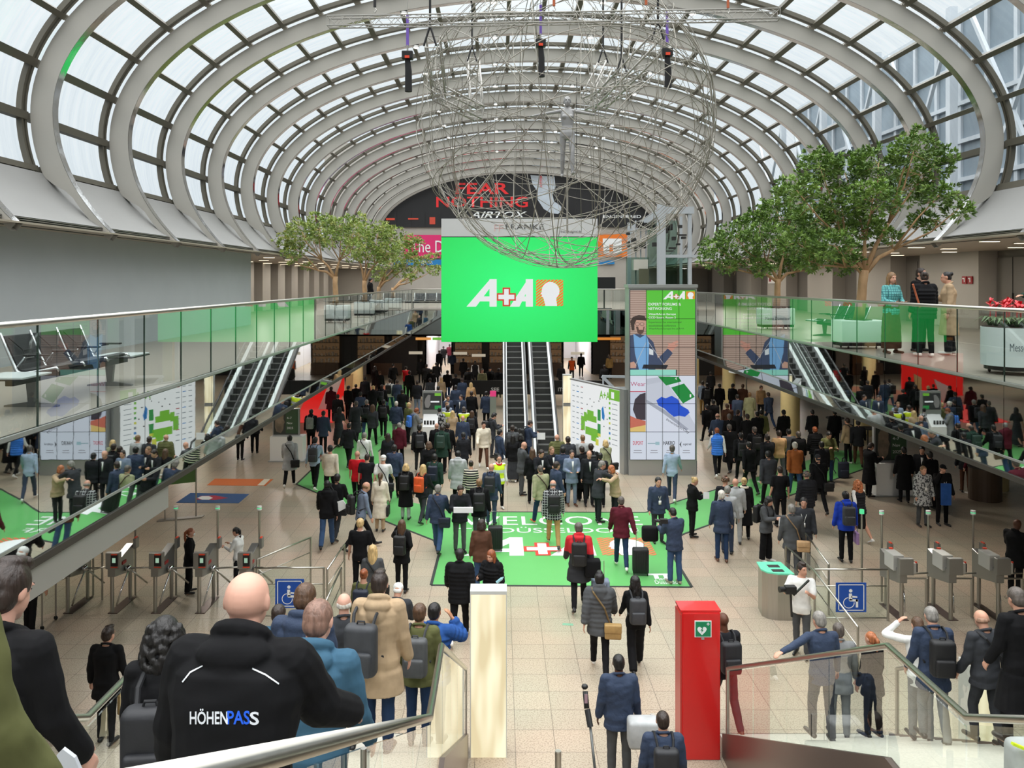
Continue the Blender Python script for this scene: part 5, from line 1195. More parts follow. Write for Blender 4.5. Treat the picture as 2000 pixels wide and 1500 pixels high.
def g_hair(pose, fem, style, vox):
    J = skel(pose, fem); m = MB(); c, R = J['hc'], J['HR']; rnd = random.Random(sum(map(ord, style)))
    def w(v): return c+R @ Vector(v)
    def capshape(g=0.0, back=0.0):
        m.ell(w((0, -.022, .034)), (.084+g, .097+g, .092+g), 20, 12, R)
        m.ell(w((0, -.050, -.010)), (.077+g, .068+g, .078+g+back), 18, 10, R)
    if style == 'short': capshape(.003)
    elif style == 'quiff': capshape(.003); m.ell(w((0, .035, .115)), (.05, .05, .03), 12, 8, R); m.ell(w((0, -.02, .12)), (.055, .06, .025), 12, 8, R)
    elif style == 'crop': m.ell(w((0, -.020, .030)), (.083, .100, .093), 20, 12, R); m.ell(w((0, -.046, -.010)), (.076, .070, .078), 18, 10, R)
    elif style == 'ring':   # thinning: a band round the sides and back
        for a in range(-20, 201, 10):
            b = math.radians(a); m.ell(w((-.072*math.cos(b), -.018-.078*math.sin(b), -.005)), (.014, .016, .034), 8, 6, R)
    elif style == 'curly':
        for i in range(70):
            a, b = rnd.uniform(0, 2*PI), rnd.uniform(-.35, PI/2); q = Vector((math.cos(a)*math.cos(b)*.092, math.sin(a)*math.cos(b)*.10-.03, math.sin(b)*.10+.02))
            if q.y > .05 and q.z < .05: continue
            m.ell(w(q), (.026, .026, .026), 8, 6)
    elif style in ('long', 'longstraight', 'wavy', 'bigcurl', 'bob'):
        capshape(.007); L_ = {'long': .30, 'longstraight': .44, 'wavy': .34, 'bigcurl': .54, 'bob': .13}[style]; nk = 11
        if style == 'bigcurl':
            for i in range(210):
                t_ = rnd.random(); a = rnd.uniform(-2.2, 2.2); z = .08-t_*L_; rr_ = .088+.05*math.sin(PI*min(1, t_*1.15))
                m.ell(w((0, 0, 0))+Vector((math.sin(a)*rr_, -math.cos(a)*rr_*.9-.02, z)), (.026, .024, .03), 7, 5)
            m.loft([ring(c+Vector((0, -.045, z)), w_, .06, Matrix.Identity(3)) for z, w_ in ((-.36, .04), (-.25, .085), (-.1, .11), (.03, .09))])
        else:
            for i in range(nk):
                a = -1.75+3.5*i/(nk-1); p0 = w((math.sin(a)*.075, -.025-math.cos(a)*.07, .02)); wob = .02 if style == 'wavy' else .004
                pts = [p0]; r_ = [.030]
                for j in range(1, 7):
                    t_ = j/6; x = p0.x+math.sin(a)*.03*t_-p0.x*.25*t_*(0 if style == 'bob' else 1)+wob*math.sin(j*2+i); y = p0.y-.035*math.sin(t_*PI/2)*max(.2, math.cos(a)); pts.append(Vector((x, y if abs(a) < 1.3 else p0.y+.0, p0.z-L_*t_*(1 if abs(a) < 1.2 else .9)))); r_.append(.030*(1-.45*t_**2))
                m.tube(pts, r_, 8)
    elif style in ('bun', 'ponytail', 'longtail'):
        m.ell(w((0, -.020, .034)), (.081, .092, .089), 20, 12, R); m.ell(w((0, -.04, -.008)), (.074, .064, .074), 18, 10, R)
        if style == 'bun': m.ell(w((0, -.115, .055)), (.042, .036, .042), 12, 8, R)
        else:
            L_ = .22 if style == 'ponytail' else .38; p0 = w((0, -.105, .045)); pts = [w((0, -.08, .06)), p0, p0+Vector((.0, -.045, -.04)), p0+Vector((.01, -.05, -L_*.5)), p0+Vector((.0, -.03, -L_))]
            m.tube(pts, [.022, .028, .036, .034, .012], 10)
    elif style == 'cap':
        m.ell(w((0, -.012, .045)), (.086, .098, .078), 20, 12, R); m.ell(w((0, .10, .045)), (.065, .055, .009), 14, 6, R); m.ell(w((0, -.05, -.012)), (.074, .058, .05), 14, 8, R)
    return remesh(m, 'hair', max(min(vox, .010), .0045), 1, .0012 if style not in ('curly', 'bigcurl') else .0, .7)
def cached(key, fn, *a):
    if key not in _cache: _cache[key] = fn(*a)
    return _cache[key]
def part(nm, me, mat, par):
    if not me.materials: me.materials.append(None)
    o = bpy.data.objects.new(nm, me); COL.objects.link(o); o.parent = par
    o.material_slots[0].link = 'OBJECT'; o.material_slots[0].material = mat; return o
C = dict(blk=(17, 17, 19), off=(31, 32, 36), char=(54, 56, 60), dgrey=(76, 78, 80), grey=(124, 126, 126), lgrey=(172, 174, 174), white=(226, 226, 222), cream=(220, 210, 190), navy=(21, 28, 47), blue=(40, 78, 140), bright=(62, 122, 214), sky=(156, 172, 194), denim=(56, 80, 114), ddenim=(36, 54, 84), teal=(60, 94, 116),
         maroon=(84, 26, 38), red=(190, 26, 36), brown=(86, 58, 44), rust=(168, 98, 52), tan=(190, 154, 112), beige=(176, 152, 122), khaki=(158, 128, 78), olive=(92, 94, 58), sage=(150, 152, 118), dgreen=(34, 58, 48), hivis=(214, 236, 40), orange=(214, 86, 34), lilac=(176, 140, 196), pink=(196, 110, 120), royal=(34, 66, 178), steel=(116, 128, 148), aqua=(104, 178, 176))
HC = dict(blk=(22, 19, 18), dk=(46, 34, 28), br=(84, 60, 42), lb=(128, 98, 66), bl=(198, 168, 116), gy=(132, 128, 122), wh=(206, 200, 190), rd=(138, 74, 40), gg=(168, 100, 60), sg=(86, 78, 72), st=(170, 134, 112), bz=(128, 98, 84))
SK = dict(f=(202, 152, 128), m=(178, 128, 96), d=(88, 56, 40), p=(210, 162, 142))
def cm(c, rough=.85): return M('cloth_%s' % c, C[c], rough, var=.16, scale=6, bump=.25, spec=.2)
def pattern_mat(name, c1, c2, scale, mode='stripe'):
    if name in _m: return _m[name]
    m = bpy.data.materials.new(name); m.use_nodes = True; _m[name] = m; n = m.node_tree; b = n.nodes['Principled BSDF']; b.inputs['Roughness'].default_value = .8
    t = n.nodes.new('ShaderNodeTexCoord')
    if mode == 'camo':
        w_ = n.nodes.new('ShaderNodeTexNoise'); w_.inputs['Scale'].default_value = scale; n.links.new(t.outputs['Object'], w_.inputs['Vector']); f_ = w_.outputs[0]; ps = (.46, .50)
    elif mode == 'check':
        w_ = n.nodes.new('ShaderNodeTexWave'); w_.inputs['Scale'].default_value = scale; w_.bands_direction = 'X'; w2 = n.nodes.new('ShaderNodeTexWave'); w2.bands_direction = 'Z'; w2.inputs['Scale'].default_value = scale
        n.links.new(t.outputs['Object'], w_.inputs['Vector']); n.links.new(t.outputs['Object'], w2.inputs['Vector']); mm = n.nodes.new('ShaderNodeMath'); mm.operation = 'MAXIMUM'; n.links.new(w_.outputs['Fac'], mm.inputs[0]); n.links.new(w2.outputs['Fac'], mm.inputs[1]); f_ = mm.outputs[0]; ps = (.84, .92)
    else:
        w_ = n.nodes.new('ShaderNodeTexWave'); w_.inputs['Scale'].default_value = scale; w_.bands_direction = 'Z'; n.links.new(t.outputs['Object'], w_.inputs['Vector']); f_ = w_.outputs['Fac']; ps = (.66, .74)
    r = n.nodes.new('ShaderNodeValToRGB'); r.color_ramp.elements[0].position = ps[0]; r.color_ramp.elements[1].position = ps[1]; r.color_ramp.elements[0].color = lin(c1)+(1,); r.color_ramp.elements[1].color = lin(c2)+(1,)
    n.links.new(f_, r.inputs[0]); n.links.new(r.outputs[0], b.inputs['Base Color']); return m
def topmat(c):
    if c == 'stripes': return pattern_mat('striped_knit', C['off'], C['cream'], 4.2)
    if c == 'plaid': return pattern_mat('dark_plaid', C['off'], C['lgrey'], 5, 'check')
    if c == 'greyplaid': return pattern_mat('grey_plaid', C['char'], C['lgrey'], 22, 'camo')
    if c == 'tealplaid': return pattern_mat('teal_plaid', C['aqua'], (50, 110, 116), 6, 'check')
    if c == 'camo': return pattern_mat('black_white_print', C['off'], C['lgrey'], 14, 'camo')
    if c == 'redblack':
        m = M('red_black_panels', C['red'], .8); n = m.node_tree
        if len(n.nodes) < 4:
            t_ = n.nodes.new('ShaderNodeTexCoord'); x_ = n.nodes.new('ShaderNodeSeparateXYZ'); r_ = n.nodes.new('ShaderNodeValToRGB'); r_.color_ramp.interpolation = 'CONSTANT'
            mr_ = n.nodes.new('ShaderNodeMapRange'); mr_.inputs[1].default_value = .6; mr_.inputs[2].default_value = 1.6
            r_.color_ramp.elements[0].color = lin(C['off'])+(1,); r_.color_ramp.elements[1].position = .54; r_.color_ramp.elements[1].color = lin(C['red'])+(1,)
            n.links.new(t_.outputs['Object'], x_.inputs[0]); n.links.new(x_.outputs['Z'], mr_.inputs[0]); n.links.new(mr_.outputs[0], r_.inputs[0]); n.links.new(r_.outputs[0], n.nodes['Principled BSDF'].inputs['Base Color'])
        return m
    if c == 'hivis': return pattern_mat('hivis_reflective', C['hivis'], (222, 224, 222), 1.15)
    return cm(c)
def hairmat(c):
    return M('hair_%s' % c, HC[c], .45, var=.35, scale=26, bump=.6, stretch=(1.6, 1.6, .25))
def skinmat(c): return M('skin_%s' % c, SK[c], .5, var=.05, scale=9, spec=.35)
LEATHER = M('shoe_black', (26, 24, 24), .4); SHW = M('shoe_white', (224, 222, 216), .5); SHB = M('shoe_brown', (92, 58, 38), .4); SHR = M('shoe_orange', (222, 96, 58), .5); SHG = M('shoe_grey', (150, 140, 124), .6)
SHOE = dict(b=LEATHER, w=SHW, n=SHB, o=SHR, g=SHG)
def g_face(pose, fem):
    J = skel(pose, fem); c, R = J['hc'], J['HR']; out = {}
    def w(v): return c+R @ Vector(v)
    e = MB()
    for s in (-1, 1): e.ell(w((s*.028, .085, .012)), (.0085, .0045, .0040), 10, 6, R)
    for s in (-1, 1): e.tube([w((s*.015, .094, .034)), w((s*.042, .083, .035))], .0022, 6)
    out['eyes'] = e.mesh('eyes'); m = MB(); m.ell(w((0, .101, -.062)), (.020, .005, .0055), 10, 6, R); out['mouth'] = m.mesh('mouth')
    g = MB()
    for s in (-1, 1):
        g.tube([w((s*.030+.019*math.cos(k*PI/6), .104, .012+.015*math.sin(k*PI/6))) for k in range(12)], .0018, 5, closed=True); g.tube([w((s*.048, .103, .016)), w((s*.080, .0, .014))], .0018, 5)
    g.tube([w((-.011, .105, .014)), w((.011, .105, .014))], .0018, 5); out['glasses'] = g.mesh('glasses'); return out
def person(label, loc, heading, height=1.75, pose='stand', hair='short', hc='dk', top='jacket', tc='blk', bot='slim', bc='blk', shoe='b', skin='f', fem=False, under=None, vox=.02, face=False, glasses=False, extras=(), lanyard=None, yaw_only=None):
    J0 = skel(pose, fem); crown = (J0['hc']+J0['HR'] @ Vector((0, -.012, .122))).z; s = height/crown
    t = thing('person', label, 'person', loc, -rad(heading), None); t.scale = (s*(extras.get('wide', 1) if isinstance(extras, dict) else 1), s, s)
    bare = bot in ('skirt',)
    part('body', cached(('b', pose, fem, vox, False), g_body, pose, fem, vox if vox > .01 else vox), skinmat(skin), t)
    part({'tee': 't_shirt', 'shirt': 'shirt', 'knit': 'sweater', 'blazer': 'suit_jacket', 'coat': 'coat', 'parka': 'parka', 'hoodie': 'hooded_jacket', 'bighood': 'hooded_jacket', 'puffer': 'puffer_jacket', 'pufferhood': 'puffer_jacket', 'vest': 'body_warmer', 'hivis': 'safety_vest', 'dress': 'dress'}.get(top, 'jacket'), cached(('t', pose, fem, top, vox), g_top, pose, fem, top, vox), topmat(tc), t)
    if under: part('shirt', cached(('t', pose, fem, 'shirt', vox), g_top, pose, fem, 'shirt', vox), topmat(under), t)
    if bot: part('skirt' if 'skirt' in bot else 'trousers', cached(('o', pose, fem, bot, vox), g_bottom, pose, fem, bot, vox), cm(bc), t)
    for me, _ in cached(('s', pose, fem, shoe == 'boot', vox), g_shoes, pose, fem, 'boot' if shoe == 'boot' else '', vox): part('shoe', me, SHOE.get(shoe, LEATHER), t)
    if hair != 'bald': part('cap' if hair == 'cap' else 'hair', cached(('h', pose, fem, hair, vox), g_hair, pose, fem, hair, vox), cm(hc) if hair == 'cap' and hc in C else hairmat(hc), t)
    if face:
        f_ = cached(('f', pose, fem), g_face, pose, fem); part('eyes', f_['eyes'], M('eye_dark', (40, 30, 26), .3), t); part('mouth', f_['mouth'], M('lips', (168, 96, 88), .5), t)
    if glasses:
        f_ = cached(('f', pose, fem), g_face, pose, fem); part('glasses', f_['glasses'], BLACK, t)
    if top == 'blazer' and under is None or lanyard:
        part('lanyard' if lanyard else 'shirt_front', cached(('ly', pose, fem, bool(lanyard)), g_lanyard, pose, fem, bool(lanyard)), topmat(lanyard) if lanyard in C else M('cloth_white', (0, 0, 0)) if 'cloth_white' in _m else cm('white'), t)
    return t
def g_lanyard(pose, fem, ly):
    J = skel(pose, fem); m = MB(); up = J['up']
    if ly:
        for s in (-1, 1): m.tube([up((s*.05, -.07, .57)), up((s*.075, .02, .56)), up((s*.06, .125, .44)), up((0, .16, .24))], .006, 6)
        q = up((0, .165, .19)); m.box(q.x-.035, q.x+.035, q.y-.004, q.y+.004, q.z-.05, q.z+.05)
    else:
        m.loft([[up((x*w_, y, z)) for x, y in ((-1, .0), (1, .0), (1, .02), (-1, .02))] for z, w_ in ((0, 0),)]) if False else None
        m.prism([up((-.035, .128, .50)), up((.035, .128, .50)), up((.004, .150, .20)), up((-.004, .150, .20))], (0, .006, 0))
        m.tube([up((.058*math.cos(a), -.012+.056*math.sin(a), .575-.022*math.sin(a))) for a in [2*PI*i/14 for i in range(14)]], .010, 6, closed=True)
    me = m.mesh('front'); me.polygons.foreach_set('use_smooth', [True]*len(me.polygons)); return me
# ---------------------------------------------------------------- bags
def g_rounded(x0, x1, y0, y1, z0, z1, b=.03):
    m = MB().box(x0, x1, y0, y1, z0, z1); me = m.mesh('bag'); bm = bmesh.new(); bm.from_mesh(me); bmesh.ops.recalc_face_normals(bm, faces=bm.faces)
    bmesh.ops.bevel(bm, geom=list(bm.edges), offset=b, segments=3, affect='EDGES', profile=.5); bm.to_mesh(me); bm.free(); me.polygons.foreach_set('use_smooth', [True]*len(me.polygons)); return me
def bag_backpack():
    m = MB()
    for s in (-1, 1): m.tube([(s*.09, -.19, .48), (s*.105, -.12, .56), (s*.11, .0, .585), (s*.115, .10, .53), (s*.12, .15, .38), (s*.14, .12, .22), (s*.15, -.08, .16)], .016, 6)
    strap = m.mesh('strap'); h = MB().tube([(-.04, -.24, .51), (-.03, -.24, .545), (.03, -.24, .545), (.04, -.24, .51)], .009, 6).mesh('handle')
    return [('pack_body', g_rounded(-.15, .15, -.32, -.17, .06, .52, .05), 0), ('front_pocket', g_rounded(-.12, .12, -.36, -.29, .08, .30, .03), 0), ('strap', strap, 1), ('handle', h, 1)]
def bag_messenger():
    m = MB().tube([(.17, -.10, .02), (.08, -.165, .30), (-.10, -.12, .53), (-.13, .0, .57), (-.08, .13, .45), (.10, .16, .20), (.19, .02, .0)], .016, 6)
    return [('bag_body', g_rounded(.08, .36, -.24, -.12, -.20, .04, .03), 0), ('flap', g_rounded(.075, .365, -.255, -.13, -.09, .05, .02), 0), ('strap', m.mesh('strap'), 1)]
def bag_hand():
    m = MB().tube([(.20, .0, -.16), (.21, .0, -.02), (.24, .0, .0), (.27, .0, -.02), (.28, .0, -.16)], .008, 6); m2 = m.mesh('handle')
    return [('bag_body', g_rounded(.205, .275, -.16, .16, -.44, -.15, .02), 0), ('handle', m2, 1)]
def bag_suit():
    m = MB().tube([(-.09, .1, .62), (-.09, .1, 1.0), (.09, .1, 1.0), (.09, .1, .62)], .009, 6); w_ = MB()
    for x in (-.16, .16):
        for y in (-.08, .08): w_.ell((x, y, .03), (.014, .03, .03), 8, 6)
    rb = MB()
    for x in (-.12, -.06, 0, .06, .12): rb.box(x-.01, x+.01, -.135, -.122, .12, .58)
    return [('shell', g_rounded(-.19, .19, -.125, .125, .06, .64, .04), 0), ('telescopic_handle', m.mesh('handle'), 2), ('wheels', w_.mesh('wheels'), 1), ('ridges', rb.mesh('ridges'), 1)]
BAGS = {'bp': ('backpack', bag_backpack), 'ms': ('shoulder_bag', bag_messenger), 'hb': ('handbag', bag_hand), 'sc': ('suitcase', bag_suit)}
def bag(kind, col, label, base, heading, s, pz=.92, dx=.42, dy=-.35):
    nm, fn = BAGS[kind]; parts = cached(('bag', kind), fn); a = -rad(heading); z = base[2]+(pz*s if kind != 'sc' else 0)
    off_ = Vector((0, 0, 0)) if kind != 'sc' else Rz(a) @ Vector((dx*s, dy*s, 0))
    t = thing(nm, label, {'bp': 'backpack', 'ms': 'shoulder bag', 'hb': 'handbag', 'sc': 'suitcase'}[kind], (base[0]+off_.x, base[1]+off_.y, z), a, None)
    t.scale = (s, s, s) if kind != 'sc' else (1, 1, 1)
    for (pn, me, mi) in parts: part(pn, me, (M('bag_%s' % col, C[col], .6, var=.15, scale=10, bump=.25), M('bag_strap_%s' % col, tuple(int(v*.7) for v in C[col]), .7), RAIL)[mi], t)
    return t
CN = dict(blk='black', off='dark grey', char='charcoal', dgrey='dark grey', grey='grey', lgrey='light grey', navy='navy', blue='blue', brown='brown', tan='tan', khaki='khaki', olive='olive', orange='orange', lilac='lilac', dgreen='dark green', beige='beige', royal='royal blue', teal='teal', bright='bright blue', steel='steel blue')
BN = dict(bp='backpack', ms='shoulder bag', hb='handbag', sc='suitcase')
ALLP = []
def reach(name, base, hd, s, loc, side, target, wd=1):
    """a copy of a pose whose wrist ends at a point in the room"""
    r = random.Random(4); a = -rad(hd); T = (Rz(-a) @ (Vector(target)-Vector(loc)))/s; T.x /= wd; best = None; p0 = dict(POSES[base]); k = 'AR' if side > 0 else 'AL'
    for i in range(1500):
        c = (r.uniform(-10, 100), r.uniform(2, 70), r.uniform(4, 110), r.uniform(-1.3, .5)) if i < 900 else tuple(v+r.gauss(0, (4, 4, 4, .08)[j]) for j, v in enumerate(best[1]))
        POSES['_t'] = dict(p0, **{k: c}); W = skel('_t')[k]; d = (W[2]+W[3]*.06-T).length+.0004*abs(c[2]-45)+.0012*abs(c[0]-20)
        if best is None or d < best[0]: best = (d, c)
    POSES[name] = dict(p0, **{k: best[1]}); return name
def add(px, py, hd, pose, hair, hc, top, tc, bot, bc, shoe, label, bags='', h=1.73, Y=None, z=0.0, vox=None, **kw):
    """px,py: where the crown of the head stands in the frame; the distance follows from the height on the floor"""
    if Y is None: Y = F*(H-z-h)/(py-VY)
    x = (px-VX)*Y/F
    if vox is None: vox = .0085 if Y < 7 else .012 if Y < 14 else .018 if Y < 30 else .026
    wd_ = kw.pop('wide', 1); rc_ = kw.pop('reach_to', None)
    fem = kw.pop('fem', hair in ('long', 'longstraight', 'wavy', 'bigcurl', 'bun', 'ponytail', 'longtail', 'bob'))
    if 'face' not in kw: kw['face'] = abs(hd) > 50 and Y < 34
    J1 = skel(pose, fem); c1 = J1['hc']+J1['HR'] @ Vector((0, -.012, .122)); o1 = Rz(-rad(hd)) @ Vector((c1.x, c1.y, 0))*(h/c1.z)
    if 0 < z < 5 and px > -50 and px < 2100: Yc = Y+o1.y; x = (px-VX)*Yc/F; h = H-(py-VY)*Yc/F-z
    x -= o1.x; Y -= o1.y*(0 if z > 0 else 1)
    if rc_: pose = reach('%s_%d_%d' % (pose, px, py), pose, hd, h/c1.z, (x, Y, z), rc_[0], rc_[1], wd_)
    t = person(label, (x, Y, z), hd, h, pose, hair, hc, top, tc, bot, bc, shoe, fem=fem, vox=vox, **kw)
    pz = J1['pz']; hs = t.scale[2]; t.scale[0] *= wd_
    core = label.replace('person in ', '').replace('person ', '')
    for b in [q for q in bags.split(',') if q]:
        k, c = b.split(':')
        lb = '%s %s of person in %s' % (CN.get(c, c), BN[k], core)
        lb = ' '.join(lb.split()[:16]); bag(k, c, lb, (x, Y, z), hd, hs, pz)
    ALLP.append((label, x, Y)); return t
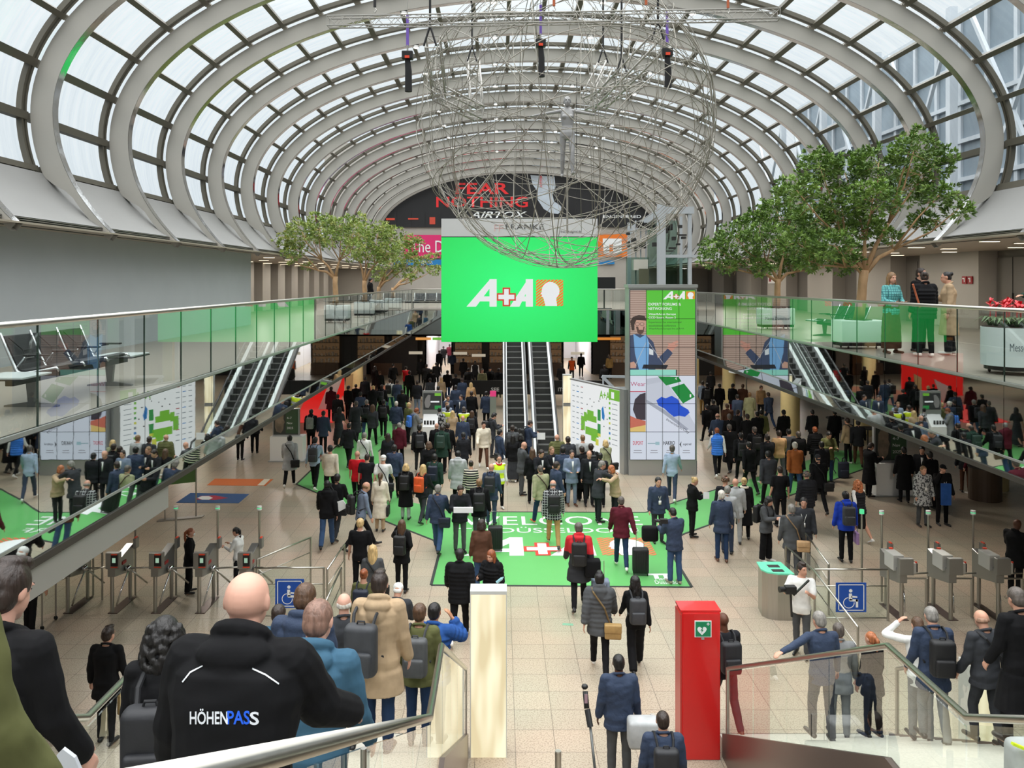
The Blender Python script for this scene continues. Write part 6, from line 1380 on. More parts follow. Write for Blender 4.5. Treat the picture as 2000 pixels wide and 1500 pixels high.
# ================================================================ the crowd on the lower floor: crown px, py | heading (0 = walking away) | pose | hair | jacket | trousers | shoe | bags | label
ROWS = """
566 850 -4 walk2 short:blk parka:lgrey slim:blk w ms:blk|grey hooded coat walking toward the date poster kiosk
616 853 2 walk short:blk shirt:sky slim:blk w bp:char|pale blue shirt walking on the green walkway corner
645 869 0 walk2 short:blk knit:cream slim:blk b -|cream sweater beside the pale blue shirt walker
608 799 0 stand short:blk hoodie:off slim:blk b bp:lgrey|dark hoodie wearing a pale pack on the salmon floor
632 802 4 stand short:blk blazer:navy slim:blk b -|navy suit jacket on the salmon floor field
663 795 8 walk longstraight:blk dress:char longskirt:char b -|long charcoal dress at the salmon floor edge
647 755 0 stand short:blk parka:maroon slim:blk b -|maroon padded coat beside the red stand
713 736 0 stand short:blk jacket:off slim:blk b -|black jacket standing near the brown timber wall
733 715 20 stand long:blk coat:blk slim:blk b hb:blk|long dark coat by the far timber wall
768 710 0 walk short:blk jacket:blk slim:blk b -|black jacket far back beside the dark doors
762 740 12 walk2 short:dk jacket:white jeans:denim b bp:blk|white jacket and jeans on the far walkway
695 750 -12 stand bun:blk jacket:blk slim:blk b -|black jacket with tied hair near the striped panel
681 753 30 stand short:blk jacket:blk slim:blk b -|black jacket turned sideways near the striped panel
696 783 0 walk short:sg coat:char slim:blk b -|long charcoal coat striding up the green walkway
716 780 0 walk2 crop:gy jacket:blk jeans:denim b bp:off|black jacket and blue jeans on the green walkway
749 780 -4 walk short:blk jacket:blk slim:blk n bp:blk|black outfit walking mid green walkway
774 783 0 stand crop:wh jacket:navy slim:grey b -|navy jacket with white lanyard straps near the desk
729 753 -6 walk short:bl hoodie:blk slim:blk b -|black hoodie with fair hair on the walkway
746 751 4 stand short:dk hoodie:blk slim:blk b bp:off|black hoodie mid walkway with a grey pack
712 844 2 stand crop:gy shirt:white slim:blk b ms:blk|white shirt with a shoulder strap on the walkway
698 880 0 pull crop:f tee:red slim:blk b sc:off|bright red polo shirt pulling a case
718 886 6 stand2 crop:dk tee:off slim:char b sc:blk|black polo shirt next to the red polo
749 888 4 walk cap:white tee:white slim:beige b ms:off|white t-shirt and white cap in the stream
758 846 0 stand longstraight:dk coat:off slim:blk b hb:blk|long dark coat and long brown hair in the stream
780 825 4 walk2 crop:gy hoodie:maroon slim:blk b -|burgundy hooded jacket in the middle of the hall
793 715 0 stand short:blk hivis:red slim:blk b -|bright red vest far back in the crowd
776 742 0 stand short:dk jacket:navy jeans:denim b -|dark blue jacket and jeans on the far carpet
815 743 4 stand short:dk jacket:off jeans:steel b -|dark jacket and pale jeans behind the face screen
842 721 0 walk short:blk jacket:blk slim:blk b -|black jacket behind the face screen
833 711 8 walk2 short:blk jacket:blk slim:blk b -|black jacket at the mouth of the white corridor
862 737 0 stand long:bl coat:beige slim:blk b -|beige coat and long fair hair near the corridor
874 723 0 walk short:blk jacket:blk jeans:denim b -|black jacket over jeans near the corridor
890 730 -10 walk2 short:blk coat:blk slim:blk b -|black coat right of the corridor mouth
903 738 0 stand short:dk blazer:navy slim:navy b -|navy suit standing behind the information desk
920 747 4 walk long:bl coat:tan slim:tan b -|tan coat with fair hair behind the desk
928 705 0 stand short:blk vest:blk slim:blk b - under=white|black waistcoat over white sleeves far back
942 720 176 stand short:sg knit:sage slim:blk b -|sage sweater facing the viewer far back
957 717 178 stand cap:blk hoodie:blk slim:blk b -|black hoodie and cap facing the viewer far back
974 719 8 stand short:blk jacket:off slim:olive b -|dark jacket touching the left escalator
921 764 2 stand short:dk coat:blk slim:blk b hb:blk|long black coat behind the information desk
950 764 4 stand short:blk blazer:navy slim:blk b -|navy suit beside the pink topped totem
875 772 160 stand short:dk blazer:navy slim:char b -|navy suit facing forward behind the desk
900 771 -150 stand short:dk blazer:navy slim:navy b -|navy suit talking behind the yellow vests
873 785 165 stand short:lb shirt:sky slim:blk b -|sky blue shirt facing forward at the desk
875 791 8 stand short:dk hivis:hivis slim:blk b - under=off|yellow safety vest at the desk with dark sleeves
906 794 -6 stand crop:sg hivis:hivis slim:blk b - under=blk|yellow safety vest beside the navy suit
859 795 20 stand short:blk jacket:camo slim:blk b -|grey patterned jacket at the desk
816 797 62 phone short:rd parka:grey slim:char b bp:bright|grey jacket reading at the face screen
799 786 50 stand short:bl jacket:olive slim:blk b -|olive jacket with fair hair at the face screen
884 802 2 stand longstraight:bl coat:beige slim:blk b -|beige coat with long fair hair near the vests
922 802 6 stand longstraight:br jacket:off slim:blk b bp:off|dark jacket with very long brown hair near the vests
904 811 0 stand crop:f blazer:navy slim:blk b -|navy suit with shaved head seen from behind
945 823 172 walk quiff:dk jacket:cream slim:brown w -|cream shirt jacket walking toward the viewer
967 807 70 phone quiff:blk blazer:char slim:char b bp:blk|dark grey suit looking at a phone by the escalator
977 838 62 stand short:blk blazer:navy slim:blk b ms:off|navy suit with small bag by the escalator
1001 830 10 stand short:dk jacket:dgrey slim:char b -|dark grey jacket at the escalator foot
1007 834 0 stand longstraight:blk jacket:blk slim:blk b bp:char|black top with long black hair at the escalator foot
1017 847 6 stand bob:blk coat:blk slim:blk b -|black coat and black bob at the escalator foot
1038 821 74 read crop:dk jacket:navy slim:ddenim n bp:blk|navy jacket holding papers by the escalator
1002 849 2 stand longstraight:blk jacket:blk longskirt:char w hb:blk|black jacket and long grey skirt by the escalator
1026 863 66 phone crop:f blazer:dgrey slim:dgrey b -|tall grey suit with shaved head reading a phone
1088 848 0 stand crop:f puffer:olive slim:blk b -|olive brown puffer jacket facing the map board
1109 852 -10 stand short:dk jacket:char slim:off b -|charcoal jacket facing the map board
819 829 -8 walk short:blk jacket:blk slim:char b bp:off|black jacket striding left of the white kiosk desk
853 826 4 stand crop:f coat:blk slim:blk b -|black coat with bald head before the yellow vests
864 831 10 stand short:dk parka:dgreen slim:blk b bp:dgreen|dark green parka before the yellow vests
875 826 14 stand short:dk jacket:blk slim:blk b bp:off|black jacket tucked behind the dark green parka
849 886 8 walk2 short:blk jacket:dgreen slim:char b bp:navy|dark green jacket with a blue pack mid floor
895 880 6 stand short:blk parka:lgrey slim:blk b -|light grey hooded jacket in the middle of the floor
920 899 0 stand bun:dk knit:stripes slim:blk b -|black and cream striped sweater with a hair bun
960 905 10 stand crop:f blazer:navy slim:navy b bp:off|navy suit with shaved head near the carpet top edge
975 889 168 stand longtail:dk hivis:hivis slim:blk w - under=white|yellow safety vest and red scarf facing the viewer
793 905 4 stand bob:bl coat:blk slim:lgrey b bp:blk|black coat and pale trousers with fair hair
827 907 20 walk long:bl jacket:off slim:char b bp:orange|dark jacket and grey blond hair with bright pack
1059 879 150 read short:dk blazer:off slim:off b -|dark suit holding a phone, front of the pair
1078 872 152 stand crop:lb blazer:off slim:off b -|dark suit half hidden behind the other dark suit
1055 908 -20 walk crop:sg jacket:sage jeans:ddenim o ms:brown|sage jacket and orange shoes stepping on the carpet
1088 901 60 stand short:dk blazer:navy slim:navy b -|navy suit in front of the pair of dark suits
1080 937 0 stride ring:gy jacket:plaid slim:khaki b bp:blk|dark plaid jacket and khaki trousers on the carpet
1117 879 170 fold short:dk blazer:steel slim:steel n -|pale grey blue suit standing by the dark suits
936 934 0 stand crop:lb jacket:blk slim:dgrey b bp:blk,sc:blk|black jacket and grey trousers at the carpet corner
1138 849 -6 stand crop:lb knit:lgrey slim:blk b -|light grey sweater looking at the map board
1136 871 -20 stand short:dk coat:blk flare:blk b -|long black coat near the map board
1154 866 0 stand short:dk jacket:blk slim:blk b bp:blk|black jacket close to the map board corner
1151 880 172 stand crop:f blazer:off slim:off b -|dark suit over pale blue shirt with shaved head
1182 859 -24 walk bob:bl coat:sage slim:off b ms:blk|sage grey coat walking in front of the map board
1313 869 16 walk short:sg shirt:sky slim:navy w -|pale blue shirt and navy trousers at the video tower
1286 932 172 stand short:blk jacket:navy slim:char b - lanyard=white|navy jacket and white lanyard facing the viewer
1360 932 76 phone bun:bl jacket:blk slim:blk boot -|black top and ankle boots with a red lanyard
1373 744 40 stand short:dk shirt:sky slim:khaki b -|pale shirt and khaki trousers right of the tower
1381 748 10 stand short:blk jacket:off slim:off b bp:blk|dark jacket hidden behind the khaki trousers
1405 749 0 stand short:blk jacket:blk slim:blk b -|black jacket standing left of the round column
1432 749 50 stand short:blk blazer:blk slim:maroon b -|black suit jacket turned to the domed canopy
1451 750 30 stand short:br jacket:brown slim:brown b -|brown jacket left of the domed canopy
1464 766 10 stand short:lb coat:sage slim:char b -|long sage coat under the domed canopy
1487 753 165 stand short:br jacket:tan slim:off b -|tan jacket facing forward under the domed canopy
1500 766 -14 walk short:dk jacket:navy slim:ddenim b -|navy jacket and dark jeans by the silver column
1393 780 0 walk short:blk coat:blk slim:blk b -|black coat in the dark file behind the blue vest
1420 788 0 walk short:br coat:brown slim:blk b -|brown coat in the dark file
1401 807 0 walk2 ring:br coat:navy slim:blk b -|long navy coat with thinning hair
1424 808 4 walk short:sg jacket:blk slim:blk b -|black jacket with grey hair in the dark file
1442 800 60 stand short:dk blazer:blk slim:blk b -|black suit with white collar turned sideways
1459 808 0 walk2 short:dk blazer:blk slim:blk b -|wide black suit back in the dark file
1479 803 0 walk short:blk jacket:blk slim:blk b -|black jacket in the dark file near the tan jacket
1400 835 4 walk2 crop:rd vest:bright slim:blk w - under=white|bright blue body warmer over white sleeves
1424 828 0 walk2 short:sg coat:blk slim:blk b -|black coat with grey hair beside the blue body warmer
1447 844 6 walk short:blk jacket:blk slim:blk b bp:blk|black jacket and white collar behind the blue body warmer
1473 833 0 walk2 short:sg coat:blk slim:blk b bp:blk|long black coat with a heavy black pack
1498 848 -8 walk short:dk jacket:off slim:blk w -|dark jacket carrying a pale coat on one arm
1521 840 4 walk short:dk knit:tan slim:dgrey b -|tan sweater and grey trousers by the column
1540 837 0 stand short:blk knit:dgrey slim:char b -|grey sweater by the cream column
1559 842 0 stand short:sg coat:blk slim:blk b -|black coat with grey hair right of the grey sweater
1552 863 2 walk short:wh jacket:rust jeans:denim b -|rust brown corduroy jacket and white hair
1591 833 -10 stand short:rd puffer:blk slim:blk b -|black quilted jacket with red hair
1604 862 -6 stand short:blk jacket:off slim:blk b -|dark short jacket behind the black leather coat
1621 844 176 phone short:blk jacket:olive slim:ddenim b -|olive jacket facing forward looking down
1597 887 0 walk cap:char jacket:blk slim:blk b ms:blk|black leather jacket and grey cap
1654 816 -30 stand short:dk jacket:beige slim:blk w bp:blk|beige jacket by the dark bar tables
1676 820 20 walk short:blk jacket:off slim:brown b -|dark jacket by the mirrored fascia bottom
1523 910 2 stand crop:dk tee:blk slim:blk b -|black t-shirt and bare arms by the green walkway
1575 920 -6 stand curly:sg puffer:off slim:char b -|dark quilted jacket with grey curls
1416 929 0 stand curly:br knit:off slim:char b -|dark top and curly brown hair in the queue group
1436 934 4 stand crop:f blazer:lgrey slim:lgrey b -|light grey blazer with thinning fair hair
1453 932 6 stand bun:bl coat:blk slim:blk boot -|black coat with pale scarf and fair hair
1421 948 20 stand crop:gy shirt:lgrey slim:navy b -|pale grey shirt with cropped grey hair
1409 957 4 stand short:wh blazer:navy slim:ddenim n -|dark blazer and jeans with white hair
1651 959 6 stand short:blk hoodie:royal slim:blk b bp:char,hb:lilac|royal blue hoodie with lilac bag
1674 937 -20 walk bigcurl:gg vest:off skirt:blk w - under=white,thin=1|dark waistcoat and skirt with curly ginger hair
1505 971 140 phone bob:blk jacket:dgrey flare:blk w bp:blk|grey jacket and wide black trousers reading papers
1546 984 10 stand short:gy blazer:dgrey slim:dgrey b ms:tan|grey blazer with grey hair and tan satchel
1570 972 -160 stand short:blk blazer:char slim:char b - lanyard=white|charcoal blazer facing the grey blazer
1804 910 176 stand crop:lb parka:greyplaid slim:dgrey b - lanyard=white|grey patterned hooded jacket with white lanyard
1842 907 178 call cap:blk jacket:blk slim:blk b - lanyard=white|black jacket and cap on the phone
1815 881 -10 stand short:blk jacket:blk slim:blk b -|black jacket behind the patterned hooded jacket
1765 872 10 stand short:blk coat:blk slim:blk b -|wide black coat standing before the date poster
1704 865 76 phone short:dk coat:blk slim:blk b -|black coat reading a sheet left of the date poster
1801 872 -150 stand short:blk blazer:off slim:off b -|dark suit and tie right of the date poster
1989 1014 60 phone crop:d blazer:blk slim:blk b -|black suit and shaved head beyond the last turnstile
1885 860 20 stand short:blk jacket:off slim:brown b -|brown trousers standing under the mirrored fascia
1898 862 -20 stand short:dk jacket:maroon slim:khaki w -|khaki trousers standing under the mirrored fascia
1213 969 4 pull crop:sg jacket:maroon slim:ddenim w sc:blk|maroon bomber jacket pulling a black case
1312 991 -16 read crop:blk jacket:navy jeans:denim g -|navy jacket and blue jeans aiming a camera
856 946 8 walk short:gy jacket:navy jeans:denim b ms:navy|navy rain jacket and jeans at the carpet left edge
900 949 166 read short:dk jacket:off slim:dgrey b -|black jacket and grey trousers reading a newspaper
941 1014 0 stand2 bob:dk jacket:brown jeans:denim b hb:dgrey|brown leather jacket above the newspaper reader
1130 1020 4 walk2 short:sg parka:redblack slim:blk b bp:blk|red and black rain jacket on the carpet
1171 1117 6 walk quiff:blk pufferhood:dgrey slim:blk w ms:khaki|grey padded jacket and brown satchel walking away
1240 1124 0 walk2 wavy:blk knit:blk wide:blk b bp:char|black top and wide trousers with long black hair
1208 1277 0 stand crop:blk jacket:navy slim:dgrey w - skin=d|dark quilted jacket and grey trousers with a case
639 938 -4 walk2 short:blk hoodie:blk jeans:denim b -|black hoodie and jeans carrying a white folder
659 925 10 walk short:blk jacket:blk slim:char b ms:off|black jacket beside the white folder carrier
718 941 64 stride ring:lb shirt:steel slim:blk b bp:blk|blue shirt with bald head striding to the right
743 923 2 stand longtail:br coat:cream slim:beige b hb:blk|cream coat with a long brown ponytail
704 1012 4 stand short:bl tee:blk slim:blk b - lanyard=white|black t-shirt and fair hair with white lanyard
785 1015 6 back long:br blazer:blk slim:blk b bp:blk|black blazer and brown hair with a square pack
728 1064 -4 stand long:bl tee:dgrey slim:blk b ms:blk|grey t-shirt and long blond hair
711 1110 4 stand bun:rd knit:olive slim:blk b bp:navy|olive sweater and auburn hair near the gate
779 1137 8 phone cap:white jacket:char slim:char b -|charcoal jacket raising a phone in the queue
373 1031 66 stand longtail:rd blazer:blk wide:blk b - Y=18.3|black suit and white face mask by the turnstiles
458 1030 -74 phone longtail:blk shirt:white slim:off b - Y=18.4|white blouse and black hair by the turnstiles
63 1066 20 stand short:dk jacket:off slim:blk b -|dark jacket behind the steel trolley
1412 1196 -6 walk crop:d tee:off slim:char n bp:off|dark t-shirt walking behind the red column
1566 1099 -150 cam quiff:dk tee:white slim:dgrey b -|white t-shirt holding a large video camera
898 1071 4 walk2 short:blk puffer:blk slim:blk w hb:dgrey|black puffer jacket left of the glowing column
1117 697 176 stand short:dk hivis:orange slim:char b - under=off|bright orange vest facing forward far back
1062 1000 0 stand crop:f x:x x:x b -|skip
"""
rep_ = {'p_': None}
def parse(row):
    a, label = row.split('|'); q = a.split(); px, py, hd = float(q[0]), float(q[1]), float(q[2]); pose = q[3]
    hair, hc = q[4].split(':'); top, tc = q[5].split(':'); bot, bc = q[6].split(':'); shoe = q[7]; bags = '' if q[8] == '-' else q[8]
    kw = {}
    if len(q) > 9:
        for e_ in q[9].split(','):
            k, v = e_.split('='); 
            if k in ('under', 'lanyard', 'skin'): kw[k] = v
            if k == 'Y': kw['Y'] = float(v)
    if hair == 'crop' and hc in 'fd': kw['skin'] = hc; hair = 'bald'; hc = 'dk'
    return px, py, hd, pose, hair, hc, top, tc, bot, bc, shoe, label, bags, kw
HTS = random.Random(11)
for row in ROWS.strip().split('\n'):
    if row.endswith('|skip'): continue
    px, py, hd, pose, hair, hc, top, tc, bot, bc, shoe, label, bags, kw = parse(row)
    fem = hair in ('long', 'longstraight', 'wavy', 'bigcurl', 'bun', 'ponytail', 'longtail', 'bob')
    h = (1.66 if fem else 1.76)+HTS.uniform(-.03, .03)
    if px in (1412, 1208, 1171, 1130): h = {1412: 1.80, 1208: 1.80, 1171: 1.80, 1130: 1.84}[px]
    if 'Y' in kw: h = H-(py-VY)*kw['Y']/F
    add(px, py, hd, pose, hair, hc, top, tc, bot, bc, shoe, 'person in '+label, bags, h=h, **kw)
# people further back: in the corridors, by the dark shops and in the deep hall on both sides
far = [(866, 676, 'walk', 'blk', 'short', 'black jacket deep in the white corridor'), (878, 672, 'walk2', 'maroon', 'short', 'maroon jacket deep in the white corridor'), (858, 684, 'walk', 'off', 'bun', 'dark coat at the left side of the white corridor'),
 (884, 688, 'stand', 'navy', 'short', 'navy jacket at the right side of the white corridor'), (1149, 674, 'walk', 'blk', 'short', 'black jacket in the corridor behind the map board'), (1165, 676, 'walk2', 'white', 'short', 'white shirt in the corridor behind the map board'), (1176, 678, 'walk', 'blk', 'short', 'black jacket right of the white shirt in the corridor'),
 (1135, 690, 'stand', 'blk', 'short', 'black jacket near the far door behind the map board'), (1190, 692, 'stand', 'khaki', 'long', 'khaki jacket far back left of the tower'), (1096, 712, 'stand', 'blk', 'short', 'black jacket at the far counter right of the escalators'),
 (905, 700, 'stand', 'blk', 'short', 'black jacket between the far doors'), (916, 718, 'walk', 'off', 'short', 'dark grey jacket in the far crowd centre'), (852, 708, 'walk2', 'blk', 'short', 'black jacket entering the white corridor'), (822, 700, 'stand', 'blk', 'short', 'black jacket left of the corridor mouth'),
 (800, 724, 'stand', 'blk', 'short', 'black jacket on the far walkway beside the red vest'), (840, 738, 'walk', 'char', 'short', 'charcoal jacket above the face screen'), (856, 754, 'stand', 'blk', 'short', 'black jacket above the desk on the far floor'), (890, 752, 'stand', 'navy', 'short', 'navy jacket close above the yellow vests'),
 (786, 760, 'walk', 'blk', 'short', 'black jacket with empty hands mid walkway'), (742, 724, 'stand', 'blk', 'bun', 'black top with tied hair by the far walkway'), (1180, 712, 'walk', 'blk', 'short', 'black jacket left of the tower stair rail'), (1388, 726, 'stand', 'off', 'short', 'dark jacket far back right of the tower'),
 (1346, 742, 'walk', 'blk', 'short', 'black jacket hidden beside the tower edge'), (1440, 770, 'walk', 'navy', 'short', 'navy jacket mid way in the dark file'), (1380, 790, 'walk', 'blk', 'short', 'black jacket nearest the tower in the dark file'), (1486, 800, 'walk2', 'olive', 'short', 'olive jacket before the silver column'),
 (1530, 800, 'stand', 'blk', 'short', 'black jacket in the shade of the cream column'), (660, 770, 'stand', 'blk', 'short', 'black jacket at the red stand corner'), (704, 765, 'walk', 'navy', 'short', 'navy jacket near the top of the walkway'), (728, 790, 'walk2', 'char', 'long', 'charcoal jacket and long hair on the walkway'),
 (905, 844, 'stand', 'off', 'short', 'dark jacket left of the cream shirt jacket'), (838, 862, 'walk', 'blk', 'bob', 'black jacket and bob left of the dark green parka'), (770, 868, 'walk2', 'navy', 'short', 'navy jacket behind the white t-shirt'), (682, 826, 'walk', 'off', 'short', 'dark jacket on the walkway above the red polo'),
 (1040, 876, 'stand', 'blk', 'long', 'black top and long hair at the escalator comb'), (1100, 872, 'stand', 'navy', 'short', 'navy jacket below the map board viewers'), (1172, 884, 'stand', 'off', 'short', 'dark jacket close by the embracing pair'), (1462, 862, 'walk', 'blk', 'short', 'black jacket between two black packs'), (1500, 880, 'walk', 'char', 'short', 'charcoal jacket beside the tan sweater'),
 (1586, 800, 'stand', 'off', 'short', 'dark jacket sitting area by the bar tables'), (1630, 800, 'stand', 'blk', 'short', 'black jacket deep by the bar tables'), (498, 800, 'stand', 'off', 'short', 'dark jacket behind the date poster kiosk'), (470, 815, 'stand', 'blk', 'short', 'black jacket deep in the hall left of the kiosk')]
for i, (px, py, pose, c, hair, lab) in enumerate(far):
    add(px, py, (i*37 % 24)-12, pose, hair, 'blk' if hair == 'short' else 'br', 'jacket', c, 'slim', 'blk', 'b', 'person in '+lab, h=1.68+.05*(i % 3))
# the embracing pair
add(1178, 900, 62, 'hug', 'short', 'gy', 'blazer', 'char', 'slim', 'off', 'b', 'person in charcoal jacket hugging the person in beige jacket', h=1.78)
add(1192, 909, -118, 'hug', 'bob', 'gg', 'jacket', 'beige', 'slim', 'off', 'b', 'person in beige jacket hugging the person in charcoal jacket', h=1.66, face=False)
# near the glowing column, facing the viewer
add(958, 1075, -156, 'hold1', 'long', 'rd', 'pufferhood', 'blk', 'jeans', 'denim', 'b', 'person in black padded jacket holding a water bottle above the glowing column', h=1.64, vox=.010)
add(1294, 1388, 2, 'stand', 'crop', 'dk', 'jacket', 'navy', 'slim', 'blk', 'b', 'person in navy jacket at the bottom edge by the red column', 'bp:off', Y=10.0, h=1.73, vox=.010)
# ---------------------------------------------------------------- queue on the lower left stairs
def st(px, py, Y, *a, **k):
    z = stair_z(Y); h = H-(py-VY)*Y/F-z; kw = dict(k); mh = kw.pop('mh', None)
    return add(px, py, *a, Y=Y, z=z, h=h, **kw)
HOH = st(487, 1113, 2.62, 4, 'rail', 'bald', 'lb', 'bighood', 'blk', 'slim', 'blk', 'b', 'person with bald head in black jacket lettered HÖHENPASS holding the rail', skin='p', vox=.0075, wide=1.09, reach_to=(1, (-.50, 3.12, 5.33)))
st(626, 1168, 4.1, 8, 'down', 'crop', 'bz', 'hoodie', 'teal', 'slim', 'blk', 'b', 'person in teal blue hooded sweatshirt on the stairs', skin='p', vox=.0075)
st(28, 1095, 3.0, 12, 'down', 'quiff', 'dk', 'coat', 'blk', 'slim', 'blk', 'b', 'person in black wool coat with thick brown hair at lower left', skin='p', vox=.0075, face=True)
add(-200, 985, 14, 'down', 'short', 'br', 'jacket', 'olive', 'slim', 'char', 'b', 'person in olive jacket cut off by the left frame edge', Y=1.75, z=stair_z(1.75), h=1.62, vox=.0075)
st(325, 1203, 4.7, -6, 'down', 'bigcurl', 'blk', 'jacket', 'blk', 'slim', 'blk', 'b', 'person in black jacket with very long curly black hair', fem=True, vox=.0085)
bag('bp', 'off', 'black backpack worn low by person with very long curly black hair', ((325-VX)*4.7/F, 4.66, stair_z(4.7)), -6, .98, .74)
st(600, 1138, 6.3, 10, 'down', 'short', 'br', 'hoodie', 'navy', 'slim', 'blk', 'b', 'person in navy jacket with pale hood before the blue sign', vox=.009, skin='p')
st(672, 1158, 8.6, -8, 'stand', 'ring', 'wh', 'jacket', 'char', 'slim', 'char', 'b', 'person with bald pink head between the teal and beige jackets', skin='p')
st(742, 1116, 8.0, 4, 'stand', 'quiff', 'dk', 'parka', 'beige', 'slim', 'ddenim', 'b', 'person in long beige hooded parka on the stairs', skin='p', vox=.009)
st(820, 1178, 9.1, 6, 'stand', 'short', 'br', 'jacket', 'olive', 'slim', 'ddenim', 'b', 'person in olive jacket beside the long beige parka', 'bp:dgrey', vox=.010)
st(849, 1176, 9.8, 14, 'call', 'crop', 'blk', 'puffer', 'blue', 'slim', 'ddenim', 'b', 'person in bright blue puffer jacket on the phone', vox=.010, skin='m')
st(545, 1180, 8.3, 0, 'stand', 'short', 'dk', 'jacket', 'teal', 'slim', 'blk', 'b', 'person in blue jacket hidden behind the bald black jacket wearer')
add(213, 1224, 2, 'stand2', 'quiff', 'dk', 'blazer', 'blk', 'slim', 'blk', 'b', 'person in black suit standing on the floor below the queue', Y=12.4, h=1.75, vox=.010)
bag('hb', 'khaki', 'yellow green carrier bag held by person in black suit below the queue', (FL(213, 1450).x-.02, 12.4, 0), 2, 1, .92)
# beige parka wears a dark sling pack
bag('bp', 'char', 'dark grey backpack hanging off the shoulder of person in long beige parka', ((722-VX)*8.0/F, 7.96, stair_z(8.0)), 8, 1.05, .80)
# ---------------------------------------------------------------- queue on the lower right stairs
st(1598, 1193, 10.3, -4, 'railL', 'short', 'gy', 'shirt', 'navy', 'slim', 'char', 'b', 'person in navy uniform sweater with grey hair, hand on the rail', vox=.010, reach_to=(-1, (3.32, 9.95, 2.42)))
st(1637, 1216, 11.4, 8, 'stand', 'short', 'sg', 'blazer', 'grey', 'slim', 'grey', 'b', 'person in grey jacket beside the navy uniform sweater')
st(1700, 1233, 11.4, -24, 'stand', 'ponytail', 'gg', 'blazer', 'blk', 'slim', 'blk', 'b', 'person with ginger ponytail on the lower right stairs')
st(1789, 1203, 10.4, 6, 'raise', 'crop', 'br', 'shirt', 'white', 'slim', 'grey', 'b', 'person in white uniform shirt with one arm raised', vox=.010)
st(1816, 1183, 9.6, 4, 'down', 'crop', 'gy', 'blazer', 'navy', 'slim', 'grey', 'b', 'person in navy jacket and glasses on the lower right stairs', 'bp:blk', glasses=True, vox=.010)
st(1913, 1190, 9.3, -10, 'down', 'ring', 'st', 'jacket', 'char', 'slim', 'char', 'b', 'person with bald head in charcoal jacket beside the big black coat', 'ms:off', vox=.010)
st(1980, 1146, 8.3, -8, 'down', 'short', 'sg', 'coat', 'blk', 'slim', 'blk', 'b', 'person in big black coat at the right frame edge', glasses=True, vox=.009)
add(2112, 1205, 0, 'phone', 'short', 'dk', 'hoodie', 'navy', 'slim', 'blk', 'b', 'person in navy jacket mostly outside the right frame edge', Y=7.4, z=stair_z(7.4), h=1.72, vox=.009)
# ---------------------------------------------------------------- group standing on the gallery
def gal(px, py, Y, h, *a, **k): return add(px, py, *a, Y=Y, z=GZ, h=h, **k)
gal(1741, 530, 16.9, 1.69, 168, 'fold', 'long', 'lb', 'shirt', 'tealplaid', 'longskirt', 'brown', 'n', 'person in teal plaid shirt standing on the gallery', vox=.011)
gal(1798, 523, 17.3, 1.79, 150, 'stand', 'short', 'dk', 'blazer', 'blk', 'slim', 'blk', 'b', 'person in black jacket facing the gallery group', vox=.011, face=True)
gal(1808, 531, 16.2, 1.70, 4, 'stand2', 'bun', 'dk', 'puffer', 'blk', 'slim', 'blk', 'w', 'person in black padded jacket with orange strap on the gallery', vox=.011)
tag(MB().tube([P(1783, 555, 15.9), P(1789, 575, 15.95), P(1797, 600, 15.95)], .018, 8).build('shoulder_strap', M('strap_rust', (178, 96, 62), .6)), 'orange bag strap across the black padded jacket on the gallery', 'strap')
gal(1848, 532, 16.6, 1.70, -70, 'hold1', 'bun', 'blk', 'coat', 'beige', 'wide', 'off', 'w', 'person in long beige coat standing on the gallery', vox=.011)
gal(2032, 545, 14.6, 1.68, -84, 'point', 'short', 'dk', 'jacket', 'dgreen', 'slim', 'blk', 'b', 'person in dark green sleeve reaching in at the right frame edge', vox=.012, face=False)
gal(724, 571, 42.5, 1.7, 60, 'stand', 'short', 'blk', 'jacket', 'blk', 'slim', 'blk', 'b', 'person in black jacket behind the far left trees')
# ---------------------------------------------------------------- HÖHENPASS lettering and reflective piping laid on the jacket
from mathutils.bvhtree import BVHTree
def drape(o, host, off_=.004):
    """press flat lettering against the back of a garment"""
    bpy.context.view_layer.update()
    g = [c for c in host.children if c.name.startswith(('hooded_jacket', 'jacket'))][0]; mw = g.matrix_world
    bv = BVHTree.FromPolygons([mw @ v.co for v in g.data.vertices], [p.vertices[:] for p in g.data.polygons])
    bm = bmesh.new(); bm.from_mesh(o.data); bmesh.ops.triangulate(bm, faces=bm.faces)
    for _ in range(2): bmesh.ops.subdivide_edges(bm, edges=[e for e in bm.edges if e.calc_length() > .02], cuts=1)
    for v in bm.verts:
        r_ = bv.ray_cast(Vector((0, 0, H)), (v.co-Vector((0, 0, H))).normalized())
        if r_[0]: v.co = r_[0]+Vector((0, -off_, 0))
    bm.to_mesh(o.data); bm.free()
    mi = host.matrix_world.inverted(); o.data.transform(mi); o.parent = host
D0 = 2.55
for (s_, x0, yb, x1, yt, c_) in (('HÖHEN', 372, 1413, 446, 1382, 'lit'), ('PAS', 445, 1413, 489, 1386, 'blu'), ('S', 489, 1414, 507, 1388, 'lit')):
    a, b = P(x0, yb, D0-.25), P(x1, yt, D0-.25); o = text(s_, a, (1, 0, 0), (0, 0, 1), M('letter_white', (226, 230, 236), .5) if c_ == 'lit' else M('letter_blue', (24, 92, 220), .5), None, w=b.x-a.x, h=b.z-a.z, bold=.05)
    drape(o, HOH)
for pts in (((356, 1330), (372, 1310), (396, 1298), (397, 1300), (373, 1313), (358, 1332)), ((494, 1303), (520, 1315), (546, 1333), (545, 1336), (519, 1318), (493, 1306))):
    o = MB().poly([P(x, y, D0-.25) for x, y in pts]).build('reflective_piping', M('piping_white', (220, 224, 228), .4), None, fix=False); drape(o, HOH)
